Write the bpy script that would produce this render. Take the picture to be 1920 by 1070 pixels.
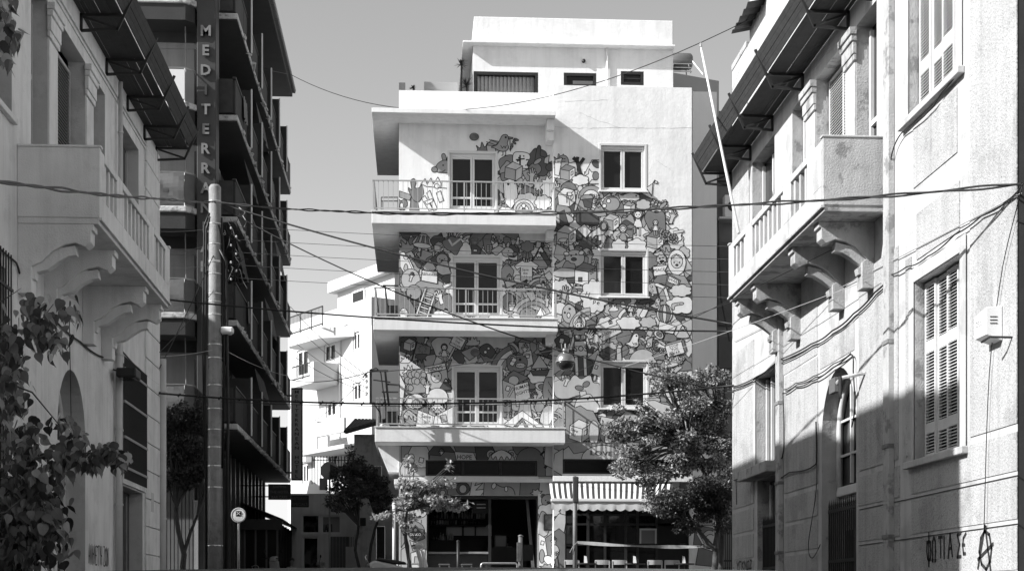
import bpy, bmesh, math, random
from mathutils import Vector, Matrix, noise
for _o in list(bpy.data.objects): bpy.data.objects.remove(_o)
S = bpy.context.scene
C = S.collection
R = math.radians
# ---------------------------------------------------------------- camera
FPX, HOR, EYE = 3000.0, 1135.0, 1.6          # focal length in photo pixels, horizon row, eye height
YAW = math.atan(180 / FPX)
cs, sn = math.cos(YAW), math.sin(YAW)
cam = bpy.data.cameras.new('camera'); camo = bpy.data.objects.new('camera', cam); C.objects.link(camo)
cam.sensor_width = 36; cam.lens = FPX / 1920 * 36; cam.shift_y = (HOR - 535) / 1920
cam.clip_start = 0.1; cam.clip_end = 6000
camo.location = (0, 0, EYE); camo.rotation_euler = (R(90), 0, -YAW)
S.camera = camo
# ---------------------------------------------------------------- sky and sun (a monochrome photograph: neutral light)
SUN = Vector((-3.2, -1.0, 2.2)).normalized()
elev = math.asin(SUN.z); azim = math.atan2(SUN.x, SUN.y)
W = bpy.data.worlds.new('World'); S.world = W; W.use_nodes = True
nt = W.node_tree; nt.nodes.clear()
sky = nt.nodes.new('ShaderNodeTexSky'); sky.sky_type = 'NISHITA'; sky.sun_disc = False
sky.sun_elevation = elev; sky.sun_rotation = azim; sky.dust_density = 1.0; sky.air_density = 1.0; sky.ozone_density = 1.0
bw = nt.nodes.new('ShaderNodeRGBToBW'); bg = nt.nodes.new('ShaderNodeBackground'); wo = nt.nodes.new('ShaderNodeOutputWorld')
bg.inputs[1].default_value = 0.1
nt.links.new(sky.outputs[0], bw.inputs[0]); nt.links.new(bw.outputs[0], bg.inputs[0]); nt.links.new(bg.outputs[0], wo.inputs[0])
sl = bpy.data.lights.new('sun', 'SUN'); slo = bpy.data.objects.new('sun', sl); C.objects.link(slo)
sl.energy = 3.8; sl.angle = R(0.53); sl.color = (1, 1, 1)
slo.rotation_euler = (-SUN).to_track_quat('-Z', 'Y').to_euler(); slo.location = (-30, -10, 40)
S.view_settings.view_transform = 'Standard'; S.view_settings.look = 'None'
S.view_settings.exposure = 1.05; S.view_settings.gamma = 1.0; S.view_settings.use_curve_mapping = False
S.cycles.max_bounces = 8; S.cycles.diffuse_bounces = 4; S.cycles.glossy_bounces = 3; S.cycles.transparent_max_bounces = 8
# ---------------------------------------------------------------- measuring helpers: a photo point on a known real plane
def ray(px, py):
    u = (px - 960) / FPX
    return Vector((u * cs + sn, -u * sn + cs, (HOR - py) / FPX))
CAM = Vector((0, 0, EYE))
def atY(px, py, Y):
    r = ray(px, py); return CAM + r * (Y / r.y)
def atX(px, py, X):
    r = ray(px, py); return CAM + r * (X / r.x)
def atP(px, py, p0, n):
    r = ray(px, py); return CAM + r * ((Vector(p0) - CAM).dot(n) / r.dot(n))
def zY(py, Y, px=960): return atY(px, py, Y).z
def xY(px, Y): return atY(px, 500, Y).x
# ---------------------------------------------------------------- mesh builder
WL = {}
def wloc(o): return WL.get(o.name, Vector((0, 0, 0))) if o else Vector((0, 0, 0))
class MB:
    def __init__(s): s.v = []; s.f = []; s.m = []
    def face(s, pts, m=0):
        i = len(s.v); s.v += [tuple(p) for p in pts]; s.f.append(tuple(range(i, i + len(pts)))); s.m.append(m); return s
    def box(s, x0, x1, y0, y1, z0, z1, m=0):
        i = len(s.v)
        s.v += [(x0,y0,z0),(x1,y0,z0),(x1,y1,z0),(x0,y1,z0),(x0,y0,z1),(x1,y0,z1),(x1,y1,z1),(x0,y1,z1)]
        for q in ((0,3,2,1),(4,5,6,7),(0,1,5,4),(1,2,6,5),(2,3,7,6),(3,0,4,7)):
            s.f.append(tuple(i + k for k in q)); s.m.append(m)
        return s
    def hexa(s, a, b, m=0):            # two quads (4 points each), joined
        i = len(s.v); s.v += [tuple(p) for p in a] + [tuple(p) for p in b]
        for q in ((3,2,1,0),(4,5,6,7),(0,1,5,4),(1,2,6,5),(2,3,7,6),(3,0,4,7)):
            s.f.append(tuple(i + k for k in q)); s.m.append(m)
        return s
    def beam(s, p, q, w, h, m=0, up=(0,0,1)):
        p = Vector(p); q = Vector(q); d = (q - p).normalized(); up = Vector(up)
        if abs(d.dot(up)) > .98: up = Vector((1,0,0))
        a = d.cross(up).normalized(); b = a.cross(d).normalized()
        a *= w / 2; b *= h / 2
        return s.hexa([p-a-b, p+a-b, p+a+b, p-a+b], [q-a-b, q+a-b, q+a+b, q-a+b], m)
    def prism(s, poly, axis, a0, a1, m=0):
        f = {'x': lambda p, a: (a, p[0], p[1]), 'y': lambda p, a: (p[0], a, p[1]), 'z': lambda p, a: (p[0], p[1], a)}[axis]
        n = len(poly); i = len(s.v)
        s.v += [f(p, a0) for p in poly] + [f(p, a1) for p in poly]
        s.f.append(tuple(range(i, i+n))); s.m.append(m); s.f.append(tuple(range(i+2*n-1, i+n-1, -1))); s.m.append(m)
        for k in range(n):
            j = (k+1) % n; s.f.append((i+k, i+n+k, i+n+j, i+j)); s.m.append(m)
        return s
    def tube(s, path, r, n=6, m=0, cap=True):
        path = [Vector(p) for p in path]; k = len(path)
        rs = r if isinstance(r, (list, tuple)) else [r] * k
        i0 = len(s.v); ref = None
        for j in range(k):
            d = (path[min(j+1, k-1)] - path[max(j-1, 0)])
            d = d.normalized() if d.length > 1e-9 else Vector((0,0,1))
            if ref is None: ref = Vector((0,0,1)) if abs(d.z) < .9 else Vector((1,0,0))
            a = d.cross(ref).normalized(); b = d.cross(a).normalized(); ref = -b if False else a.cross(d).normalized()
            for t in range(n):
                an = 2 * math.pi * t / n
                s.v.append(tuple(path[j] + a * (math.cos(an) * rs[j]) + b * (math.sin(an) * rs[j])))
        for j in range(k-1):
            for t in range(n):
                u = (t+1) % n
                s.f.append((i0+j*n+t, i0+j*n+u, i0+(j+1)*n+u, i0+(j+1)*n+t)); s.m.append(m)
        if cap and n > 2:
            s.f.append(tuple(i0+t for t in range(n))); s.m.append(m)
            s.f.append(tuple(i0+(k-1)*n+t for t in range(n-1, -1, -1))); s.m.append(m)
        return s
    def lathe(s, prof, c, n=12, m=0, axis='z'):
        i0 = len(s.v); c = Vector(c)
        for r, h in prof:
            for t in range(n):
                a = 2*math.pi*t/n; x, y = r*math.cos(a), r*math.sin(a)
                p = {'z': (x, y, h), 'y': (x, h, y), 'x': (h, x, y)}[axis]
                s.v.append(tuple(c + Vector(p)))
        for j in range(len(prof)-1):
            for t in range(n):
                u = (t+1) % n
                s.f.append((i0+j*n+t, i0+j*n+u, i0+(j+1)*n+u, i0+(j+1)*n+t)); s.m.append(m)
        s.f.append(tuple(i0+t for t in range(n-1, -1, -1))); s.m.append(m)
        s.f.append(tuple(i0+(len(prof)-1)*n+t for t in range(n))); s.m.append(m)
        return s
    def build(s, name, mat, parent=None, smooth=False, bevel=0, fix=True, kind=None):
        o0 = wloc(parent); me = bpy.data.meshes.new(name)
        me.from_pydata([(a-o0.x, b-o0.y, c-o0.z) for a, b, c in s.v], [], s.f)
        mats = mat if isinstance(mat, (list, tuple)) else [mat]
        for mm in mats: me.materials.append(mm)
        if len(mats) > 1: me.polygons.foreach_set('material_index', s.m)
        if fix:
            bm = bmesh.new(); bm.from_mesh(me); bmesh.ops.recalc_face_normals(bm, faces=bm.faces); bm.to_mesh(me); bm.free()
        if smooth: me.polygons.foreach_set('use_smooth', [True]*len(me.polygons))
        me.update()
        o = bpy.data.objects.new(name, me); C.objects.link(o)
        if parent: o.parent = parent; WL[o.name] = o0
        if bevel:
            b = o.modifiers.new('bevel', 'BEVEL'); b.width = bevel; b.segments = 2; b.limit_method = 'ANGLE'; b.angle_limit = R(40)
        if kind: o['kind'] = kind
        return o
def tag(o, label=None, cat=None, group=None, kind=None):
    if label: o['label'] = label
    if cat: o['category'] = cat
    if group: o['group'] = group
    if kind: o['kind'] = kind
    return o
def thing(name, label, cat, loc, group=None):
    o = bpy.data.objects.new(name, None); C.objects.link(o); o.location = loc; o.empty_display_size = .2
    WL[o.name] = Vector(loc); return tag(o, label, cat, group)
def inst(name, me, parent, loc, rot=None, scale=None):
    o = bpy.data.objects.new(name, me); C.objects.link(o); o.parent = parent
    o.location = Vector(loc) - wloc(parent); WL[o.name] = Vector(loc)
    if rot is not None: o.rotation_euler = rot
    if scale is not None: o.scale = scale
    return o
def copy_thing(root, loc, label=None, rotz=0):
    r = root.copy(); C.objects.link(r); r.location = loc; r.rotation_euler = (0, 0, rotz)
    if label: r['label'] = label
    for ch in root.children:
        c = ch.copy(); C.objects.link(c); c.parent = r
        for g in ch.children:
            d = g.copy(); C.objects.link(d); d.parent = c
    return r
def meshdata(mb, name, mat, smooth=False):
    o = mb.build(name, mat, smooth=smooth); me = o.data; bpy.data.objects.remove(o); return me
# wall with openings; P(u, z, d) gives the point, d = depth inwards; hole = (u0,u1,z0,z1,depth[,spring])
def wall(mb, P, u0, u1, z0, z1, holes, m=0, mr=0):
    us = sorted({u0, u1} | {h[i] for h in holes for i in (0, 1)}); zs = sorted({z0, z1} | {h[i] for h in holes for i in (2, 3)})
    us = [u for u in us if u0 <= u <= u1]; zs = [z for z in zs if z0 <= z <= z1]
    for a, b in zip(us, us[1:]):
        for c, d in zip(zs, zs[1:]):
            x, y = (a+b)/2, (c+d)/2
            if any(h[0] < x < h[1] and h[2] < y < h[3] for h in holes): continue
            mb.face([P(a,c,0), P(b,c,0), P(b,d,0), P(a,d,0)], m)
    for h in holes:
        a, b, c, d, dep = h[:5]; sp = h[5] if len(h) > 5 else None
        tz = sp if sp else d
        mb.face([P(a,c,0), P(a,tz,0), P(a,tz,dep), P(a,c,dep)], mr); mb.face([P(b,c,0), P(b,tz,0), P(b,tz,dep), P(b,c,dep)], mr)
        mb.face([P(a,c,0), P(b,c,0), P(b,c,dep), P(a,c,dep)], mr)
        if sp is None: mb.face([P(a,d,0), P(b,d,0), P(b,d,dep), P(a,d,dep)], mr)
        else:
            arc = [((a+b)/2 - (b-a)/2*math.cos(t*math.pi/20), sp + (d-sp)*math.sin(t*math.pi/20)) for t in range(21)]
            for (p, q), (r_, t_) in zip(arc, arc[1:]):
                mb.face([P(p,q,0), P(r_,t_,0), P(r_,d,0), P(p,d,0)], m)
                mb.face([P(p,q,0), P(r_,t_,0), P(r_,t_,dep), P(p,q,dep)], mr)
def pbox(mb, P, u0, u1, z0, z1, d0, d1, m=0):
    return mb.hexa([P(u0,z0,d0), P(u1,z0,d0), P(u1,z1,d0), P(u0,z1,d0)], [P(u0,z0,d1), P(u1,z0,d1), P(u1,z1,d1), P(u0,z1,d1)], m)
# ---------------------------------------------------------------- materials (neutral greys: the photograph is black and white)
MATS = {}
def mat(name, base, rough=.75, var=.0, scale=3., bump=0., bscale=40., spec=.4, metal=0., streak=0., speck=0., stain=0., stains=2., trans=0.):
    if name in MATS: return MATS[name]
    m = bpy.data.materials.new(name); m.use_nodes = True; t = m.node_tree; n = t.nodes; b = n['Principled BSDF']; L = t.links.new
    b.inputs['Roughness'].default_value = rough; b.inputs['Metallic'].default_value = metal
    b.inputs['Specular IOR Level'].default_value = spec
    b.inputs['Base Color'].default_value = (base, base, base, 1)
    tc = n.new('ShaderNodeTexCoord'); val = None
    def math_(op, a, c):
        k = n.new('ShaderNodeMath'); k.operation = op
        for i, q in enumerate((a, c)):
            if isinstance(q, (int, float)): k.inputs[i].default_value = q
            else: L(q, k.inputs[i])
        return k.outputs[0]
    def nz(sc, det=4, vec=None, ro=.55):
        k = n.new('ShaderNodeTexNoise'); k.inputs['Scale'].default_value = sc; k.inputs['Detail'].default_value = det; k.inputs['Roughness'].default_value = ro
        L(vec or tc.outputs['Object'], k.inputs['Vector']); return k.outputs['Fac']
    def ramp(f, lo, hi, a, c):
        k = n.new('ShaderNodeMapRange'); k.inputs[1].default_value = lo; k.inputs[2].default_value = hi; k.inputs[3].default_value = a; k.inputs[4].default_value = c
        L(f, k.inputs[0]); return k.outputs[0]
    if var: val = ramp(nz(scale, 6, None, .62), .25, .75, 1-var, 1+var*.6)
    if streak:
        mp = n.new('ShaderNodeMapping'); mp.inputs['Scale'].default_value = (5, 5, .35); L(tc.outputs['Object'], mp.inputs[0])
        v = ramp(nz(1.0, 5, mp.outputs[0], .6), .45, .72, 1, 1-streak); val = math_('MULTIPLY', val, v) if val else v
    if stain:
        v = ramp(nz(stains, 7, None, .65), .53, .60, 1, 1-stain); val = math_('MULTIPLY', val, v) if val else v
    if speck:
        k = n.new('ShaderNodeTexNoise'); k.inputs['Scale'].default_value = 46; k.inputs['Detail'].default_value = 4; k.inputs['Roughness'].default_value = .6
        L(tc.outputs['Object'], k.inputs['Vector'])
        v = ramp(k.outputs['Fac'], .34, .44, 1-speck, 1); val = math_('MULTIPLY', val, v) if val else v
    if val:
        v = math_('MULTIPLY', val, base); cc = n.new('ShaderNodeCombineColor')
        for i in range(3): L(v, cc.inputs[i])
        L(cc.outputs[0], b.inputs['Base Color'])
    if bump:
        bp = n.new('ShaderNodeBump'); bp.inputs['Strength'].default_value = bump; bp.inputs['Distance'].default_value = .02
        L(nz(bscale, 5), bp.inputs['Height']); L(bp.outputs[0], b.inputs['Normal'])
    if trans:
        tr = n.new('ShaderNodeBsdfTranslucent'); tr.inputs[0].default_value = (base*1.5,)*3+(1,)
        mx = n.new('ShaderNodeMixShader'); mx.inputs[0].default_value = trans
        L(b.outputs[0], mx.inputs[1]); L(tr.outputs[0], mx.inputs[2]); L(mx.outputs[0], n['Material Output'].inputs[0])
    MATS[name] = m; return m
M_white = mat('white_plaster', .80, .85, .07, 1.1, .35, 9, streak=.12, stain=.06, stains=1.5)
M_whitep = mat('white_paint_trim', .78, .6, .04, 2)
M_slab = mat('balcony_plaster', .80, .8, .06, 2, .2, 15, streak=.13, stain=.06)
M_frame = mat('white_window_frame', .62, .4, .03, 3)
M_glass = mat('dark_window_glass', .014, .08, spec=.3)
M_glass2 = mat('shop_glass', .006, .03, spec=.45)
M_strip = mat('strip_window_glass', .005, .2, spec=.15)
M_rail = mat('pale_steel_rail', .40, .45, .08, 6, metal=.2)
M_black = mat('black_metal', .02, .5, .2, 8)
M_steel = mat('galvanised_steel', .42, .4, .15, 5, metal=.6)
M_asph = mat('asphalt', .09, .9, .2, 3, .5, 120)
M_pave = mat('pavement_concrete', .36, .85, .15, 1.5, .3, 60)
M_ground = mat('earth_ground', .24, .95, .2, .2)
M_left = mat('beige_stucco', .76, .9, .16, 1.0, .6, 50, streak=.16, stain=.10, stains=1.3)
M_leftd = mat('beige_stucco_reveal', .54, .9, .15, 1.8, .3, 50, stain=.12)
M_right = mat('pale_smooth_plaster', .50, .9, .10, 1.6, .3, 40, streak=.2, stain=.2, stains=1.2)
M_pebble = mat('pebbledash_render', .45, .95, .14, 1.2, 1.0, 34, speck=.5, streak=.22, stain=.18, stains=.9)
M_worn = mat('weathered_plaster', .44, .9, .22, 2.2, .6, 35, stain=.42, stains=2.6, streak=.2)
M_wood = mat('aged_canopy_wood', .05, .8, .35, 5, .3, 30, streak=.1)
M_iron = mat('dark_bracket_iron', .025, .6, .2, 9)
M_shut = mat('pale_shutter_paint', .60, .6, .12, 4, .1, 20)
M_dshut = mat('grey_shutter_paint', .42, .65, .12, 4)
M_pipe = mat('pale_drain_pipe', .52, .55, .12, 3)
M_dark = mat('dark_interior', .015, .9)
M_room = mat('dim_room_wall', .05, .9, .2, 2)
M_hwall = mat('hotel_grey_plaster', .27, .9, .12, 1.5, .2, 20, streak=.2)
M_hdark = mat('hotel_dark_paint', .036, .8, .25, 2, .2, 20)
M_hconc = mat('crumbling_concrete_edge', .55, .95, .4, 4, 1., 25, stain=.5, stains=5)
M_canvas = mat('weathered_canvas', .13, .9, .25, 1.5, .5, 4)
M_sign = mat('dark_sign_panel', .034, .55, .3, 2)
M_lett = mat('pale_sign_letters', .17, .6, .25, 8)
M_wire = mat('black_cable', .015, .5)
M_wirel = mat('pale_cable', .40, .5)
M_conc = mat('pole_concrete', .32, .85, .3, 3, .5, 30, streak=.35, stain=.2, stains=4)
M_bark = mat('tree_bark', .07, .9, .3, 6, .8, 25)
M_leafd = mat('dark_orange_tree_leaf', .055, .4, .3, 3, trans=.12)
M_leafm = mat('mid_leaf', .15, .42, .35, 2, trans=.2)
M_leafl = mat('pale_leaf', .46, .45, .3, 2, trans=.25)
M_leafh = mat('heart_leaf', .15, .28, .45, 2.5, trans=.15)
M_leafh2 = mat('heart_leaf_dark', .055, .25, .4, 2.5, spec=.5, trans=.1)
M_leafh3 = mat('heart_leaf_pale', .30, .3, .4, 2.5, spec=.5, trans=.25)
M_tile = mat('old_roof_tile', .16, .9, .4, 6, .4, 20)
M_paintd = mat('spray_paint', .03, .6)
# ================================================================ ground
GZ = 2.0                                     # street level at the crossing; the lane climbs to it
def prof(Y): return .3 if Y < 0 else min(GZ, .3 + 1.7*Y/19)
def sheet(name, x0, x1, ys, dz, m):
    mb = MB()
    for a, b in zip(ys, ys[1:]):
        mb.face([(x0,a,prof(a)+dz), (x1,a,prof(a)+dz), (x1,b,prof(b)+dz), (x0,b,prof(b)+dz)])
    return tag(mb.build(name, m), kind='structure')
sheet('ground', -1800, 1800, [-1500, 0, 19, 25, 4000], 0, M_ground)
_r = MB(); _xs = [-3.9+9.1*k/8 for k in range(9)]; _cb = lambda x: .004+.055*(1-((x-.65)/4.55)**2)   # cambered carriageway
for _a, _b in ((-60, 0), (0, 19), (19, 25), (25, 43.4)):
    for x0, x1 in zip(_xs, _xs[1:]): _r.face([(x0,_a,prof(_a)+_cb(x0)), (x1,_a,prof(_a)+_cb(x1)), (x1,_b,prof(_b)+_cb(x1)), (x0,_b,prof(_b)+_cb(x0))])
tag(_r.build('road', M_asph), kind='structure')
_r = MB(); _r.face([(-60,37,GZ+.008), (60,37,GZ+.008), (60,43.4,GZ+.008), (-60,43.4,GZ+.008)]); tag(_r.build('cross_road', M_asph), kind='structure')
_r = MB(); _r.face([(-4.6,43.4,GZ+.012), (-1.9,43.4,GZ+.012), (-1.9,120,GZ+.012), (-4.6,120,GZ+.012)]); tag(_r.build('back_road', M_asph), kind='structure')
for nm, x0, x1 in (('gutter_left', -5.84, -3.9), ('gutter_right', 5.2, 7.1)):
    sheet(nm, x0, x1, [-60, 0, 19, 25, 36.4], .006, M_asph)
_r = MB().box(-1.8, 30, 43.5, 46.2, GZ-.3, GZ+.12); tag(_r.build('pavement', M_pave, bevel=.02), kind='structure')
_r = MB().box(-1.84, 30, 43.36, 43.497, GZ-.3, GZ+.115); tag(_r.build('kerb', mat('kerb_stone', .34, .85, .15, 2, .2, 40), bevel=.02), kind='structure')
_r = MB().box(-5.4, -4.7, 43.5, 66, GZ-.3, GZ+.12); tag(_r.build('hotel_pavement', M_pave, bevel=.02), kind='structure')
# ================================================================ main building with the mural
YL, YR, YF = 46.0, 45.55, 45.0               # left wall, right wall (stands proud), balcony fronts
XL0, XM, XR1 = xY(748, YL), xY(1038, YR), xY(1297, YR)
PL = lambda u, z, d: (u, YL + d, z)
PR = lambda u, z, d: (u, YR + d, z)
def rect(pL, pR, pT, pB, Y):                 # photo rectangle -> real rectangle on the plane at Y
    a = atY(pL, (pT+pB)/2, Y); b = atY(pR, (pT+pB)/2, Y); c = (pL+pR)/2
    return a.x, b.x, atY(c, pB, Y).z, atY(c, pT, Y).z
T = thing('apartment_building', 'white corner building painted with a cartoon mural, bar on its ground floor', 'building', (3.7, YL, GZ))
ZTL, ZTR = zY(172, YL, 890), zY(162, YR, 1160)
DOORS = [rect(841, 931, 285, 392, YL), rect(847, 940, 479, 592, YL), rect(849, 940, 684, 797, YL)]
WINS = [rect(1125, 1211, 271, 358, YR), rect(1124.5, 1214, 468, 556, YR), rect(1124, 1215, 676, 765, YR)]
STRIP_L, STRIP_R = rect(798, 1008, 862, 892, YL), rect(1055, 1262, 860, 888, YR)
_a = rect(800, 1009, 928, 1060, YL); BAR = (_a[0], _a[1], GZ+.12, _a[3])
_a = rect(1060, 1292, 944, 1060, YR); SHOP = (_a[0], _a[1], GZ+.12, _a[3])
holesL = [d + (.16,) for d in DOORS] + [STRIP_L + (.12,), BAR + (.22,)]
holesR = [w + (.14,) for w in WINS] + [STRIP_R + (.12,), SHOP + (.14,)]
mb = MB(); wall(mb, PL, XL0, XM, GZ, ZTL, holesL)
mb.face([(XL0,YL,GZ),(XL0,58,GZ),(XL0,58,ZTL),(XL0,YL,ZTL)]); mb.face([(XL0,58,GZ),(XR1,58,GZ),(XR1,58,ZTL),(XL0,58,ZTL)])
wl = mb.build('wall', M_white, T)
mb = MB(); wall(mb, PR, XM, XR1, GZ, ZTR, holesR)
mb.face([(XM,YR,GZ),(XM,YL+.3,GZ),(XM,YL+.3,ZTR),(XM,YR,ZTR)]); mb.face([(XR1,YR,GZ),(XR1,58,GZ),(XR1,58,ZTR),(XR1,YR,ZTR)])
mb.face([(XM,YR,ZTR),(XR1,YR,ZTR),(XR1,YR+.2,ZTR),(XM,YR+.2,ZTR)])
mb.face([(XM,YR+.2,ZTR-1),(XR1,YR+.2,ZTR-1),(XR1,YR+.2,ZTR),(XM,YR+.2,ZTR)])
mb.face([(XR1-.2,YR+.2,ZTR),(XR1,YR+.2,ZTR),(XR1,58,ZTR),(XR1-.2,58,ZTR)])
wr = mb.build('wall', M_white, T)
mb = MB(); mb.box(XL0, XM, YL+.001, YL+.2, ZTL-.002, ZTL+.001); mb.box(XL0, XR1, YL+.3, 57.9, ZTL-1.0, ZTL-.8)
mb.build('roof', M_slab, T)
def crack(P, pts, w, parent, seed):           # hairline cracks in the plaster
    g = random.Random(seed); b = MB(); q = []
    for (a, z), (c_, e) in zip(pts, pts[1:]):
        for k in range(8): t = k/8; q.append((a+(c_-a)*t+g.uniform(-.02,.02), z+(e-z)*t+g.uniform(-.015,.015)))
    q.append(pts[-1])
    for (a, z), (c_, e) in zip(q, q[1:]): ww = w*g.uniform(.3, 1); b.face([P(a,z-ww,-.0025), P(c_,e-ww,-.0025), P(c_,e+ww,-.0025), P(a,z+ww,-.0025)])
    b.build('crack', mat('crack_grey', .38, .9), parent, fix=False, kind='stuff')
_c = lambda px, py: (atY(px, py, YR).x, atY(px, py, YR).z)
crack(PR, [_c(1041,238), _c(1100,241), _c(1150,239), _c(1220,241), _c(1296,240)], .006, wr, 1); crack(PR, [_c(1085,210), _c(1110,222), _c(1165,240)], .004, wr, 2); crack(PR, [_c(1230,300), _c(1262,322), _c(1258,360)], .004, wr, 3); crack(PR, [_c(1060,190), _c(1140,188)], .004, wr, 4)
# window / door leaves
def casement(P, r, dep, parent, name, muntins=None, door=False, fm=M_frame):
    u0, u1, z0, z1 = r; fw = .06
    f = MB()
    for a, b, c, d in ((u0,u0+fw,z0,z1), (u1-fw,u1,z0,z1), (u0+fw,u1-fw,z1-fw*2.1,z1)): pbox(f, P, a, b, c, d, dep-.07, dep+.03)
    pbox(f, P, u0+fw, u1-fw, z0, z0+fw*.8, dep-.07, dep+.03)
    # outer architrave, a little proud of the plaster
    for a, b, c, d in ((u0-.03,u0+.035,z0,z1+.03), (u1-.035,u1+.03,z0,z1+.03), (u0+.035,u1-.035,z1-.04,z1+.03)): pbox(f, P, a, b, c, d, -.015, dep-.08)
    wo_ = f.build(name, fm, parent, bevel=.008)
    mid = (u0+u1)/2
    for a, b in ((u0+fw, mid), (mid, u1-fw)):
        L = MB(); s = .06
        z0_, z1_ = z0+fw*.8, z1-fw*2.1
        pbox(L, P, a+.004, a+s, z0_, z1_, dep-.05, dep+.01); pbox(L, P, b-s, b-.004, z0_, z1_, dep-.05, dep+.01)
        pbox(L, P, a+s, b-s, z1_-s, z1_, dep-.05, dep+.01); pbox(L, P, a+s, b-s, z0_, z0_+s*(1.0), dep-.05, dep+.01)
        for k in muntins or []: pbox(L, P, a+s, b-s, z0_+(z1_-z0_)*k-.025, z0_+(z1_-z0_)*k+.025, dep-.045, dep+.005)
        L.build('leaf_frame', fm, wo_, bevel=.006)
        g = MB(); g.face([P(a+s,z0_+s,dep), P(b-s,z0_+s,dep), P(b-s,z1_-s,dep), P(a+s,z1_-s,dep)]); g.build('pane', M_glass, wo_)
    return wo_
for i, d in enumerate(DOORS): casement(PL, d, .13, T, 'balcony_door', [.2] if i < 2 else [.22, .38], True)
for w in WINS:
    casement(PR, w, .11, T, 'window')
    s = MB(); pbox(s, PR, w[0]-.05, w[1]+.06, w[2]-.05, w[2]-.005, -.09, .0); s.build('window_sill', M_whitep, T, bevel=.008)
for P, r, n in ((PL, STRIP_L, 3), (PR, STRIP_R, 2)):
    f = MB(); u0, u1, z0, z1 = r
    for a, b, c, d in ((u0,u0+.06,z0,z1), (u1-.06,u1,z0,z1), (u0+.06,u1-.06,z0,z0+.05), (u0+.06,u1-.06,z1-.05,z1)): pbox(f, P, a, b, c, d, .05, .1)
    for k in range(1, n): x = u0+(u1-u0)*k/n; pbox(f, P, x-.02, x+.02, z0+.05, z1-.05, .055, .1)
    o = f.build('strip_window', M_black, T)
    for k in range(n):
        g = MB(); a = u0+(u1-u0)*k/n; b = u0+(u1-u0)*(k+1)/n
        g.face([P(a+.03,z0+.03,.09), P(b-.03,z0+.03,.09), P(b-.03,z1-.03,.09), P(a+.03,z1-.03,.09)]); g.build('pane', M_strip, o)
    s = MB(); pbox(s, P, u0-.02, u1+.02, z0-.08, z0-.004, -.08, 0); s.build('window_sill', M_whitep, T, bevel=.01)
# balconies and roof slab: they wrap round the left corner and run back along the side
SLABS = [(697, 1042, 205, 213.5), (697, 1043, 399, 421), (700, 1046, 597, 620), (703, 1060, 802, 829)]
SL = []
for i, (a, b, t, u) in enumerate(SLABS):
    x0, x1, z0, z1 = rect(a, b, t, u, YF); SL.append((x0, x1, z0, z1))
    yb = 51.6 if i < 3 else 49.5
    poly = [(x0, YF), (x1, YF), (x1, (YL if x1 <= XM else YR)-.002), (XL0-.002, YL-.002), (XL0-.002, yb), (x0, yb)]
    if x1 > XM: poly = [(x0, YF), (x1, YF), (x1, YR-.002), (XM-.004, YR-.002), (XM-.004, YL-.002), (XL0-.002, YL-.002), (XL0-.002, yb), (x0, yb)]
    mb = MB().prism(poly, 'z', z0, z1); o = mb.build('roof_slab' if i == 0 else 'balcony_slab', M_slab, T, bevel=.012)
    if i:                                     # thin drip nosing on the slab edge
        mb = MB().box(x0-.02, x1+.02, YF-.03, YF+.1, z1+.002, z1+.03); mb.build('slab_nosing', M_slab, o, bevel=.006)
    if i < 3:                                 # beam end under the slab beside the projecting wall
        q = rect(1026, 1040, t+14, t+(55 if i == 0 else 45), YF+.3)
        mb = MB().box(q[0], XM-.003, YF+.45, YL-.003, q[2], z0-.002); mb.box(q[0]-.0, XM-.003, YF+.30, YF+.448, q[2]+.25, z0-.002); mb.build('beam_end', M_slab, T, bevel=.01)
# corbelled underside of the lowest balcony
x0, x1, z0, z1 = SL[3]
mb = MB().prism([(x0+.05, z0-.002), (XL0+.0, z0-.002), (XL0+.0, z0-.75), (XL0-.3, z0-.75)], 'y', YL+.05, 49.4); mb.build('side_soffit', M_slab, T)
# railings
barm = meshdata(MB().box(-.0075, .0075, -.006, .006, 0, 1), 'bar', M_rail)
for i, (tp, bt) in enumerate(((339.5, 392), (540, 590), (746, 797))):
    x0, x1, z0, z1 = SL[i+1]; x0 += .05; x1 -= .05; yf = YF + .06; zb = z1 + .03
    zt = zY(tp, yf, 870); r = MB()
    r.box(x0-.03, x1+.02, yf-.03, yf+.03, zt-.03, zt); r.box(x0, x1, yf-.01, yf+.01, zb+.07, zb+.10)
    r.box(x0-.03, x0+.03, yf+.031, 51.3, zt-.03, zt); r.box(x0-.01, x0+.01, yf+.011, 51.3, zb+.07, zb+.10)
    yr = YL if i < 2 else YR
    r.box(x1-.02, x1+.02, yf+.031, yr-.01, zt-.03, zt-.001); r.box(x1-.01, x1+.01, yf+.011, yr-.01, zb+.07, zb+.099)
    for x, y in ((x0, yf), (x1, yf), ((x0+x1)/2, yf), (x0, 48.5), (x0, 51.2)): r.box(x-.02, x+.02, y-.02, y+.02, zb, zt-.031)
    ro = r.build('railing', M_rail, T)
    n = 37
    for k in range(1, n):
        if k != n//2+ (n % 2 and 0): inst('bar', barm, ro, (x0+(x1-x0)*k/n, yf, zb+.1), scale=(1,1,zt-zb-.13))
    for k in range(1, 26): inst('bar', barm, ro, (x0, yf+(51.2-yf)*k/26, zb+.1), (0,0,R(90)), (1,1,zt-zb-.13))
    m_ = 4 if i < 2 else 4
    for k in range(1, m_): inst('bar', barm, ro, (x1, yf+(yr-yf)*k/m_, zb+.1), (0,0,R(90)), (1,1,zt-zb-.13))
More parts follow.
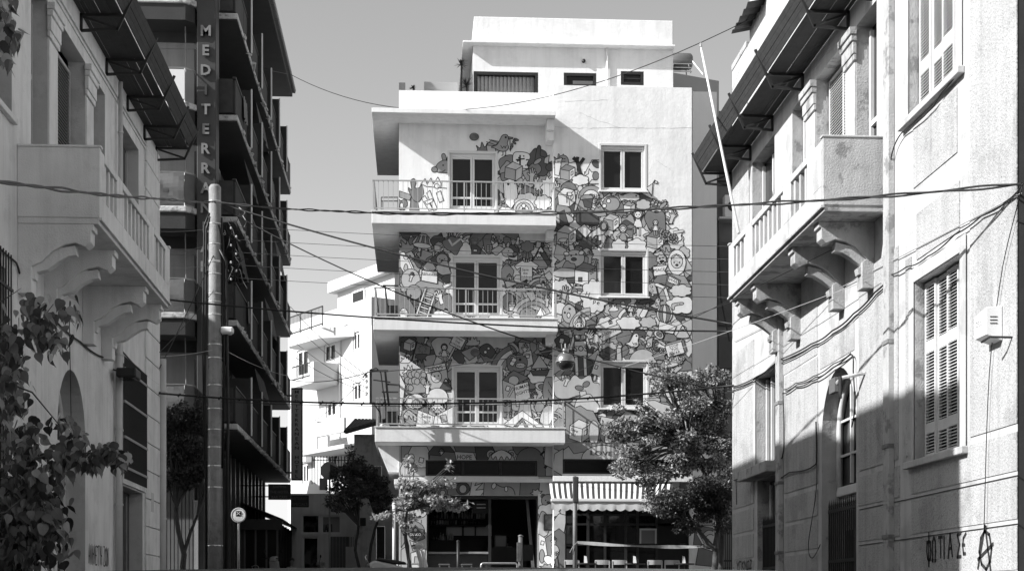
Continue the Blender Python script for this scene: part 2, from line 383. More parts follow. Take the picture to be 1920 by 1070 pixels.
# oval wall lamps above the doors
for px, py in ((889, 257), (890, 452), (891, 661)):
    p = atY(px, py, YL); mb = MB()
    mb.lathe([(.0, -.10), (.07, -.09), (.105, -.06), (.115, -.02), (.115, -.005)], (0,0,0), 20, axis='y')
    mb.v = [(p.x+x*1.0, p.y+y, p.z+z*.78) for x, y, z in mb.v]
    o = mb.build('wall_lamp', mat('grey_lamp_glass', .12, .3), T, smooth=True)
    r = MB().lathe([(.145, -.03), (.145, -.001), (.10, -.001), (.10, -.035)], (0,0,0), 20, axis='y'); r.v = [(p.x+x*.95, p.y+y, p.z+z*.78) for x, y, z in r.v]
    r.build('lamp_ring', mat('lamp_ring_grey', .10, .5), o)
# lintel band over the bar, ledge and corner fascia
q = rect(740, 1060, 893, 901, YL-.25)
mb = MB().box(XL0-.02, XM-.004, YL-.30, YL-.003, q[2]-.02, q[3]-.05); mb.build('lintel_ledge', M_slab, T, bevel=.01)
mb = MB().box(XM-.03, XR1, YR-.16, YR-.003, zY(903,YR,1160), zY(893,YR,1160)); mb.build('lintel_ledge', M_slab, T, bevel=.01)
q = rect(739, 772, 898, 908, YL-.4); mb = MB().box(q[0], XL0+.35, YL-.46, YL-.302, q[2], q[3]); mb.box(q[0], XL0-.005, YL-.301, YL+1.5, q[2], q[3]); mb.build('corner_fascia', M_slab, T, bevel=.01)
# penthouse, set back
YP = 47.5
px0, px1, pz0, pz1 = rect(887, 1262, 90, 175, YP)
PP = lambda u, z, d: (u, YP + d, z)
wA, wB, wC = rect(889, 1009, 135, 176, YP), rect(1057, 1118, 137, 164, YP), rect(1164, 1207, 134, 160, YP)
zr = ZTL - .95
wA = (px0+.02, wA[1], zr+.2, wA[3])
mb = MB(); wall(mb, PP, px0, px1, zr, pz1, [wA+(.1,), wB+(.1,), wC+(.1,)])
mb.face([(px0,YP,zr),(px0,54,zr),(px0,54,pz1),(px0,YP,pz1)]); mb.face([(px1,YP,zr),(px1,54,zr),(px1,54,pz1),(px1,YP,pz1)]); mb.face([(px0,54,zr),(px1,54,zr),(px1,54,pz1),(px0,54,pz1)])
pw = mb.build('penthouse_wall', M_white, T)
q = rect(868, 1274, 80, 90.5, YP-.28); mb = MB().box(q[0], q[1]-.12, YP-.28, 54.3, pz1+.002, q[3]); mb.build('penthouse_slab', M_slab, T, bevel=.012)
q2 = rect(889, 1262, 35, 80, YP-.05); mb = MB().box(q2[0], q2[1], YP-.05, 53.5, q[3]+.002, q2[3]); mb.build('roof_parapet', M_white, T, bevel=.02)
mb = MB(); mb.lathe([(.46, 0), (.44, .12), (.34, .24), (.18, .31), (.0, .34)], (atY(1172, 38, 49).x, 49.2, q2[3]-.13), 20); mb.build('roof_dome', M_whitep, T, smooth=True)
for r, blinds in ((wA, 15), (wB, 0), (wC, 0)):
    f = MB(); u0, u1, z0, z1 = r
    for a, b, c, d in ((u0,u0+.09,z0,z1), (u1-.09,u1,z0,z1), (u0+.09,u1-.09,z0,z0+.09), (u0+.09,u1-.09,z1-.09,z1)): pbox(f, PP, a, b, c, d, .0, .08)
    o = f.build('penthouse_window', M_black, T)
    if blinds:
        for k in range(blinds):
            x = u0+.12+(u1-u0-.22)*(k+.5)/blinds; b = MB(); w = (u1-u0-.22)/blinds*.52
            b.hexa([(x-w,YP+.12,z0+.1),(x+w,YP+.19,z0+.1),(x+w,YP+.19,z1-.1),(x-w,YP+.12,z1-.1)], [(x-w,YP+.123,z0+.1),(x+w,YP+.193,z0+.1),(x+w,YP+.193,z1-.1),(x-w,YP+.123,z1-.1)])
            b.build('blind_slat', mat('blind_fabric', .42, .8), o)
        d = MB().face([(u0+.09,YP+.3,z0+.09),(u1-.09,YP+.3,z0+.09),(u1-.09,YP+.3,z1-.09),(u0+.09,YP+.3,z1-.09)]); d.build('blind_backing', M_dark, o)
    else:
        g = MB().face([(u0+.09,YP+.06,z0+.09),(u1-.09,YP+.06,z0+.09),(u1-.09,YP+.06,z1-.09),(u0+.09,YP+.06,z1-.09)]); g.build('pane', M_glass, o)
        if r is wB:
            n_ = 9
            for k in range(n_): x = u0+.28+(u1-u0-.38)*(k+.5)/n_; MB().box(x-.035, x+.035, YP+.045, YP+.055, z0+.1, z1-.22).build('blind_slat', mat('dim_blind', .13, .8), o)
        else:
            MB().box(u0+.1, u1-.1, YP+.03, YP+.07, (z0+z1)/2-.02, (z0+z1)/2+.02).build('glazing_bar', M_black, o)
p = atY(1138, 100, YP); MB().tube([(p.x, YP-.06, pz1-.02), (p.x, YP-.06, zr)], .035, 10).build('downpipe', M_whitep, T, smooth=True)
p = atY(1094, 116, YP); MB().lathe([(.0,-.12),(.05,-.11),(.06,-.06),(.035,-.001)], p, 12, axis='y').build('outdoor_lamp', M_black, T, smooth=True)
# roof-top block behind, at the right, and low parapets at the left
mb = MB(); q = rect(1262, 1348, 133, 200, 51); zt = zY(133, 50, 1262); zt2 = zY(152, 51, 1347)
mb.hexa([(px1+.05,50,ZTL-1),(q[1],51,ZTL-1),(q[1],51,zt2),(px1+.05,50,zt)], [(px1+.05,57,ZTL-1),(q[1],57,ZTL-1),(q[1],57,zt2),(px1+.05,57,zt)])
tag(mb.build('stair_block', mat('grey_stair_plaster', .34, .9, .06, 1.2)), 'grey sloping rooftop block right of the white penthouse, under a water tank', 'roof block')
for pa, pb, t in ((748, 760, 155), (795, 858, 154)):
    q = rect(pa, pb, t, 175, 53); MB().box(q[0], q[1], 53, 53.15, ZTL-1, q[3]).build('roof_parapet_wall', mat('grey_parapet', .40, .9, .05, 1), T)
# solar water tank
p = atY(1278, 114, 50.6)
t = thing('water_tank', 'dark cylindrical solar water tank on a steel frame on the roof', 'water tank', (p.x, 50.6, zY(133, 50.6, 1280)))
MB().lathe([(.0,-.42),(.2,-.40),(.26,-.34),(.27,0),(.26,.34),(.2,.40),(.0,.42)], (p.x-.05, 50.7, p.z), 24, axis='x').build('tank', mat('tank_metal', .2, .35, .1, 4, metal=.4), t, smooth=True)
zb = zY(134, 50.6, 1280)-.12
def st_(p_, q_, w): MB().beam(p_, q_, w, w).build('stand_bar', M_steel, t)
for dx in (-.35, .25):
    for dy in (-.2, .25): st_((p.x+dx, 50.7+dy*1.6, zb), (p.x+dx*.8, 50.7+dy, p.z-.1), .03)
for k in range(3): st_((p.x-.35, 50.4, zb+.05+k*.12), (p.x+.3, 50.4, zb+.05+k*.12), .025)
st_((p.x+.3, 50.5, p.z), (p.x+.62, 50.2, zb-.1), .03)
# yuccas on the roof terrace
random.seed(5)
def yucca(px, py, Y, size, label):
    p = atY(px, py, Y); t = thing('potted_yucca', label, 'plant', (p.x, Y, ZTL-.8), 'plants on the roof terrace')
    MB().tube([(p.x, Y, ZTL-.8), (p.x+.02, Y, p.z)], .03, 6).build('stem', M_bark, t)
    b = MB()
    for k in range(34):
        a = random.uniform(0, 6.28); e = random.uniform(-.5, 1.4); L = size*random.uniform(.7, 1.1)
        d = Vector((math.cos(a)*math.cos(e), math.sin(a)*math.cos(e), math.sin(e))); s = d.cross(Vector((0,0,1))).normalized()*.016
        q = p + d*L*.5; e_ = p + d*L - Vector((0,0,.1*L))
        b.face([p-s, p+s, q+s, q-s]); b.face([q-s, q+s, e_])
    b.build('leaf_tuft', M_leafd, t, fix=False, kind='stuff')
    MB().lathe([(.12,0),(.16,.3),(.17,.32)], (p.x, Y, ZTL-.8), 12).build('pot', mat('clay_pot', .2, .8), t)
yucca(864, 122, 48.8, .26, 'tall spiky yucca at the left corner of the penthouse')
yucca(874, 162, 47.9, .34, 'low spiky yucca in front of the penthouse blinds')
yucca(775, 166, 48.5, .16, 'small round plant behind the roof parapet at far left')
# neighbour wall in the shade to the right
NP = lambda u, z, d: (u, 50 + d, z)
q = rect(1290, 1344, 172, 1060, 50)
nb = thing('neighbour_house', 'plain grey shaded wall of the house right of the mural', 'house', (9.0, 50, GZ))
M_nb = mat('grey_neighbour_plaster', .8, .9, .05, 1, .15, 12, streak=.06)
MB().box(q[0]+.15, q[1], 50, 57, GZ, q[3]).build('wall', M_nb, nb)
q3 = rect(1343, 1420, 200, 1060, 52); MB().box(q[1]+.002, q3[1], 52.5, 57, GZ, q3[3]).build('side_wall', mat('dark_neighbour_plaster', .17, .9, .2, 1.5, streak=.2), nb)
for pa, pb, t_, b_ in ((1344, 1372, 455, 610), (1345, 1372, 632, 690), (1344, 1366, 250, 340)):
    q = rect(pa, pb, t_, b_, 52.4); MB().box(q[0]+.03, q[1], 52.3, 52.498, q[2], q[3]).build('closed_shutter', mat('dim_shutter', .09, .8, .2, 3), nb)
p0 = atY(1346, 410, 52); MB().tube([p0, atY(1352, 560, 52), atY(1368, 640, 51.8)], .03, 6).build('hanging_pipe', M_black, nb)
p = atY(1365, 390, 51.5); a = thing('air_conditioner', 'white air conditioner box left of the right-hand balcony', 'air conditioner', (p.x, 51.9, zY(408, 51.9, 1363)))
q = rect(1359, 1372, 365, 408, 51.9); MB().box(q[0], q[1]+.3, 51.9, 52.29, q[2], q[3]).build('casing', M_whitep, a, bevel=.02)
MB().lathe([(.16,-.02),(.17,0)], ((q[0]+q[1]+.3)/2, 51.895, (q[2]+q[3])/2), 16, axis='y').build('fan_grille', M_black, a)
q = rect(1349, 1372, 395, 410, 51.7); MB().box(q[0], q[1]+.3, 51.7, 52.29, q[2], q[2]+.07).build('bracket', M_steel, a)
# ================================================================ the mural: flat painted shapes with black outlines, drawn on the walls
_txt = {}
def text2d(s, extrude=0.0, bold=0.0):
    k = (s, extrude, bold)
    if k not in _txt:
        cu = bpy.data.curves.new('t', 'FONT'); cu.body = s; cu.size = 1; cu.resolution_u = 2; cu.extrude = extrude; cu.offset = bold
        ob = bpy.data.objects.new('t', cu); C.objects.link(ob); dg = bpy.context.evaluated_depsgraph_get()
        me = bpy.data.meshes.new_from_object(ob.evaluated_get(dg))
        v = [tuple(q.co) for q in me.vertices]; f = [tuple(p.vertices) for p in me.polygons]
        bpy.data.objects.remove(ob); bpy.data.curves.remove(cu); bpy.data.meshes.remove(me)
        xs = [p[0] for p in v] or [0]; ys = [p[1] for p in v] or [0]
        _txt[k] = (v, f, min(xs), max(xs), min(ys), max(ys))
    return _txt[k]
PAINT = [mat('mural_white', .74, .8, .13, 2.5, streak=.10), mat('mural_pale_grey', .62, .8, .13, 2.5, streak=.10), mat('mural_light_grey', .48, .8, .13, 2.5, streak=.10), mat('mural_mid_grey', .32, .8, .13, 2.5, streak=.10),
         mat('mural_grey', .19, .8, .13, 2.5, streak=.10), mat('mural_dark_grey', .085, .8, .2, 2.5), mat('mural_black_line', .022, .8)]
WH, PA, LI, MI, GR, DK, BK = range(7)
class Mural:
    def __init__(s, Y, lw=1.35): s.Y = Y; s.sh = []; s.lw = lw
    def poly(s, pts, c, w=None, line=True): s.sh.append(('p', list(pts), c)); line and s.line(list(pts)+[pts[0]], w)
    def line(s, pts, w=None, c=BK): s.sh.append(('l', list(pts), c, w or s.lw))
    def ell(s, x, y, a, b=None, c=WH, rot=0, n=18, line=True, w=None):
        b = b or a; r = R(rot)
        s.poly([(x+a*math.cos(t)*math.cos(r)-b*math.sin(t)*math.sin(r), y+a*math.cos(t)*math.sin(r)+b*math.sin(t)*math.cos(r)) for t in (k*2*math.pi/n for k in range(n))], c, w, line)
    def dot(s, x, y, r=1.6): s.ell(x, y, r, r, BK, n=8, line=False)
    def tf(s, pts, x, y, k, rot=0, fx=1):
        c_, s_ = math.cos(R(rot)), math.sin(R(rot)); return [(x+k*(fx*a*c_-b*s_), y+k*(fx*a*s_+b*c_)) for a, b in pts]
    def text(s, t, x, y, h, rot=0, c=BK, sp=1.0):
        v, f, x0, x1, y0, y1 = text2d(t, 0, .012); k = h/.72; r = R(rot)
        s.sh.append(('t', [(x+(a-(x0+x1)/2)*k*sp*math.cos(r)+(b-.36)*k*math.sin(r), y+(a-(x0+x1)/2)*k*sp*math.sin(r)-(b-.36)*k*math.cos(r)) for a, b, _ in v], c, f))
    # ---- figures
    def blob(s, x, y, a, b, c, seed=0, n=11, j=.3, line=True):
        g = random.Random(seed+int(x*7+y*13)); p = [(x+a*(1+g.uniform(-j,j))*math.cos(k*2*math.pi/n), y+b*(1+g.uniform(-j,j))*math.sin(k*2*math.pi/n)) for k in range(n)]
        s.poly(smooth(p), c, line=line)
    def cloud(s, x, y, a, b, c=WH, n=7, full=True):
        p = []
        for k in range(n):
            t0 = 2*math.pi*k/n
            for q in range(5):
                t = t0 + 2*math.pi/n*q/5; rr = 1 + .22*math.sin(math.pi*q/5)
                p.append((x+a*rr*math.cos(t), y+b*rr*math.sin(t)))
        s.poly(p, c)
    def star(s, x, y, a, b, c, n=9, inner=.6, rot=0):
        s.poly([(x+a*(1 if k%2 else inner)*math.cos(k*math.pi/n+rot), y+b*(1 if k%2 else inner)*math.sin(k*math.pi/n+rot)) for k in range(2*n)], c)
    def box(s, x, y, k, cols=(LI, MI, GR), rot=0, win=True, fx=1):
        F = lambda p: s.tf(p, x, y, k, rot, fx)
        s.poly(F([(-.6,-.2),(.15,-.05),(.15,.75),(-.6,.55)]), cols[0]); s.poly(F([(.15,-.05),(.6,-.35),(.6,.4),(.15,.75)]), cols[1])
        s.poly(F([(-.6,-.2),(-.1,-.6),(.6,-.35),(.15,-.05)]), cols[2])
        if win: s.poly(F([(.28,.05),(.46,-.07),(.46,.2),(.28,.33)]), WH, 1.2); s.line(F([(.37,-.01),(.37,.27)]), 1)
    def house(s, x, y, k, c=WH, roof=GR, rot=0):
        F = lambda p: s.tf(p, x, y, k, rot)
        s.poly(F([(-.4,0),(.4,0),(.4,.6),(-.4,.6)]), c); s.poly(F([(-.5,0),(0,-.6),(.5,0)]), roof); s.poly(F([(-.12,.6),(-.12,.25),(.12,.25),(.12,.6)]), DK, 1.1)
    def hand(s, x, y, k, c=PA, rot=0, fx=1):
        P = [(-.22,1.2),(-.2,.35),(-.5,.12),(-.52,-.02),(-.42,-.06),(-.22,.1),(-.3,-.45),(-.2,-.52),(-.12,-.42),(-.06,-.02),(-.04,-.6),(.06,-.65),(.12,-.55),(.1,-.02),(.2,-.5),(.3,-.52),(.34,-.4),(.24,.05),(.4,-.2),(.5,-.2),(.5,-.08),(.25,.4),(.22,1.2)]
        s.poly(s.tf(P, x, y, k, rot, fx), c)
    def bird(s, x, y, k, c=LI, fx=1):
        F = lambda p: s.tf(p, x, y, k, 0, fx)
        for q in (-.05, .2): s.line(F([(q,.55),(q,.95),(q-.1,1.0)]), 1.4)
        s.poly(F(smooth([(-1.1,.25),(-.6,.05),(-.35,-.35),(-.1,-.8),(.3,-.85),(.45,-.5),(.35,-.1),(.45,.3),(.2,.6),(-.3,.6),(-.8,.35)])), c)
        s.poly(F([(.42,-.68),(.85,-.6),(.8,-.48),(.44,-.46)]), GR); s.dot(*F([(.2,-.62)])[0], r=.07*k+.6); s.line(F([(-.25,.1),(-.1,.35),(.05,.15),(.15,.35),(.25,.1)]), 1.2)
    def mouse(s, x, y, k, c=MI, fx=1):
        F = lambda p: s.tf(p, x, y, k, 0, fx)
        s.poly(F(smooth([(.1,-.5),(-.05,-1.1),(.2,-1.25),(.4,-.9),(.35,-.5)])), c); s.poly(F(smooth([(.5,-.5),(.6,-1.1),(.9,-1.15),(.95,-.7),(.75,-.4)])), c)
        s.poly(F(smooth([(-.7,.25),(-.4,-.3),(.2,-.6),(.8,-.4),(1,.1),(.7,.6),(0,.65),(-.5,.55)])), c)
        a, b = F([(-.75,.32)])[0]; s.ell(a, b, .3*k, .28*k, GR); s.dot(*F([(.1,-.1)])[0], r=.09*k); s.line(F([(-.3,.5),(.05,.55),(.3,.35)]), 1.3)
    def bear(s, x, y, k, c=LI, drip=True, ears=True):
        if ears:
            for q in (-.75, .75): s.ell(x+q*k, y-.65*k, .32*k, .32*k, c); s.ell(x+q*k, y-.65*k, .15*k, .15*k, MI, w=1.2)
        s.ell(x, y, k, .95*k, c, n=26)
        if drip: s.poly(s.tf(smooth([(-.7,-.6),(0,-.98),(.7,-.6),(.6,-.25),(.4,-.5),(.2,-.2),(0,-.5),(-.25,-.15),(-.4,-.5),(-.6,-.3)]), x, y, k), WH)
        for q in (-.4, .4): s.dot(x+q*k, y-.05*k, .1*k)
        s.ell(x, y+.25*k, .2*k, .15*k, DK, w=1.1); s.line([(x-.2*k,y+.5*k),(x,y+.6*k),(x+.2*k,y+.5*k)], 1.3)
    def tree(s, x, y, k, c=GR):
        s.poly([(x-.12*k,y+.2*k),(x+.12*k,y+.2*k),(x+.15*k,y+1.1*k),(x-.15*k,y+1.1*k)], c); s.cloud(x, y-.2*k, .62*k, .5*k, c, 6)
    def flower(s, x, y, k, c=WH):
        for q in range(5): s.ell(x+.6*k*math.cos(q*1.257), y+.6*k*math.sin(q*1.257), .42*k, .42*k, c, n=10, w=1.2)
        s.ell(x, y, .3*k, .3*k, LI, n=8, w=1.1)
    def sign(s, x, y, w, h, lines, rot=0, c=WH, th=None, post=0, box=0):
        F = lambda p: s.tf(p, x, y, 1, rot)
        if post: s.poly(F([(-2,h/2),(2,h/2),(2,h/2+post),(-2,h/2+post)]), LI)
        if box: s.poly(F([(-w/2,-h/2),(-w/2+box,-h/2-box*.8),(w/2+box,-h/2-box*.8),(w/2,-h/2)]), MI); s.poly(F([(w/2,-h/2),(w/2+box,-h/2-box*.8),(w/2+box,h/2-box*.8),(w/2,h/2)]), GR)
        s.poly(F([(-w/2,-h/2),(w/2,-h/2),(w/2,h/2),(-w/2,h/2)]), c); n = max(1, len(lines)); th = th or h/n*.55
        for i, t in enumerate(lines):
            a, b = F([(0, (i-(n-1)/2)*h/n*.88)])[0]; s.text(t, a, b, th, rot)
    def mountain(s, x, y, k, c=GR): s.poly(s.tf(smooth([(-.9,.8),(-.5,-.1),(0,-.9),(.45,-.2),(.9,.8)]), x, y, k), c); s.poly(s.tf([(-.26,-.48),(0,-.88),(.28,-.45),(.12,-.25),(0,-.42),(-.12,-.2)], x, y, k), WH)
    def rainbow(s, x, y, r0, r1, a0, a1, cols):
        n = len(cols)
        for i, c in enumerate(cols):
            ra, rb = r0+(r1-r0)*i/n, r0+(r1-r0)*(i+1)/n; A = [R(a0+(a1-a0)*t/10) for t in range(11)]
            s.poly([(x+rb*math.cos(t), y-rb*math.sin(t)) for t in A]+[(x+ra*math.cos(t), y-ra*math.sin(t)) for t in reversed(A)], c)
    def ball(s, x, y, k, c=(PA, GR)):
        s.ell(x, y, k, k*1.15, c[0], n=24)
        for q in (.75, .25): s.ell(x, y, k*q, k*1.15, c[1] if q == .75 else c[0], n=20, w=1.3)
    def brolly(s, x, y, k, rot=0):
        F = lambda p: s.tf(p, x, y, k, rot)
        s.poly(F([(-.05,.2),(.05,.2),(.05,1.5),(-.05,1.5)]), MI); s.poly(F(smooth([(-1,.3),(-.85,-.4),(-.4,-.9),(0,-1),(.4,-.9),(.85,-.4),(1,.3)])), LI)
        for a, b in ((-.85,-.5), (-.12,.2), (.55,.85)): s.poly(F([(a,.25),(a*.6,-.75),(b*.6,-.75),(b,.25)]), GR)
        a, b = F([(0,.32)])[0]; s.ell(a, b, k, .3*k, PA, rot)
    def kid(s, x, y, k, hair=GR, dress=WH, leg=PA, arms=1, hood=False):
        for q in (-.16, .16): s.poly([(x+q*k-.07*k,y+.5*k),(x+q*k+.07*k,y+.5*k),(x+q*k+.07*k,y+1.25*k),(x+q*k-.07*k,y+1.25*k)], leg, 1.3)
        s.poly([(x-.2*k,y-.15*k),(x+.2*k,y-.15*k),(x+.36*k,y+.6*k),(x-.36*k,y+.6*k)], dress)
        for q in (-1, 1): s.poly([(x+q*.2*k,y-.1*k),(x+q*.6*k,y+(.25 if arms > 0 else -.5)*k),(x+q*.55*k,y+(.35 if arms > 0 else -.58)*k),(x+q*.18*k,y+.08*k)], PA, 1.3)
        s.ell(x, y-.45*k, .36*k, .38*k, hair, n=16); s.ell(x, y-.38*k, .26*k, .27*k, WH if not hood else PA, n=14, w=1.2)
        for q in (-.1, .1): s.dot(x+q*k, y-.4*k, .045*k+.3)
        s.line([(x-.08*k,y-.24*k),(x+.08*k,y-.24*k)], 1.1)
    def spiral(s, x, y, k, c=GR):
        P = [(x+k*(.15+t*.07)*math.cos(t*.8), y+k*(.15+t*.07)*math.sin(t*.8)) for t in range(14)]; s.line(P, 5.2); s.line(P, 2.6, MI)
    def flame(s, x, y, k, c=MI, rot=0): s.poly(s.tf(smooth([(-.9,.5),(-.6,0),(-.75,-.5),(-.3,-.2),(-.1,-.9),(.25,-.3),(.55,-.8),(.6,-.1),(.95,-.1),(.7,.5)]), x, y, k, rot), c)
    def leg(s, x, y, k, c=WH, rot=0): s.poly(s.tf(smooth([(-.18,-1),(.18,-1),(.2,.2),(.7,.45),(.75,.7),(.1,.75),(-.25,.5)]), x, y, k, rot), c); s.line(s.tf([(0,-.6),(0,-.45)], x, y, k, rot), 1.2); s.line(s.tf([(.02,-.2),(.02,-.05)], x, y, k, rot), 1.2)
    def shirt(s, x, y, k, c=WH): s.poly(s.tf([(-.35,-.75),(-.15,-.62),(.15,-.62),(.35,-.75),(1.05,-.3),(.8,.05),(.5,-.15),(.5,.95),(-.5,.95),(-.5,-.15),(-.8,.05),(-1.05,-.3)], x, y, k), c)
    def ladder(s, x0, y0, x1, y1, w, n):
        dx, dy = x1-x0, y1-y0; L = math.hypot(dx, dy); nx, ny = -dy/L*w/2, dx/L*w/2
        for q in range(1, n):
            cx, cy = x0+dx*q/n, y0+dy*q/n; s.poly([(cx-nx,cy-ny-1.5),(cx+nx,cy+ny-1.5),(cx+nx,cy+ny+1.5),(cx-nx,cy-ny+1.5)], WH, 1.2)
        for g in (-1, 1): s.poly([(x0+g*nx-2,y0+g*ny),(x0+g*nx+2,y0+g*ny),(x1+g*nx+2,y1+g*ny),(x1+g*nx-2,y1+g*ny)], PA, 1.3)
    def boat(s, x, y, k):
        s.poly(s.tf([(0,-1),(.9,.3),(-.8,.35)], x, y, k), LI); s.line(s.tf([(0,.35),(0,.6)], x, y, k), 1.6); s.poly(s.tf([(-.9,.55),(1,.45),(.75,1.05),(-.6,1.05)], x, y, k), DK)
    def cup(s, x, y, k, c=PA): s.poly(s.tf([(-.5,-.3),(.5,-.3),(.38,.8),(-.38,.8)], x, y, k), c); s.ell(x, y-.3*k, .5*k, .2*k, MI, n=14); s.line(s.tf([(-.46,.1),(-.2,.2),(0,.05),(.2,.2),(.46,.1)], x, y, k), 1.3)
    def whale(s, x, y, k, c=PA, fx=1):
        F = lambda p: s.tf(p, x, y, k, 0, fx)
        s.poly(F(smooth([(-1.3,-.5),(-.9,-.25),(-.4,-.45),(.2,-.55),(.9,-.3),(1.1,0),(.7,.25),(0,.35),(-.6,.2),(-1,.3)])), c); s.dot(*F([(.6,-.2)])[0], r=1.8); s.poly(F([(-.1,.25),(.1,.6),(.3,.28)]), MI)
    # ---- to mesh
    def build(s, name, parent, bounds, holes, step=.0004):
        bbs = []; lay = []
        for q in s.sh:
            xs = [p[0] for p in q[1]]; ys = [p[1] for p in q[1]]; e = 1.2
            bb = (min(xs)-e, max(xs)+e, min(ys)-e, max(ys)+e); l = 0
            for o, b in zip(lay, bbs):
                if o >= l and not (b[1] < bb[0] or b[0] > bb[1] or b[3] < bb[2] or b[2] > bb[3]): l = o+1
            lay.append(l); bbs.append(bb)
        mx = max(lay)+1; st = min(step, .02/mx)
        mb = MB()
        for q, l in zip(s.sh, lay):
            Y = s.Y - .003 - l*st
            W3 = lambda p: ((lambda v: (v.x, Y, v.z))(atY(p[0], p[1], s.Y)))
            if q[0] == 'p': mb.face([W3(p) for p in q[1]], q[2])
            elif q[0] == 't':
                i = len(mb.v); mb.v += [W3(p) for p in q[1]]
                for f in q[3]: mb.f.append(tuple(i+k for k in f)); mb.m.append(q[2])
            else:
                pts, w = q[1], q[3]/2
                for (a, b), (c_, d) in zip(pts, pts[1:]):
                    L = math.hypot(c_-a, d-b)
                    if L < .05: continue
                    tx, ty = (c_-a)/L, (d-b)/L; e = w*.6
                    mb.face([W3((a-tx*e-ty*w, b-ty*e+tx*w)), W3((c_+tx*e-ty*w, d+ty*e+tx*w)), W3((c_+tx*e+ty*w, d+ty*e-tx*w)), W3((a-tx*e+ty*w, b-ty*e-tx*w))], q[2])
        me = bpy.data.meshes.new(name); o0 = wloc(parent); me.from_pydata(mb.v, [], mb.f)
        for m_ in PAINT: me.materials.append(m_)
        me.polygons.foreach_set('material_index', mb.m)
        bm = bmesh.new(); bm.from_mesh(me); bmesh.ops.triangulate(bm, faces=[f for f in bm.faces if len(f.verts) > 4])
        cut = [(Vector((h[i],0,0)), Vector((1,0,0))) for h in holes+[bounds] for i in (0,1)] + [(Vector((0,0,h[i])), Vector((0,0,1))) for h in holes+[bounds] for i in (2,3)]
        for co, no in cut: bmesh.ops.bisect_plane(bm, geom=bm.verts[:]+bm.edges[:]+bm.faces[:], dist=1e-6, plane_co=co, plane_no=no)
        dead = []
        for f in bm.faces:
            c_ = f.calc_center_median()
            if not (bounds[0] < c_.x < bounds[1] and bounds[2] < c_.z < bounds[3]) or any(h[0] < c_.x < h[1] and h[2] < c_.z < h[3] for h in holes): dead.append(f)
        bmesh.ops.delete(bm, geom=dead, context='FACES')
        for v in bm.verts: v.co -= o0
        for f in bm.faces:
            f.normal_update()
            if f.normal.y > 0: f.normal_flip()
        bm.to_mesh(me); bm.free()
        o = bpy.data.objects.new(name, me); C.objects.link(o); o.parent = parent; WL[o.name] = o0; return o
def smooth(p, n=4):
    out = []; N = len(p)
    for i in range(N):
        a, b, c_, d = p[i-1], p[i], p[(i+1)%N], p[(i+2)%N]
        for k in range(n):
            t = k/n; t2, t3 = t*t, t*t*t
            out.append(tuple(.5*(2*b[j]+(c_[j]-a[j])*t+(2*a[j]-5*b[j]+4*c_[j]-d[j])*t2+(3*b[j]-a[j]-3*c_[j]+d[j])*t3) for j in (0,1)))
    return out
def filler(M, cells, seed):      # interlocking patches behind the figures
    g = random.Random(seed)
    for x, y, w, h in cells:
        k = g.random(); c = g.choice([PA, LI, MI, MI, GR, GR, DK])
        if k < .22: M.blob(x, y, w, h, c, g.randint(0, 99))
        elif k < .44:
            n_ = g.randint(4, 6); a0 = g.uniform(0, 6.28); M.poly([(x+w*1.15*g.uniform(.7,1.2)*math.cos(a0+q*6.283/n_), y+h*1.15*g.uniform(.7,1.2)*math.sin(a0+q*6.283/n_)) for q in range(n_)], c)
        elif k < .50: M.cloud(x, y, w*.9, h*.8, g.choice([WH, PA, LI]))
        elif k < .56: M.hand(x, y, w*1.1, g.choice([PA, LI, WH]), g.uniform(-40, 40))
        elif k < .60: M.mountain(x, y, w*1.1, c)
        elif k < .72: M.box(x, y, w*1.3, (g.choice([PA, LI, MI]), g.choice([MI, GR, LI]), g.choice([GR, DK, LI])), g.uniform(-25, 25))
        elif k < .8: M.flame(x, y, w*1.1, c, g.uniform(-30, 30))
        elif k < .9: M.star(x, y, w*1.1, h*1.1, c, g.randint(7, 10), .65, g.random())
        else: M.rainbow(x, y+h, w*.5, w*1.4, g.uniform(0, 40), g.uniform(120, 180), [PA, GR, LI])
def grid(x0, x1, y0, y1, step, g, inside=lambda x, y: True):
    r = []; y = y0
    while y < y1:
        x = x0 + g.uniform(-step*.4, 0)
        while x < x1:
            a, b = x+g.uniform(-.35,.35)*step, y+g.uniform(-.35,.35)*step
            if inside(a, b): r.append((a, b, step*g.uniform(.65, 1.05), step*g.uniform(.6, 1.0)))
            x += step
        y += step*.85
    g.shuffle(r); return r
# ---------------- left wall, upper floor
g = random.Random(3); Mu = Mural(YL)
filler(Mu, grid(940, 1040, 312, 396, 17, g, lambda x, y: y > 310-(x-940)*.12), 4)
Mu.blob(958, 306, 22, 17, GR); Mu.blob(1008, 300, 26, 17, DK); Mu.flame(905, 281, 16, GR); Mu.box(925, 275, 21, (LI, MI, MI), -8, False); Mu.line([(912,266),(934,274)], 1.2); Mu.line([(917,262),(938,270)], 1.2)
Mu.blob(952, 318, 14, 16, MI); Mu.blob(948, 332, 12, 10, GR)
Mu.poly(smooth([(1003,300),(1008,275),(1014,276),(1013,292),(1022,296),(1030,312),(1022,330),(1004,325)]), DK)
Mu.bird(944, 271, 21, MI); [Mu.ell(962+4*math.cos(k), 268+5*k-5, 4.2, 1.8, GR, 40*k, 8, w=1.1) for k in range(4)]; Mu.ell(968, 262, 5, 1.8, GR, 20, 8, w=1.1); Mu.line([(956,262),(957,284)], 1.6)
Mu.poly(smooth([(963,288),(975,285),(990,288),(994,296),(988,308),(990,316),(970,314),(962,305)]), WH); [Mu.dot(967+random.Random(k).uniform(0,24), 291+random.Random(k+9).uniform(0,20), 1.5) for k in range(9)]; Mu.line([(975,292),(975,310)], 3); Mu.line([(968,300),(983,298)], 2.6)
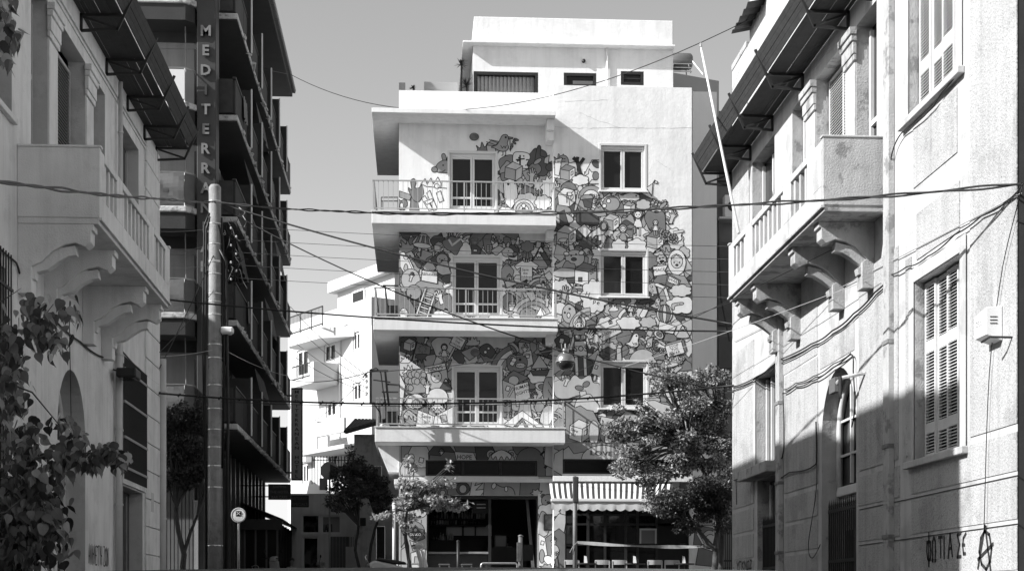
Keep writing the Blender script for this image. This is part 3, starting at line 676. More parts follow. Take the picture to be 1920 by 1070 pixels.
Mu.box(963, 320, 27, (MI, LI, LI), 4, False); Mu.ell(1003, 317, 12, 11, GR); Mu.ell(1008, 303, 9, 4, MI, -35, 10); Mu.hand(997, 325, 17, LI, 4); Mu.poly([(1021,297),(1030,291),(1028,308),(1020,306)], LI); Mu.ell(1031, 314, 8, 7, DK)
Mu.poly([(944,340),(955,336),(968,340),(972,372),(958,392),(946,380)], WH); Mu.ell(953, 344, 2, 3.4, BK, n=8); Mu.ell(966, 342, 2, 3.4, BK, n=8)
Mu.star(1028, 352, 16, 24, WH, 9, .68); Mu.cloud(988, 378, 20, 14, PA); Mu.cloud(1018, 380, 14, 12, PA); Mu.rainbow(982, 394, 4, 20, 0, 180, [WH, LI, PA]); Mu.ell(982, 386, 4, 4, WH); Mu.hand(943, 376, 12, LI, 160)
Mu.poly(smooth([(838,297),(846,292),(848,330),(838,322)]), MI); Mu.mouse(829, 312, 19, MI)
Mu.poly([(749,358),(772,366),(768,376),(749,370)], MI); Mu.blob(754, 384, 11, 11, GR); Mu.ell(753, 386, 3.5, 6, WH)
Mu.poly([(771,366),(780,362),(786,395),(768,395)], GR); Mu.poly(smooth([(770,340),(776,335),(780,342),(778,352),(786,352),(790,346),(794,362),(786,378),(776,376),(768,362),(766,352),(772,356)]), GR)
Mu.poly([(789,345),(797,335),(801,346),(808,334),(813,345),(821,332),(827,344),(826,352),(800,350)], WH)
for p in ([(790,372),(797,367),(812,393),(804,395)], [(800,362),(806,357),(820,392),(813,395)], [(796,378),(812,372),(812,378),(800,384)], [(818,362),(826,358),(832,376),(824,380)]): Mu.poly(p, WH)
Mu.ell(819, 349, 4.5, 4.5, WH); Mu.line([(826,352),(846,354)], 1.4)
m1 = Mu.build('mural', wl, (XL0, XM-.001, zY(397,YL,890), ZTL), DOORS)
# ---------------- left wall, middle floor
Mu = Mural(YL); g = random.Random(11)
filler(Mu, grid(742, 1045, 428, 600, 18, g), 12)
Mu.poly([(748,432),(815,432),(812,446),(790,452),(770,440),(765,452),(755,446)], DK); Mu.cloud(815, 436, 22, 14, PA); Mu.cloud(1000, 436, 44, 17, PA, 9); Mu.poly([(885,432),(920,432),(905,462),(900,478),(884,470),(879,452)], GR); Mu.poly([(884,452),(902,466),(898,480),(884,477)], DK); Mu.sign(891, 470, 7, 5, [], 10)
Mu.poly([(890,432),(918,432),(900,452),(878,450)], GR); Mu.poly([(930,432),(970,432),(975,452),(955,446)], GR); Mu.ell(891, 451, 6.5, 4.4, GR)
Mu.brolly(792, 455, 17, 8); Mu.blob(823, 452, 13, 13, DK); Mu.box(823, 462, 15, (LI, PA, MI), 0); Mu.blob(848, 458, 18, 18, GR); Mu.line([(842,450),(848,460),(866,446)], 3.5, PA); Mu.ell(865, 444, 3, 3, WH)
Mu.poly([(910,440),(924,436),(920,452),(926,470),(916,478),(908,468),(905,448)], GR); [Mu.ell(915+5*(k%2), 462+4*(k//2), 3, 3, MI, n=8, w=1) for k in range(6)]; Mu.text('Hi!', 931, 446, 8, -12)
Mu.mouse(955, 472, 14, LI, -1); Mu.poly([(920,470),(936,460),(946,466),(930,480)], LI); Mu.hand(970, 458, 11, PA, 190); Mu.tree(989, 466, 18, GR); Mu.mountain(1014, 480, 20, DK); Mu.mountain(1010, 488, 18, MI)
Mu.bear(829, 486, 11, MI, False); Mu.blob(832, 505, 13, 14, LI); Mu.poly([(750,474),(758,472),(776,500),(760,516),(750,500)], WH); Mu.ell(761, 482, 4, 4.5, WH); Mu.line([(766,486),(782,520)], 4); Mu.line([(766,486),(782,520)], 1.8, WH); Mu.poly(smooth([(757,505),(760,495),(764,498),(764,508)]), LI); Mu.ell(770, 524, 18, 20, LI); Mu.hand(772, 516, 10, PA, 15)
Mu.ell(806, 540, 30, 17, MI); Mu.poly([(791,506),(820,508),(820,532),(790,526)], WH); Mu.poly([(793,500),(806,486),(818,503),(812,509),(796,507)], LI); Mu.text('WELCOME', 806, 507, 4.6, 3); Mu.text('REFUGEES', 805, 514, 4.6, 6)
Mu.ell(776, 548, 14, 14, MI); Mu.poly([(749,545),(762,552),(776,575),(780,595),(749,595)], GR); Mu.line([(765,560),(770,554)], 5); Mu.ell(757, 588, 8, 10, WH); Mu.line([(751,583),(764,582)], 1.2); Mu.line([(751,587),(764,586)], 1.2)
Mu.ladder(808, 542, 790, 595, 20, 6); Mu.poly(smooth([(826,560),(815,570),(818,580),(826,586),(836,578),(846,586),(846,556),(836,552)]), GR); Mu.hand(823, 552, 16, WH, -18); Mu.cloud(830, 592, 18, 9, WH); Mu.poly([(830,535),(847,529),(847,535),(832,541)], WH)
Mu.shirt(987, 505, 22, WH); Mu.text('Save', 985, 505.5, 5); Mu.text('the', 985, 512, 4.6); Mu.text('children', 986, 519, 5); Mu.flower(987, 526.5, 2.4, LI); Mu.line([(950,488),(1036,488)], 1.4)
Mu.blob(951, 516, 13, 18, MI); Mu.house(955, 519, 10, WH, GR); Mu.poly([(946,528),(962,524),(970,532),(950,540)], LI); Mu.ell(953, 566, 12, 16, GR); Mu.cup(960, 572, 13, WH); Mu.poly([(1020,516),(1030,508),(1037,518),(1030,530)], PA); Mu.hand(1018, 532, 9, LI)
Mu.rainbow(1000, 598, 18, 42, 20, 160, [LI, MI, LI]); Mu.ell(990, 590, 16, 14, GR); Mu.dot(996, 583); Mu.dot(985, 584); Mu.poly([(1005,592),(1014,575),(1020,592)], WH); Mu.poly([(985,548),(1000,544),(1006,560),(996,566)], LI); Mu.hand(1025, 560, 13, PA)
m2 = Mu.build('mural', wl, (XL0, XM-.001, zY(598,YL,890), zY(430,YL,890)), DOORS)
# ---------------- left wall, lower floor
Mu = Mural(YL); g = random.Random(21)
filler(Mu, grid(742, 1045, 625, 805, 18, g), 22)
Mu.poly([(748,629),(1038,629),(1038,640),(748,642)], GR, line=False); Mu.cloud(925, 628, 36, 24, LI, 9); Mu.blob(765, 640, 16, 12, DK); Mu.poly([(752,640),(766,646),(762,662),(750,658)], DK); Mu.box(768, 645, 18, (LI, PA, LI), 5)
Mu.poly([(781,642),(808,650),(806,664),(788,668),(776,662)], GR); [Mu.ell(792+7*math.cos(k*.8), 654+6*math.sin(k*.8), 1.3, 1.3, MI, n=6, w=.8) for k in range(8)]; Mu.line([(782,640),(768,690)], 3); Mu.flame(790, 670, 12, DK, 180); Mu.hand(800, 634, 9, PA, 20)
Mu.blob(832, 650, 20, 20, LI); Mu.kid(833, 658, 17, DK, PA); Mu.sign(858, 641, 24, 22, ['OPEN', 'THE', 'BORDERS'], 28, WH, 4.0, 26, 4); Mu.flame(886, 640, 14, LI); Mu.poly([(864,660),(890,648),(906,658),(880,676)], MI); Mu.ell(891, 661, 6, 4, GR); Mu.blob(914, 658, 13, 12, DK); Mu.ell(910, 660, 3, 3, WH); Mu.ell(916, 653, 2.6, 2.6, WH)
Mu.rainbow(975, 700, 20, 56, 110, 165, [LI, MI, PA, GR]); Mu.box(989, 645, 28, (LI, MI, GR), -5, False); Mu.hand(984, 652, 13, PA, 5); Mu.poly([(982,660),(996,656),(1000,682),(986,690)], PA); Mu.sign(989, 667, 7, 8, [], 8); Mu.blob(1026, 648, 13, 17, DK); Mu.bird(1014, 650, 11, PA, -1); Mu.line([(1008,664),(1030,672)], 2.6)
Mu.poly(smooth([(950,678),(954,668),(975,666),(988,672),(986,692),(968,698),(954,694)]), GR); Mu.rainbow(961, 672, 5, 8, 0, 180, [MI]); Mu.sign(962, 678, 8, 15, ['HOPE'], 30, WH, 3.2); Mu.ell(976, 685, 10, 5, PA); Mu.text('PEACE', 976, 685, 4.6, -2); Mu.ell(975, 674, 2, 2, BK, n=6); Mu.boat(1011, 684, 19)
Mu.poly([(749,664),(758,668),(790,690),(795,705),(749,705)], PA); Mu.flame(760, 675, 10, WH); Mu.flame(766, 694, 12, WH); Mu.poly([(757,700),(795,690),(803,735),(760,740)], MI)
for k in range(7): Mu.ell(766+(k%3)*13+random.Random(k).uniform(-3,3), 700+(k//3)*13, 6, 6.5, MI, n=14, w=1.3); Mu.ell(770+(k%3)*12, 703+(k//3)*12, 5, 6, MI, n=12, w=1.1)
Mu.poly([(798,690),(836,678),(842,728),(810,734),(803,720)], LI); Mu.sign(816, 690, 40, 12, ['NEWS'], -12, WH, 7.5); Mu.ell(818, 706, 10, 11, PA); Mu.line([(808,698),(828,694)], 2.4); Mu.dot(815, 705); Mu.dot(822, 704); Mu.line([(815,712),(820,711)], 1.2); Mu.mountain(836, 720, 12, DK)
Mu.ell(820, 745, 20, 18, WH); Mu.hand(801, 722, 14, WH, 0); Mu.ell(778, 752, 17, 14, WH, -15); Mu.ell(784, 756, 13, 9, LI, -15); [Mu.line([(774+k*4,752),(776+k*4,762)], 1.1) for k in range(5)]; Mu.poly([(749,700),(760,722),(752,780),(749,780)], WH); Mu.blob(768, 785, 12, 14, LI); Mu.flame(768, 790, 13, MI)
Mu.poly([(785,768),(815,752),(812,780),(790,785)], GR); Mu.bear(820, 772, 16, LI); Mu.poly([(784,768),(815,780),(811,802),(779,802)], WH); Mu.poly([(815,780),(849,762),(849,802),(811,802)], WH); Mu.sign(832, 784, 11, 13, [], -10, LI); Mu.text('Save', 799, 780, 7.5, 10); Mu.text('us!', 800, 790, 7, 10)
Mu.poly([(942,712),(963,694),(992,708),(966,722)], GR); Mu.ell(963, 713, 10, 9, LI); Mu.poly([(942,712),(944,752),(966,754),(966,722)], LI); Mu.sign(952, 728, 7, 9, [], 20); Mu.poly([(964,722),(990,715),(996,755),(968,762)], WH); Mu.text('HUMAN', 978, 725, 6.2, -16); Mu.text('RIGHTS', 979, 735, 6.2, -16); Mu.line([(954,742),(962,728)], 5); Mu.line([(954,742),(962,728)], 3, LI)
Mu.cup(951, 758, 17, MI); Mu.poly([(975,752),(993,746),(1000,802),(968,802)], PA); Mu.sign(986, 753, 5, 7, [], 4); Mu.ell(1016, 724, 13, 8, PA, 12); Mu.ell(1018, 725, 9, 5, GR, 12); Mu.hand(1003, 740, 11, PA); Mu.blob(1030, 735, 12, 28, MI); [Mu.line([(1028+3*(k%3),715+k*5),(1030+3*(k%3),720+k*5)], 1.2) for k in range(8)]
Mu.poly([(943,796),(979,769),(1020,800),(1006,800),(979,783),(962,800)], WH); Mu.poly([(979,783),(990,800),(984,800),(979,790),(970,800),(966,800)], GR); Mu.poly(smooth([(1012,790),(1020,764),(1034,760),(1038,775),(1030,795)]), LI)
m3 = Mu.build('mural', wl, (XL0, XM-.001, zY(803,YL,890), zY(626,YL,890)), DOORS)
# ---------------- right wall, all floors
Mu = Mural(YR); g = random.Random(31)
edge = [(1040,300),(1055,296),(1075,318),(1090,330),(1104,328),(1124,312),(1126,360),(1210,362),(1236,372),(1248,386),(1246,420),(1262,436),(1284,462),(1297,484),(1300,640),(1300,832),(1036,832)]
def inpoly(x, y, P):
    r = False
    for (a, b), (c_, d) in zip(P, P[1:]+P[:1]):
        if (b > y) != (d > y) and x < (c_-a)*(y-b)/(d-b)+a: r = not r
    return r
filler(Mu, grid(1036, 1300, 305, 832, 18, g, lambda x, y: inpoly(x, y, edge)), 35)
# upper part
Mu.ell(1056, 303, 10, 12, MI); [Mu.dot(1052+3.5*(k%3), 298+5*(k//3), 1.3) for k in range(6)]; Mu.poly([(1040,300),(1054,296),(1048,330),(1040,328)], WH); Mu.text('LIFE', 1047, 304, 5, 6); Mu.box(1064, 322, 23, (MI, PA, GR), 0)
Mu.line([(1090,334),(1082,302),(1076,297)], 7); Mu.line([(1082,302),(1083,296)], 6); Mu.line([(1084,312),(1094,298)], 6); Mu.poly([(1094,330),(1110,300),(1124,300),(1124,345),(1106,345)], PA); Mu.ell(1118, 308, 9, 6, DK, 40); Mu.star(1108, 330, 11, 14, WH, 5, .5); Mu.ell(1117, 330, 6, 8, GR)
Mu.rainbow(1066, 356, 0, 15, 0, 180, [GR]); Mu.cloud(1088, 338, 14, 9, WH, 6); Mu.box(1062, 368, 27, (WH, PA, WH), -6); Mu.line([(1063,362),(1063,380)], 2); Mu.sign(1068, 364, 8, 6, [], 0); Mu.poly([(1085,350),(1092,346),(1092,362),(1080,395),(1076,395)], LI); Mu.ell(1088, 354, 5, 6, PA)
Mu.rainbow(1108, 372, 8, 24, 0, 180, [WH, MI]); Mu.ell(1100, 371, 12, 6, MI, -5); Mu.poly([(1092,374),(1112,372),(1108,392),(1096,388)], DK); [Mu.line([(1114,370+4*k),(1126,366+4*k)], 1.1) for k in range(5)]; [Mu.line([(1115+3*k,364),(1116+3*k,386)], 1.1) for k in range(4)]
Mu.ell(1146, 382, 16, 14, MI); Mu.ell(1141, 377, 4, 4, WH); Mu.ell(1133, 386, 4, 4, WH); Mu.box(1180, 388, 18, (WH, LI, MI), 0, False); Mu.whale(1182, 371, 18, PA); Mu.poly([(1198,360),(1224,374),(1218,380),(1200,376)], DK); Mu.poly([(1212,352),(1224,344),(1222,368)], PA); Mu.line([(1224,344),(1228,338)], 2); Mu.sign(1230, 342, 5, 4, [], 20)
Mu.cloud(1206, 384, 12, 9, LI, 6); Mu.ladder(1222, 378, 1244, 388, 12, 4); Mu.ell(1243, 385, 9, 3.5, MI, -40)
Mu.blob(1100, 412, 20, 14, DK); Mu.box(1146, 415, 24, (MI, WH, LI), 0); Mu.ell(1068, 404, 8, 4.5, WH); Mu.ell(1068, 404, 4, 2, LI, w=1.2); Mu.blob(1056, 412, 16, 10, LI); Mu.poly([(1049,398),(1058,394),(1066,420),(1050,424)], DK)
Mu.blob(1232, 416, 20, 22, GR); Mu.hand(1262, 402, 15, PA, 18); Mu.kid(1196, 412, 24, MI, WH, PA, -1); Mu.box(1182, 430, 16, (GR, MI, GR), 0, False); Mu.poly([(1170,432),(1188,430),(1186,446),(1172,446)], GR)
Mu.kid(1168, 438, 21, MI, MI, GR, 1, True); Mu.cloud(1160, 464, 12, 14, PA, 6); Mu.cloud(1194, 462, 16, 13, WH, 6); Mu.box(1228, 448, 26, (LI, WH, GR), 0); Mu.kid(1229, 424, 14, PA, WH, WH, 1); Mu.spiral(1248, 440, 11); Mu.spiral(1262, 446, 10); Mu.line([(1264,436),(1280,433)], 6); Mu.line([(1264,436),(1280,433)], 4, PA)
Mu.box(1062, 440, 30, (LI, PA, LI), 0); Mu.flame(1056, 452, 9, PA, 180); Mu.poly(smooth([(1104,440),(1120,428),(1128,420),(1136,416),(1140,428),(1130,440),(1116,442),(1108,450)]), PA); Mu.ell(1132, 424, 8, 10, GR); Mu.ell(1132, 424, 5, 7, WH); Mu.poly([(1082,430),(1096,420),(1108,434),(1098,446)], WH); Mu.star(1100, 456, 22, 14, DK, 8, .6)
Mu.poly([(1066,460),(1074,458),(1080,476),(1070,476)], PA); Mu.ell(1078, 484, 18, 16, LI); Mu.ell(1062, 476, 5, 4, WH, 20); Mu.ell(1090, 474, 5, 4, WH, -20); Mu.dot(1071, 479, 2); Mu.dot(1080, 477, 2); Mu.ell(1076, 486, 5, 3, DK); Mu.blob(1055, 500, 12, 14, LI); Mu.blob(1066, 502, 11, 12, MI); Mu.hand(1106, 478, 14, LI, 2)
Mu.blob(1062, 512, 26, 10, LI); Mu.box(1098, 512, 34, (WH, MI, GR), 0, False); Mu.sign(1088, 524, 7, 8, [], 0, DK); [Mu.ell(1108+4*k, 512-3*k, 2, 2.4, MI, n=8, w=1.1) for k in range(3)]; Mu.ell(1077, 546, 6, 6, GR); Mu.line([(1074,540),(1066,530)], 2.4); Mu.cloud(1078, 558, 11, 9, WH, 6)
Mu.cloud(1115, 555, 23, 27, WH, 9)
for ch, x, y, a in (('H', 1102, 551, 20), ('o', 1108, 558, 15), ('p', 1115, 564, 10), ('e', 1122, 567, 20)): Mu.text(ch, x, y, 8.5, a)
# right of the windows
Mu.blob(1222, 488, 12, 14, GR); Mu.star(1240, 486, 11, 10, LI, 8, .75); Mu.dot(1237, 485, 1.8); Mu.dot(1243, 483, 1.8); Mu.ell(1241, 490, 4, 2, BK, -10); Mu.ell(1269, 492, 17, 24, WH); Mu.ell(1269, 490, 11, 13, PA); Mu.poly([(1258,486),(1268,478),(1280,486),(1276,480),(1268,476),(1260,480)], LI); Mu.dot(1264, 492); Mu.dot(1274, 492); Mu.ell(1269, 497, 2.4, 1.8, DK)
Mu.line([(1222,502),(1236,560)], 3.4); Mu.blob(1240, 523, 14, 12, GR); Mu.poly([(1224,500),(1252,497),(1246,508),(1250,514),(1226,518)], WH); Mu.text('PEACE', 1236, 506, 5.4, -8); Mu.poly([(1252,512),(1284,518),(1296,538),(1270,546),(1248,536)], MI); Mu.poly([(1252,512),(1276,526),(1270,546),(1248,534)], GR); Mu.poly([(1254,517),(1272,526),(1270,536),(1252,528)], WH); Mu.text('WAR', 1262, 526, 5.4, 22)
Mu.cloud(1276, 545, 18, 10, PA, 7); Mu.line([(1230,533),(1246,540),(1253,562)], 7); Mu.line([(1230,533),(1246,540),(1253,562)], 4.6, WH); [Mu.ell(1221+1.2*k, 537+8*k, 2.2, 2.2, WH, n=6, w=1) for k in range(3)]; Mu.cloud(1278, 572, 26, 14, WH, 8); Mu.leg(1268, 571, 12, LI, 80)
Mu.bird(1232, 570, 13, LI); Mu.ball(1246, 588, 15); Mu.poly([(1182,570),(1190,570),(1186,585),(1176,583)], PA); Mu.text('A', 1184, 577, 6); Mu.poly([(1164,566),(1170,564),(1174,576),(1164,578)], PA); Mu.ell(1158, 586, 15, 12, MI); Mu.flame(1150, 578, 10, WH); Mu.poly([(1198,592),(1208,575),(1216,580),(1206,600)], WH); Mu.rainbow(1186, 604, 10, 30, 120, 175, [PA, GR, WH])
# lower part
Mu.ell(1067, 588, 13, 18, LI); Mu.dot(1059, 586, 2.2); Mu.dot(1068, 579, 2.4); Mu.ell(1066, 591, 3, 5, WH); Mu.rainbow(1110, 620, 22, 44, 95, 170, [PA, MI, LI]); Mu.poly([(1115,612),(1158,594),(1170,606),(1128,630)], WH); Mu.house(1144, 603, 7, WH, DK, -20); Mu.cloud(1178, 606, 20, 11, WH, 8); Mu.poly([(1116,622),(1160,608),(1166,622),(1130,640)], PA); Mu.text('πρόσφυγες', 1143, 622, 6, -24)
Mu.cloud(1215, 604, 14, 9, LI); Mu.hand(1236, 607, 12, PA, 150); Mu.poly([(1236,602),(1268,612),(1262,626),(1234,620)], WH); Mu.mountain(1280, 622, 13, LI); Mu.box(1222, 622, 14, (LI, MI, PA), 20)
Mu.poly([(1056,620),(1070,616),(1074,632),(1058,638)], LI); Mu.text('ARE', 1062, 623, 3.6); Mu.text('ONE', 1062, 629, 4.4); Mu.blob(1054, 640, 13, 13, DK); Mu.sign(1053, 639, 8, 9, [], 15)
Mu.kid(1087, 628, 1, MI); Mu.poly([(1076,654),(1100,652),(1104,684),(1074,688)], GR); Mu.blob(1092, 690, 22, 20, DK)
for q in (1080, 1096): Mu.poly([(q-3,664),(q+3,664),(q+5,704),(q-1,704)], WH)
for q in ((1076,632,1070,654), (1099,632,1106,652)): Mu.line([(q[0],q[1]),(q[2],q[3])], 6.4); Mu.line([(q[0],q[1]),(q[2],q[3])], 4, WH)
Mu.poly([(1077,638),(1098,636),(1101,666),(1076,669)], PA); Mu.text('SOS', 1089, 653, 10.5, -2); Mu.poly([(1076,628),(1100,628),(1098,639),(1077,640)], DK); Mu.ell(1083, 632, 5, 5, MI); Mu.ell(1093, 632, 5, 5, MI); Mu.ell(1086, 605, 12, 14, PA); [Mu.line([(1086,592),(1077+4.5*k,606)], 1.2) for k in range(5)]; Mu.ell(1086, 611, 8, 7, WH); Mu.dot(1083, 610); Mu.dot(1090, 610); Mu.ell(1087, 616, 2, 2.4, BK, n=8)
Mu.star(1142, 650, 18, 10, LI, 8, .7); Mu.hand(1161, 648, 12, PA, -5); Mu.poly([(1156,652),(1164,652),(1166,676),(1156,676)], LI); Mu.bird(1190, 640, 17, WH); Mu.poly(smooth([(1170,668),(1186,662),(1200,657),(1204,660),(1190,668),(1178,676)]), GR)
Mu.box(1140, 664, 24, (DK, GR, DK), 10, False); [Mu.line([(1122+5*k,672-3*k),(1142+5*k,680-3*k)], 1.2) for k in range(3)]; Mu.poly([(1100,672),(1122,654),(1126,680)], LI); Mu.poly([(1108,700),(1120,664),(1138,680),(1124,706)], WH); Mu.sign(1118, 688, 5, 7, [], 20); Mu.sign(1115, 708, 5, 11, [], 10, LI)
Mu.rainbow(1205, 680, 0, 26, 0, 180, [LI]); Mu.poly([(1214,634),(1224,632),(1222,650),(1210,652)], LI); Mu.ell(1216, 645, 3, 3, WH); Mu.ell(1235, 627, 10, 7, PA, 40); Mu.ell(1236, 627, 6, 4, GR, 40); Mu.ell(1230, 648, 7, 10, DK); Mu.hand(1234, 647, 12, WH, -70); [Mu.flower(1240+7*(k%3), 655+6*(k//3), 3.6) for k in range(5)]
Mu.sign(1265, 655, 32, 22, ['STOP', 'THE', 'WAR'], -16, WH, 5.4, 22, 5); [Mu.flower(x, y, 3.8) for x, y in ((1259,664), (1280,672), (1276,678), (1262,690))]; Mu.blob(1236, 668, 12, 8, GR); Mu.ell(1258, 684, 14, 4, PA, -10); Mu.star(1240, 705, 20, 14, MI, 8, .6)
Mu.poly(smooth([(1040,705),(1054,714),(1060,702),(1068,710),(1078,702),(1090,710),(1106,702),(1112,716),(1124,720),(1124,745),(1090,740),(1060,748),(1040,740)]), LI); Mu.hand(1064, 710, 12, PA, 20); Mu.ell(1099, 720, 7, 5, GR, -30); Mu.ell(1086, 727, 8, 4.5, GR, 10); Mu.poly([(1086,734),(1098,732),(1102,748),(1090,750)], PA); Mu.blob(1100, 760, 22, 18, PA)
Mu.poly([(1060,752),(1078,764),(1088,760),(1100,768),(1112,770),(1122,790),(1150,822),(1060,830)], MI); Mu.box(1087, 805, 32, (WH, LI, WH), 4); Mu.text('Save', 1077, 806, 6, 22); Mu.text('us!', 1075, 814, 5.5, 22); Mu.poly(smooth([(1105,800),(1112,788),(1122,798),(1120,828),(1106,828)]), PA); Mu.ell(1136, 812, 12, 18, MI); Mu.ell(1140, 822, 7, 10, WH); Mu.blob(1180, 800, 30, 26, LI); Mu.blob(1230, 780, 30, 26, PA); Mu.cloud(1270, 740, 22, 16, WH); Mu.blob(1260, 800, 30, 20, GR)
m4 = Mu.build('mural', wr, (XM+.002, XR1-.001, zY(829,YR,1160), zY(290,YR,1160)), WINS)
# ---------------- ground floor band and pillars
Mu = Mural(YL); g = random.Random(41)
Mu.poly([(740,832),(1060,832),(1060,1075),(740,1075)], LI, line=False)
Mu.poly([(766,836),(800,836),(806,848),(802,876),(756,876),(752,860)], PA); Mu.poly([(752,836),(772,836),(764,852),(752,866)], MI); [Mu.ell(764+7*(k%2), 856+7*(k//2), 6, 6, WH, n=10) for k in range(4)]; Mu.ell(763, 882, 13, 16, PA); Mu.sign(790, 862, 8, 9, [], 12)
Mu.poly([(803,848),(815,834),(842,834),(852,846),(850,864),(804,864)], DK); Mu.hand(828, 846, 10, PA, 2); Mu.poly([(806,852),(826,854),(834,846),(858,848),(854,864),(804,864)], GR); Mu.poly([(850,834),(890,834),(896,848),(856,848)], GR); Mu.poly([(852,846),(888,848),(894,863),(856,863)], PA); Mu.text('HOPE', 871, 856, 8, 2); Mu.poly([(890,834),(922,834),(930,850),(924,864),(894,864)], DK); Mu.bear(940, 868, 26, LI, True)
Mu.poly([(960,832),(990,832),(990,846),(968,852),(962,842)], GR); Mu.poly(smooth([(968,866),(975,846),(995,838),(1012,846),(1022,870),(1020,925),(1002,925),(1006,884),(990,870)]), GR); Mu.flower(1023, 842, 5, LI); Mu.line([(1014,852),(1020,846)], 4); Mu.flower(1033, 860, 5, LI); Mu.line([(1022,876),(1030,864)], 5); Mu.poly([(1022,836),(1048,836),(1048,862),(1036,868),(1040,880),(1020,870)], PA)
Mu.poly([(740,892),(1035,892),(1035,930),(740,930)], LI); Mu.blob(850, 918, 26, 12, GR); Mu.ell(830, 922, 9, 9, GR); Mu.ell(830, 923, 5, 5, LI); Mu.ell(868, 915, 13, 12, DK); Mu.ell(868, 916, 7, 8, LI); Mu.poly([(886,892),(898,892),(890,910),(906,904),(892,918),(912,916),(900,930),(880,930)], PA); Mu.poly([(908,902),(976,902),(976,930),(906,930)], MI); Mu.line(smooth([(926,904),(940,912),(956,912),(964,920),(962,930)])[:-5], 1.6); Mu.ell(926, 910, 4, 6, WH, 20); Mu.ell(949, 916, 3, 5, WH); Mu.poly([(976,900),(1012,900),(1010,930),(974,930)], GR); Mu.star(1006, 924, 12, 9, LI, 7, .6)
# pillar between the bar and the shop, corner pillar
def pillar(Mu): Mu.poly([(1008,925),(1062,925),(1062,1075),(1008,1075)], PA, line=False); Mu.bear(1028, 938, 13, MI, False); Mu.cloud(1028, 958, 20, 12, WH, 7); Mu.blob(1018, 985, 14, 24, LI); Mu.blob(1050, 980, 14, 18, PA); Mu.poly([(1010,1000),(1022,1008),(1030,1062),(1010,1066)], WH); Mu.sign(1017, 1017, 6, 7, [], 12); Mu.poly([(1022,1008),(1048,990),(1060,1000),(1060,1070),(1030,1068)], GR); Mu.ell(1016, 1042, 5, 13, MI); Mu.hand(1038, 1012, 12, PA, -8); Mu.poly(smooth([(1034,1022),(1044,1022),(1048,1034),(1038,1052),(1026,1054),(1034,1038)]), PA); Mu.ell(1030, 1050, 12, 8, WH, 35); Mu.flower(1044, 1037, 4); Mu.line([(1045,1042),(1048,1064)], 1.6); Mu.star(1026, 1064, 16, 9, MI, 8, .6)
pillar(Mu)
Mu.poly([(740,925),(800,925),(800,1075),(740,1075)], LI, line=False); Mu.ell(788, 960, 12, 10, PA); Mu.line([(780,972),(780,976)], 1.4); Mu.line([(790,974),(790,980)], 1.4); Mu.hand(765, 970, 11, PA); Mu.poly(smooth([(772,974),(792,984),(796,1000),(784,996),(772,990)]), MI); Mu.blob(780, 1000, 16, 12, GR); Mu.poly([(768,1012),(784,1018),(796,1030),(774,1032)], LI); Mu.poly([(770,1036),(797,1028),(797,1072),(772,1072)], WH); Mu.sign(783, 1050, 12, 14, [], 4, LI); Mu.poly([(752,1030),(766,1020),(770,1072),(752,1072)], LI); Mu.poly([(752,900),(756,960),(762,1010),(752,1026)], MI)
m5 = Mu.build('mural', wl, (XL0, XM-.001, GZ, zY(833,YL,890)), [STRIP_L, BAR])
Mu = Mural(YR)
Mu.poly([(1030,829),(1300,829),(1300,945),(1030,945)], MI, line=False); Mu.poly([(1030,836),(1052,846),(1066,836),(1076,850),(1098,846),(1100,862),(1050,862),(1052,880),(1036,882)], LI); Mu.ell(1130, 860, 40, 26, PA); Mu.text('LOVE', 1128, 849, 9, 3, GR, 1.5); Mu.text('LOVE', 1128, 849, 8, 3, DK, 1.5); Mu.blob(1200, 855, 26, 20, GR); Mu.blob(1260, 860, 30, 25, LI); Mu.poly([(1036,880),(1056,892),(1056,840),(1040,850)], LI)
Mu.poly([(1030,893),(1300,893),(1300,945),(1030,945)], LI); [Mu.poly([(1060+k*36,893),(1080+k*36,893),(1076+k*36,944),(1056+k*36,944)], (GR, PA, MI)[k%3]) for k in range(7)]
Mu.poly([(1290,940),(1312,940),(1312,1080),(1290,1080)], WH, line=False); pillar(Mu)
m6 = Mu.build('mural', wr, (XM+.002, XR1-.001, GZ, zY(829.5,YR,1160)), [STRIP_R, SHOP])
# painted pier at the right end, beyond the shop window
q = rect(1294, 1338, 940, 1080, YR+.3)
pier = MB().box(XR1+.003, q[1], YR+.3, YR+1.2, GZ, q[3]).build('pier', M_white, T)
Mu = Mural(YR+.3); Mu.poly([(1296,940),(1345,940),(1345,1090),(1296,1090)], WH, line=False); Mu.ell(1330, 945, 14, 16, LI); Mu.hand(1330, 940, 10, PA); Mu.poly([(1310,968),(1326,956),(1345,966),(1345,985),(1308,985)], MI); Mu.poly([(1308,985),(1345,990),(1345,1020),(1300,1020),(1302,1000)], GR); Mu.ell(1330, 1010, 14, 17, LI); Mu.ell(1332, 1012, 10, 11, PA); Mu.dot(1328, 1011); Mu.hand(1307, 994, 8, WH, -15); Mu.line([(1308,1000),(1318,1018)], 5); Mu.line([(1308,1000),(1318,1018)], 3, WH); Mu.rainbow(1330, 1016, 12, 20, 200, 340, [WH]); Mu.poly([(1310,1024),(1345,1036),(1345,1062),(1304,1058)], GR)
Mu.build('mural', pier, (XR1+.004, q[1]-.001, GZ, q[3]), [])
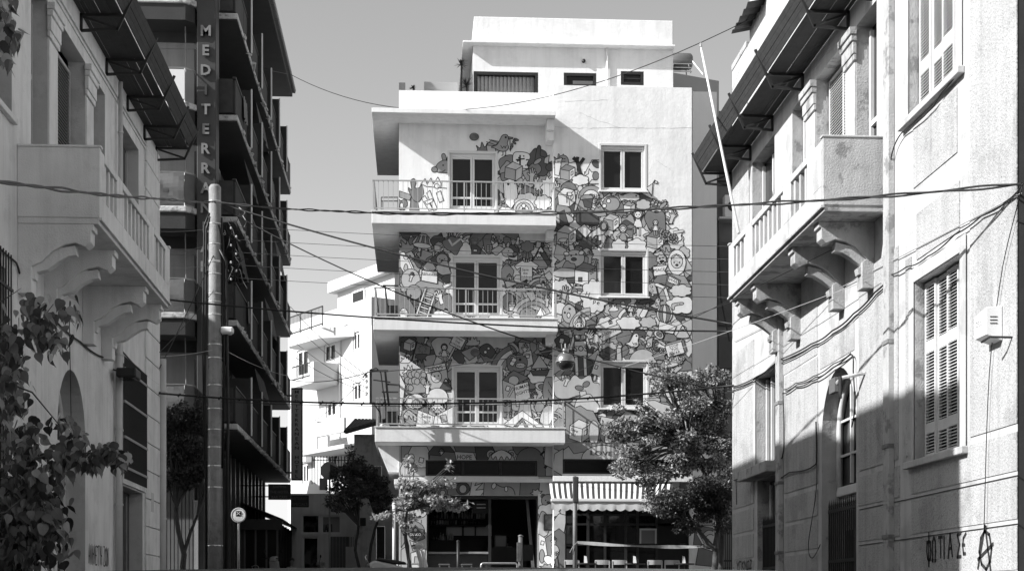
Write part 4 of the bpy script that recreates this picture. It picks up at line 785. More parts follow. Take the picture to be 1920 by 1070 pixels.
# ================================================================ the two old houses facing each other across the lane
LX, RX = -5.84, 7.1
PLF = lambda u, z, d: (LX - d, u, z)
PRT = lambda u, z, d: (RX + d, u, z)
def mirror_side(side): return (PLF, LX, 1) if side < 0 else (PRT, RX, -1)   # out = direction towards the lane
def louvres(P, u0, u1, z0, z1, d, parent, m, pitch=.042, panels=((0, .3), (.34, 1.)), name='shutter', rail=.05):
    L = MB(); w = u1-u0; st = .045
    pbox(L, P, u0, u0+st, z0, z1, d-.02, d+.02); pbox(L, P, u1-st, u1, z0, z1, d-.02, d+.02)
    H = z1-z0; prev = z0; rails = []
    for a, b in panels: rails.append((prev, z0+H*a+rail)); prev = z0+H*b-rail
    rails.append((prev, z1))
    for a, b in rails:
        if b > a: pbox(L, P, u0+st, u1-st, a, b, d-.018, d+.018)
    o = L.build(name, m, parent)
    s = MB()
    for a, b in panels:
        z = z0+H*a+rail+.012
        while z < z0+H*b-rail-.01:
            s.hexa([P(u0+st,z,d-.022), P(u1-st,z,d-.022), P(u1-st,z+.006,d-.022), P(u0+st,z+.006,d-.022)], [P(u0+st,z+.022,d+.014), P(u1-st,z+.022,d+.014), P(u1-st,z+.028,d+.014), P(u0+st,z+.028,d+.014)])
            z += pitch
    s.build('louvre_slats', m, o, fix=False, kind='stuff')
    g = MB().face([P(u0+st,z0,d+.03), P(u1-st,z0,d+.03), P(u1-st,z1,d+.03), P(u0+st,z1,d+.03)]); g.build('shutter_backing', M_dark, o)
    return o
def balcony(t, side, y0, y1, zb, zt, out, groups, m, mnear, munder, mcorb, corb):
    P, X, s = mirror_side(side); PO = lambda u, z, d: P(u, z, -d)      # d measured outwards
    slab = MB(); pbox(slab, PO, y0+.02, y1-.02, zb-.06, zb+.12, 0.002, out-.02); so = slab.build('balcony_floor', munder, t, bevel=.01)
    lip = MB(); pbox(lip, PO, y0, y1, zb-.004, zb+.03, out-.02, out+.03); lip.build('drip_edge', mnear, so)
    ends = MB(); pbox(ends, PO, y0, y0+.12, zb+.03, zt, .002, out); eo = ends.build('end_wall', mnear, t, bevel=.012)
    e2 = MB(); pbox(e2, PO, y1-.12, y1, zb+.03, zt, .002, out); e2.build('end_wall', m, t, bevel=.012)
    f = MB(); cut = [y0+.121]; 
    for a, b, n in groups: cut += [a, b]
    cut.append(y1-.121)
    zo0, zo1 = zb+.34, zt-.14
    pbox(f, PO, y0+.121, y1-.121, zb+.03, zo0, out-.12, out)
    for i in range(0, len(cut), 2): pbox(f, PO, cut[i], cut[i+1], zo0, zt-.02, out-.12, out)
    fo = f.build('parapet', m, t, bevel=.008)
    bal = None
    for a, b, n in groups:
        r = MB(); pbox(r, PO, a+.002, b-.002, zo1, zt-.03, out-.14, out+.012); r.build('handrail', m, fo, bevel=.01)
        for k in range(n):
            c = a+(b-a)*(k+.5)/n; w = .055
            x = MB(); pbox(x, PO, c-w, c+w, zo0+.001, zo1-.001, out-.10, out-.02); x.build('baluster', m, fo, bevel=.006)
    for y in (y0+.06, y1-.06):
        cpz = MB(); pbox(cpz, PO, y-.075, y+.075, zt+.001, zt+.035, -.0+.004, out+.02); cpz.build('parapet_cap', m, t, bevel=.01)
    # scrolled corbels
    p1 = [(0,0),(out-.10,0),(out-.10,-.09),(out-.14,-.09),(out-.14,-.26),(out-.22,-.33),(out-.36,-.27),(out-.52,-.30),(out-.70,-.40),(out-.86,-.56),(.20,-.62),(.20,-1.02),(.0,-1.02)]
    p2 = [(0.1,-.42),(out-.38,-.30),(out-.36,-.44),(out-.48,-.46),(out-.62,-.54),(out-.78,-.66),(.26,-.70),(.24,-.80),(.1,-.80)]
    for k, y in enumerate(corb):
        for poly, w, nm in ((p1, .15, 'corbel'), (p2, .09, 'corbel_scroll')):
            b = MB(); pts = [PO(y-w, zb-.062+q, max(p, .002)) for p, q in poly]; pt2 = [PO(y+w, zb-.062+q, max(p, .002)) for p, q in poly]
            n = len(pts); i = 0
            b.v = [tuple(v) for v in pts+pt2]; b.f = [tuple(range(n)), tuple(range(2*n-1, n-1, -1))] + [(j, (j+1)%n, n+(j+1)%n, n+j) for j in range(n)]; b.m = [0]*len(b.f)
            if nm == 'corbel': co = b.build(nm, mcorb if k == 0 else munder, t, bevel=.008)
            else: b.build(nm, mcorb if k == 0 else munder, co, bevel=.006)
    return so
def canopy(side, ys, z, w, name, label, m=M_wood):
    P, X, s = mirror_side(side); PO = lambda u, zz, d: P(u, zz, -d)
    t = thing(name, label, 'canopy', PO((ys[0]+ys[-1])/2, z, 0))
    nb = 8; g = random.Random(int(side*5+20))
    for a, b in zip(ys, ys[1:]):
        for k in range(nb):
            q0, q1 = .012+(w-.012)*k/nb, .012+(w-.012)*(k+1)/nb; h = g.uniform(-.004, .004); gap = .0012 if g.random() < .8 else .014
            pl = MB(); pbox(pl, PO, a+.004, b-.004, z+h, z+.022+h, q0, q1-gap); pl.build('plank', m, t)
        for k in range(4):               # boards of the raised lip
            e0, e1 = k/4, (k+1)/4; dx, dz = .20, .32; gap = .03 if k == 1 else .01
            A = [PO(y, z+.03+dz*e, w+.01+dx*e) for y, e in ((a+.004, e0), (b-.004, e0))]; B = [PO(y, z+.03+dz*(e1-gap), w+.01+dx*(e1-gap)) for y in (b-.004, a+.004)]
            A2 = [PO(y, z+.03+dz*e-.008, w+.03+dx*e) for y, e in ((a+.004, e0), (b-.004, e0))]; B2 = [PO(y, z+.03+dz*(e1-gap)-.008, w+.03+dx*(e1-gap)) for y in (b-.004, a+.004)]
            MB().hexa(A+B, A2+B2).build('plank', m, t)
    for y in ys:
        b = MB(); T_ = .045
        b.beam(PO(y,z-.03,0.004), PO(y,z-.03,w+.02), T_, T_); b.beam(PO(y,z-.30,0.004), PO(y,z-.26,w-.06), T_, T_)
        b.beam(PO(y,z-.31,.025), PO(y,z-.0,.025), T_, T_); b.beam(PO(y,z-.06,.06), PO(y,z-.24,w-.10), T_*.8, T_*.8)
        b.beam(PO(y,z-.28,w-.08), PO(y,z+.42,w+.24), T_, T_)
        b.build('bracket', M_iron, t, kind=None)
    return t
# ---------------------------------------------------------------- left house (in its own shade)
LH = thing('old_house', 'shaded stuccoed old house on the left with a corbelled balcony', 'house', (LX, 26, GZ), 'old houses facing each other')
Y0, Y1, ZT = 16.1, 36.35, 13.6
BAYS = [(24.36, 25.46), (26.1, 28.35), (29.0, 30.15), (31.75, 33.8)]
zl = 11.2
holes = [(a, b, 7.4 if i < 3 else 8.3, zl, .30) for i, (a, b) in enumerate(BAYS)]
holes += [(20.6, 23.2, 8.65, 11.6, .28), (26.15, 28.35, 1.2, 5.6, .45, 4.5), (31.75, 34.3, 4.25, 6.45, .25), (31.75, 34.3, 1.2, 4.0, .32), (20.4, 22.9, 3.6, 6.4, .3)]
mb = MB(); wall(mb, PLF, Y0, Y1, 0, ZT, holes, 0, 1)
X2 = LX-9
mb.face([(LX,Y0,0),(X2,Y0,0),(X2,Y0,ZT),(LX,Y0,ZT)]); mb.face([(LX,Y1,0),(X2,Y1,0),(X2,Y1,ZT),(LX,Y1,ZT)]); mb.face([(X2,Y0,0),(X2,Y1,0),(X2,Y1,ZT),(X2,Y0,ZT)]); mb.face([(LX,Y0,ZT),(LX,Y1,ZT),(X2,Y1,ZT),(X2,Y0,ZT)])
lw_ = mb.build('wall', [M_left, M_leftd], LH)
# mouldings: pilaster caps, lintel string, plinth
for a, b in ((25.46, 26.1), (28.35, 29.0)):
    c = MB()
    for k, (e, h0, h1) in enumerate(((.03, 10.62, 10.72), (.05, 10.72, 10.95), (.08, 10.95, 11.05), (.11, 11.05, 11.16))): pbox(c, PLF, a-.02-e*.5, b+.02+e*.5, h0+.002, h1, -e-.02, -.001)
    c.build('capital', M_left, LH, bevel=.01)
    c = MB(); pbox(c, PLF, a+.02, b-.02, 8.3, 10.6, -.025, -.001); c.build('pilaster', M_left, LH, bevel=.008)
for z0, z1, e in ((11.42, 11.47, .03), (11.50, 11.53, .05)): 
    c = MB(); pbox(c, PLF, Y0, Y1-.001, z0, z1, -e, -.001); c.build('string_course', M_left, LH, bevel=.006)
# shutters, doors behind the bays
louvres(PLF, 26.18, 27.1, 7.5, 11.0, .24, LH, M_dshut, .06); louvres(PLF, 27.14, 28.25, 7.5, 11.0, .26, LH, M_dshut, .06)
for a, b in (BAYS[0], BAYS[2], BAYS[3]):
    d = MB(); pbox(d, PLF, a+.02, b-.02, 7.42, zl-.02, .26, .29); o = d.build('door_panel', mat('dark_door_paint', .06, .6, .2, 3), LH)
    f = MB(); pbox(f, PLF, a+.06, a+.12, 7.5, zl-.1, .22, .258); pbox(f, PLF, b-.12, b-.06, 7.5, zl-.1, .22, .258); pbox(f, PLF, a+.121, b-.121, 9.9, 9.98, .22, .258); f.build('door_frame', M_dshut, o)
d = MB(); pbox(d, PLF, 20.65, 23.15, 8.7, 11.55, .22, .27); d.build('window_panel', mat('dark_door_paint', .06), LH)
c = MB(); pbox(c, PLF, 20.5, 23.25, 8.56, 8.648, -.08, .0-.001); c.build('window_sill', M_left, LH, bevel=.01)
balcony(LH, -1, 23.5, 30.2, 7.27, 8.33, 1.2, [(23.85, 24.85, 3), (25.35, 27.85, 7), (28.4, 29.65, 3)], M_left, M_left, M_left, M_left, [23.68, 25.35, 28.25, 29.95])
# arched doorway with glazed fanlight and iron scrolls
ym, hw = 27.25, 1.02
d = MB(); pbox(d, PLF, 26.17, 28.33, 1.2, 4.45, .42, .448); d.build('door_panel', mat('dark_door_paint', .06), LH)
d = MB()
arc = [(ym-1.08*math.cos(k*math.pi/16), 4.45+1.13*math.sin(k*math.pi/16)) for k in range(17)]
d.face([PLF(a, b, .44) for a, b in arc]); d.build('fanlight', M_glass, LH)
for rr, w in ((1.05, .06), (.55, .03)):
    f = MB().tube([PLF(ym-rr*math.cos(k*math.pi/16), 4.45+rr*1.04*math.sin(k*math.pi/16), .40) for k in range(17)], w, 6); f.build('fanlight_bar', M_left, LH, smooth=True)
for k in range(1, 6):
    a = k*math.pi/6; MB().beam(PLF(ym-.05*math.cos(a), 4.46+.05*math.sin(a), .40), PLF(ym-1.03*math.cos(a), 4.45+1.06*math.sin(a), .40), .03, .03).build('fanlight_bar', M_left, LH)
MB().box(LX-.41, LX-.34, 26.18, 28.32, 4.38, 4.47).build('transom', M_left, LH)
for y in (26.2, 27.25, 28.3): pbox(d := MB(), PLF, y-.04, y+.04, 1.2, 4.37, .34, .415); d.build('door_stile', M_left, LH)
sc = MB()
for k in range(6):
    for q in range(2):
        cy, cz = 26.5+q*1.05, 2.0+k*.36
        sc.tube([PLF(cy+.02*t*math.cos(t*.9), cz+.02*t*math.sin(t*.9), .38) for t in range(10)], .012, 4)
        sc.tube([PLF(cy+.4-.02*t*math.cos(t*.9), cz-.02*t*math.sin(t*.9), .38) for t in range(10)], .012, 4)
sc.build('iron_scrollwork', M_iron, LH, fix=False, kind='stuff')
# barred window and the door below it
gw = MB(); pbox(gw, PLF, 31.78, 34.27, 4.28, 6.42, .2, .24); gw.build('pane', M_glass, LH)
f = MB()
for y in (31.8, 32.6, 33.4, 34.22): pbox(f, PLF, y-.03, y+.03, 4.3, 6.4, .14, .198)
f.build('window_frame', M_dshut, LH)
gr = thing('window_grille', 'rusty vertical bar grille over the shaded ground-floor window on the left', 'grille', PLF(33, 4.1, 0))
for z in (4.35, 4.95, 5.65, 6.3): MB().box(LX+.06, LX+.10, 31.7, 34.38, z-.025, z+.025).build('cross_bar', mat('pale_iron', .3, .6), gr)
gb = meshdata(MB().box(-.009, .009, -.012, .012, 0, 2.42), 'bar', M_iron)
for k in range(22): inst('bar', gb, gr, (LX+.08, 31.75+k*.123, 4.12))
dm = mat('dark_carved_door', .05, .6, .3, 4)
d = MB(); pbox(d, PLF, 31.78, 34.27, 1.2, 3.98, .28, .31); do = d.build('door_panel', dm, LH)
for y in (31.85, 32.4, 33.05, 33.7): pbox(e := MB(), PLF, y-.05, y+.05, 1.3, 3.9, .23, .278); e.build('door_stile', mat('carved_door_trim', .16, .6, .3, 5), do)
c = MB(); pbox(c, PLF, 31.6, 34.45, 4.03, 4.2, -.05, -.001); c.build('door_lintel', M_left, LH, bevel=.01)
# rusticated corner: each course a block of its own
z = 1.5; k = 0
while z < 11.2:
    b = MB(); pbox(b, PLF, 34.55, Y1-.002, z+.012, z+.595, -.045, -.001); b.build('block', M_left, LH, bevel=.012); z += .605; k += 1
# ground-floor left window bars, near the frame edge
d = MB(); pbox(d, PLF, 20.42, 22.88, 3.62, 6.38, .24, .28); d.build('window_panel', mat('dark_door_paint', .06), LH)
gr = thing('window_grille', 'dark bar grille with spikes behind the hanging leaves at far left', 'grille', PLF(21.6, 3.5, 0))
for z in (3.9, 5.1, 6.1): MB().box(LX+.06, LX+.09, 20.35, 22.95, z-.02, z+.02).build('cross_bar', M_iron, gr)
gb = meshdata(MB().box(-.009, .009, -.012, .012, 0, 3.1), 'bar', M_iron)
for k in range(18): inst('bar', gb, gr, (LX+.075, 20.4+k*.145, 3.5))
# pipes, floodlight, cables on the wall
for nm, y, r, z0, z1, lab in (('drain_pipe', 31.05, .06, 1.2, 7.0, 'pale round drain pipe running down beside the arched doorway'), ('drain_pipe', 31.25, .045, 1.2, 11.8, 'slim drain pipe from roof to ground right of the balcony'), ('drain_pipe', 36.42, .085, 1.2, 7.2, 'thick pale open-topped pipe at the corner of the left house')):
    p = thing(nm, lab, 'pipe', (LX+.09, y, z0)); MB().tube([(LX+.09, y, z0), (LX+.09, y, z1)], r, 12).build('pipe', M_pipe, p, smooth=True)
    z = z0+.9
    while z < z1: MB().lathe([(r+.012,0),(r+.012,.04)], (LX+.09, y, z), 12).build('pipe_collar', M_pipe, p); z += 1.45
fl = thing('floodlight', 'small black floodlight on the left house under the balcony corbels', 'floodlight', (LX, 31.3, 6.3))
p = atX(214, 681, LX+.3); MB().box(LX+.12, LX+.5, 30.6, 31.15, p.z-.08, p.z+.10).build('housing', M_black, fl, bevel=.03)
MB().beam((LX+.01, 30.9, p.z+.1), (LX+.3, 30.9, p.z+.02), .04, .03).build('arm', M_black, fl)
MB().box(LX+.16, LX+.46, 30.62, 31.1, p.z-.092, p.z-.081).build('lens', M_glass, fl)
def wcable(pts, X, r=.012, m=M_wire, label=None, off=.03):
    P3 = []
    for i, (a, b) in enumerate(pts): v = atX(a, b, X); P3.append(v)
    out = []
    for i in range(len(P3)-1):
        a_, b_, c_, d_ = P3[max(i-1, 0)], P3[i], P3[i+1], P3[min(i+2, len(P3)-1)]
        for k in range(6):
            t = k/6; v = .5*(2*b_+(c_-a_)*t+(2*a_-5*b_+4*c_-d_)*t*t+(3*b_-a_-3*c_+d_)*t**3); v.z -= .025*math.sin(math.pi*t)*min(1, (b_-c_).length); out.append(v)
    out.append(P3[-1]); o = MB().tube(out, r, 5).build('wall_cable', m, smooth=True); tag(o, label, 'cable'); return o
wcable([(0,465),(30,492),(45,530),(90,585),(150,640),(200,670),(225,655),(260,690),(297,720)], LX+.03, .016, M_wire, 'black cable sagging along the left house below the corbels')
wcable([(130,600),(132,700),(133,760),(134,830)], LX+.03, .008, M_wire, 'thin cable dropping straight down the left house to the arch')
# poster and spray-painted words
p = atX(286, 942, LX+.046); p.y -= .35; MB().box(LX+.0455, LX+.048, p.y-.18, p.y+.2, p.z-.2, p.z+.22).build('poster', mat('paper_poster', .55, .9), LH)
def strokes(P, lines, r, name, parent, m=M_paintd, d=-.004):
    b = MB()
    for L in lines:
        for (a, q), (c_, e) in zip(L, L[1:]):
            l = math.hypot(c_-a, e-q)
            if l < 1e-4: continue
            tx, tz = (c_-a)/l*r, (e-q)/l*r
            b.face([P(a-tx*.7-tz, q-tz*.7+tx, d), P(c_+tx*.7-tz, e+tz*.7+tx, d), P(c_+tx*.7+tz, e+tz*.7-tx, d), P(a-tx*.7+tz, q-tz*.7-tx, d)])
    return b.build(name, m, parent, fix=False, kind='stuff')
GLY = {'A': [[(0,0),(.35,1),(.7,0)],[(.15,.4),(.55,.4)]], 'L': [[(0,0),(.35,1),(.7,0)]], 'H': [[(0,0),(0,1)],[(.6,0),(.6,1)],[(0,.5),(.6,.5)]], 'E': [[(.55,0),(0,0),(0,1),(.55,1)],[(0,.5),(.45,.5)]], 'G': [[(0,0),(0,1),(.55,1)]],
       'Y': [[(0,1),(.3,.5),(.3,0)],[(.6,1),(.3,.5)]], 'Z': [[(0,1),(.6,1),(0,0),(.6,0)]], 'W': [[(0,0),(.2,0),(.05,.35),(.1,.8),(.35,1),(.6,.8),(.65,.35),(.5,0),(.7,0)]], 'N': [[(0,0),(0,1),(.6,0),(.6,1)]],
       'F': [[(.35,-.25),(.35,1.25)],[(.35,.9),(.05,.8),(0,.45),(.1,.1),(.35,0),(.6,.1),(.68,.45),(.62,.8),(.35,.9)]], 'T': [[(0,1),(.7,1)],[(.35,1),(.35,0)]], 'I': [[(.1,0),(.1,1)]], 'S': [[(.6,1),(0,1),(.4,.5),(0,0),(.65,.02)]],
       'Q': [[(.55,.95),(.15,.8),(0,.45),(.15,.05),(.5,.1)],[(0,.5),(.4,.5)]], '@': [[(.5,0-.2),(.15,.05),(0,.5),(.1,1),(.4,1.25),(.75,1.1),(.9,.6),(.8,.1),(.5,-.2)],[(-.15,-.1),(.4,1.45),(.85,-.35)],[(-.1,.2),(1,.75)]], 'K': [[(0,0),(0,1)],[(.55,1),(0,.5),(.6,0)]], 'O': [[(.3,1),(0,.7),(0,.3),(.3,0),(.6,.3),(.6,.7),(.3,1)]]}
def graffiti(P, word, u, z, h, w, r, name, parent, gap=.25, jit=.05, seed=1, sg=1):
    g = random.Random(seed); L = []
    for ch in word:
        if ch == ' ': u += sg*w*.7; continue
        for S_ in GLY[ch]: L.append([(u+sg*(a*w+g.uniform(-jit,jit)*w), z+b*h+g.uniform(-jit,jit)*h) for a, b in S_])
        u += sg*w*(.7+gap)
    return strokes(P, L, r, name, parent)
a = atX(166, 1055, LX+.004); a.y -= .35; graffiti(PLF, 'ALLHLEGGYH ZWWN', a.y, a.z, .33, .155, .014, 'graffiti', lw_, .12, .06, 5, 1)
# ---------------------------------------------------------------- right house (sunlit)
RH = thing('old_house', 'sunlit pale old house on the right with peeling corbelled balcony', 'house', (RX, 26, GZ), 'old houses facing each other')
Y0, Y1, ZT = atX(1908, 500, RX).y+.43, 36.05, 13.6
BAYS = [(24.75, 25.9), (26.5, 28.5), (29.2, 30.3), (31.8, 33.9)]
zl = 10.95
holes = [(a, b, 7.75 if i < 3 else 8.6, zl, .30) for i, (a, b) in enumerate(BAYS)]
holes += [(20.9, 22.85, 3.66, 6.2, .24), (21.05, 23.1, 8.6, 11.5, .24), (25.9, 28.1, 1.2, 5.6, .38, 4.5), (31.55, 33.5, 4.45, 6.35, .28), (31.55, 33.4, 1.2, 4.2, .32)]
mb = MB(); wall(mb, PRT, Y0, Y1, 0, ZT, holes, 0, 1)
X2 = RX+9
mb.face([(RX,Y1,0),(X2,Y1,0),(X2,Y1,ZT),(RX,Y1,ZT)]); mb.face([(X2,Y0,0),(X2,Y1,0),(X2,Y1,ZT),(X2,Y0,ZT)]); mb.face([(RX,Y0,ZT),(RX,Y1,ZT),(X2,Y1,ZT),(X2,Y0,ZT)])
rw_ = mb.build('wall', [M_right, M_worn], RH)
MB().face([(RX,Y0,0),(X2,Y0,0),(X2,Y0,ZT),(RX,Y0,ZT)]).build('end_wall', mat('dark_grey_end_wall', .05, .9, .3, 2), RH)  # end wall in plain dark grey paint
# pebble-dashed panels standing proud between smooth bands
def panel(u0, u1, z0, z1, e=.014): b = MB(); pbox(b, PRT, u0, u1, z0, z1, -e, -.001); b.build('render_panel', M_pebble, RH)
ZB = [(1.2, 1.95), (2.03, 2.55), (2.63, 3.12), (3.2, 3.66)]
for u0, u1 in ((33.75, 35.95), (28.35, 30.85), (23.55, 25.75), (18.95, 22.98)):
    for a, b in ZB: panel(u0, u1, a, b, .012)
panel(33.7, 35.95, 3.76, 7.2); panel(28.35, 30.9, 3.76, 6.0); panel(23.62, 25.7, 3.76, 6.9); panel(26.0, 28.2, 5.75, 6.2, .01); panel(28.4, 31.2, 6.05, 7.0, .01)
panel(18.95, 20.55, 3.76, 11.4); panel(20.95, 22.75, 6.5, 7.15); panel(21.05, 22.9, 7.55, 8.4); panel(34.15, 35.95, 7.9, 11.0); panel(23.0, 23.25, 3.76, 6.6)
# cracked joint lines
for z in (3.13, 2.56): MB().box(RX-.0155, RX-.002, 18.9, 25.7, z+.006, z+.014).build('joint', M_black, RH)
# window surrounds
for u0, u1, z0, z1 in ((20.9, 22.85, 3.66, 6.2), (21.05, 23.1, 8.6, 11.5), (31.55, 33.5, 4.45, 6.35)):
    for a, b, c, d in ((u0-.22, u0-.001, z0-.1, z1+.2), (u1+.001, u1+.22, z0-.1, z1+.2), (u0-.001, u1+.001, z1+.001, z1+.2)):
        x = MB(); pbox(x, PRT, a, b, c, d, -.03, -.0135); x.build('window_surround', M_right, RH, bevel=.006)
    x = MB(); pbox(x, PRT, u0-.28, u1+.28, z0-.10, z0-.001, -.10, -.001); x.build('window_sill', M_right, RH, bevel=.012)
for u0, u1, z0, z1, pn in ((20.93, 22.82, 3.7, 6.17, ((0.0, .155), (.175, .62), (.645, 1.))), (21.08, 23.07, 8.64, 11.46, ((0., .22), (.25, 1.)))):
    n = 4
    for k in range(n):
        a = u0+(u1-u0)*k/n; b = u0+(u1-u0)*(k+1)/n; dd = .18-.03*(k % 2)
        louvres(PRT, a+.004, b-.004, z0, z1, dd, RH, M_shut, .044, pn)
# balcony bays
louvres(PRT, 26.55, 27.45, 7.8, 10.9, .22, RH, M_shut, .05); louvres(PRT, 27.5, 28.45, 7.8, 10.9, .24, RH, M_shut, .05)
for a, b in (BAYS[0], BAYS[2], BAYS[3]):
    d = MB(); pbox(d, PRT, a+.02, b-.02, 7.77, zl-.02, .26, .29); o = d.build('door_panel', M_glass, RH)
    f = MB()
    for y in (a+.08, (a+b)/2, b-.08): pbox(f, PRT, y-.05, y+.05, 7.8, zl-.1, .2, .258)
    pbox(f, PRT, a+.03, b-.03, 9.3, 9.38, .205, .257); f.build('door_frame', M_shut, o)
for a, b in ((25.9, 26.5), (28.5, 29.2)):
    c = MB()
    for e, h0, h1 in ((.03, 10.4, 10.5), (.05, 10.5, 10.7), (.08, 10.7, 10.8), (.11, 10.8, 10.92)): pbox(c, PRT, a-.02-e*.5, b+.02+e*.5, h0+.002, h1, -e-.02, -.001)
    c.build('capital', M_worn, RH, bevel=.01)
    c = MB(); pbox(c, PRT, a+.02, b-.02, 8.6, 10.38, -.025, -.001); c.build('pilaster', M_right, RH, bevel=.008)
balcony(RH, 1, 24.2, 31.5, 7.6, 8.65, .98, [(25.2, 26.3, 3), (26.85, 29.3, 7), (29.9, 31.0, 3)], M_right, M_worn, M_worn, M_worn, [25.0, 26.75, 29.75, 31.25])
# pilaster strips / boxed pipes
for u, w, z1, lab in ((23.95, .14, 13.3, 'boxed square downpipe with rusty joints right of the balcony'), (31.15, .15, 7.5, 'square downpipe between the arched door and the small window')):
    t = thing('square_downpipe', lab, 'downpipe', (RX, u, 1.2)); x = MB(); pbox(x, PRT, u-w, u+w, 1.2, z1, -.10, -.003); x.build('duct', M_worn, t, bevel=.01)
    for z in (2.6, 3.95, 5.5): x = MB(); pbox(x, PRT, u-w-.01, u+w+.01, z, z+.06, -.115, -.002); x.build('duct_collar', mat('rusty_collar', .22, .9, .5, 9), t)
# arched door with louvred top and gate
d = MB(); arc = [(27.0-1.08*math.cos(k*math.pi/16), 4.5+1.08*math.sin(k*math.pi/16)) for k in range(17)]
d.face([PRT(a, b, .36) for a, b in arc]+[PRT(28.08,3.55,.36), PRT(25.92,3.55,.36)]); d.build('fanlight', M_glass, RH)
fr = MB().tube([PRT(28.04, 3.6, .3)]+[PRT(27.0+1.04*math.cos(k*math.pi/16), 4.5+1.04*math.sin(k*math.pi/16), .3) for k in range(17)]+[PRT(25.96, 3.6, .3)], .06, 6); fr.build('fanlight_frame', M_shut, RH, smooth=True)
for y in (26.6, 27.3): MB().box(RX+.29, RX+.34, y-.03, y+.03, 3.7, 5.45).build('glazing_bar', M_shut, RH)
for z in (4.2, 4.8): MB().box(RX+.295, RX+.335, 25.95, 28.05, z-.02, z+.02).build('glazing_bar', M_shut, RH)
MB().box(RX+.25, RX+.36, 25.92, 28.08, 3.5, 3.66).build('transom', M_shut, RH, bevel=.015)
d = MB(); pbox(d, PRT, 25.92, 28.08, 1.2, 3.5, .33, .37); do = d.build('door_panel', mat('worn_door_paint', .42, .6, .2, 4, streak=.2), RH)
for k in range(5): pbox(e := MB(), PRT, 26.1, 27.9, 3.0+k*.09, 3.07+k*.09, .29, .329); e.build('door_louvre', MATS['worn_door_paint'], do, bevel=.01)
for y in (26.4, 27.5): pbox(e := MB(), PRT, y-.25, y+.25, 2.1, 2.9, .32, .329); e.build('pane', M_glass, do)
def gate(y0, y1, z1, d, label):
    t = thing('iron_gate', label, 'gate', PRT((y0+y1)/2, GZ, d))
    for z in (z1-.18, z1-1.05, GZ+.1): pbox(e := MB(), PRT, y0, y1, z-.03, z+.03, d-.02, d+.02); e.build('cross_bar', M_iron, t)
    bm_ = meshdata(MB().box(-.012, .012, -.014, .014, 0, z1-GZ-.1).lathe([(.018,z1-GZ-.1),(.0,z1-GZ+.04)], (0,0,0), 4), 'bar', M_iron); n = int((y1-y0)/.125)
    for k in range(n+1): inst('bar', bm_, t, PRT(y0+(y1-y0)*k/n, GZ, d))
gate(25.95, 28.05, 3.42, .12, 'tall spiked iron gate in the sunlit house arched doorway')
gate(31.6, 33.38, 3.42, .12, 'narrow spiked iron gate under the small window ledge')
# small window, ledge, door below
d = MB(); pbox(d, PRT, 31.58, 33.47, 4.47, 6.33, .25, .28); d.build('pane', M_glass, RH)
f = MB()
for y in (31.65, 32.3, 32.95, 33.42): pbox(f, PRT, y-.045, y+.045, 4.5, 6.3, .19, .248)
f.build('window_frame', M_shut, RH)
e = MB(); pbox(e, PRT, 31.3, 34.0, 4.22, 4.44, -.30, -.001); e.build('door_ledge', M_worn, RH, bevel=.02)
d = MB(); pbox(d, PRT, 31.57, 33.38, 1.2, 4.18, .27, .31); do = d.build('door_panel', mat('dark_carved_door', .05), RH)
for y in (31.75, 32.5, 33.2): pbox(e := MB(), PRT, y-.06, y+.06, 1.3, 4.1, .22, .268); e.build('door_stile', M_worn, do)
# parapet and roof bits
x = MB(); pbox(x, PRT, 34.5, 36.06, 13.602, 13.75, -.02, .25); x.build('parapet_cap', M_worn, RH, bevel=.02)
x = MB(); pbox(x, PRT, 19, 34.3, 13.602, 15.0, .02, .5); x.build('upper_parapet', M_right, RH, bevel=.03)
t = thing('roof_sheet', 'corrugated dark roof edge above the right house parapet', 'roof sheet', PRT(33.5, 15.0, 0))
b = MB(); n = 18
zr_ = atX(1410, 8, RX-.2).z
for k in range(n):
    y = 32.6+k*.1; q = .03*math.sin(k*1.6); q2 = .03*math.sin((k+1)*1.6)
    b.face([(RX-.35, y, zr_-.1+q), (RX-.35, y+.1, zr_-.1+q2), (RX+1.5, y+.1, zr_+.3+q2), (RX+1.5, y, zr_+.3+q)])
b.build('sheet', M_black, t)
# box on the wall, brackets, pole leaning from the balcony
p = atX(1853, 612, RX-.12); t = thing('alarm_box', 'white slotted alarm box with lettering on the sunlit wall', 'alarm box', p)
MB().hexa([(RX-.22,p.y-.2,p.z-.13),(RX-.22,p.y+.2,p.z-.13),(RX-.22,p.y+.2,p.z+.15),(RX-.22,p.y-.2,p.z+.2)], [(RX-.016,p.y-.2,p.z-.2),(RX-.016,p.y+.2,p.z-.2),(RX-.016,p.y+.2,p.z+.17),(RX-.016,p.y-.2,p.z+.22)]).build('case', M_whitep, t, bevel=.01)
for k in range(3): MB().box(RX-.17, RX-.08, p.y-.204, p.y-.2005, p.z-.0+k*.04, p.z+.012+k*.04).build('vent_slot', M_black, t)
def wtext(txt, P, u, z, h, parent, m, name='lettering', d=-.003, sg=1, bold=.0, sx=1):
    v, f, x0, x1, y0, y1 = text2d(txt, 0, bold); k = h/.72; b = MB()
    b.v = [P(u+sg*sx*(a-(x0+x1)/2)*k, z+(c-.36)*k, d) for a, c, _ in v]; b.f = list(f); b.m = [0]*len(f); return b.build(name, m, parent, fix=False)
wtext('ZEUS', PRT, p.y+.05, p.z+.04, .07, t, M_paintd, d=-.2215, sg=-1)
p = atX(1885, 632, RX-.1); t = thing('wire_hook', 'rusty iron hook with wire ends on the bright wall', 'hook', p); MB().tube([(RX-.002, p.y, p.z), (RX-.25, p.y+.1, p.z+.02), (RX-.3, p.y+.25, p.z-.02)], .015, 6).build('hook', M_iron, t)
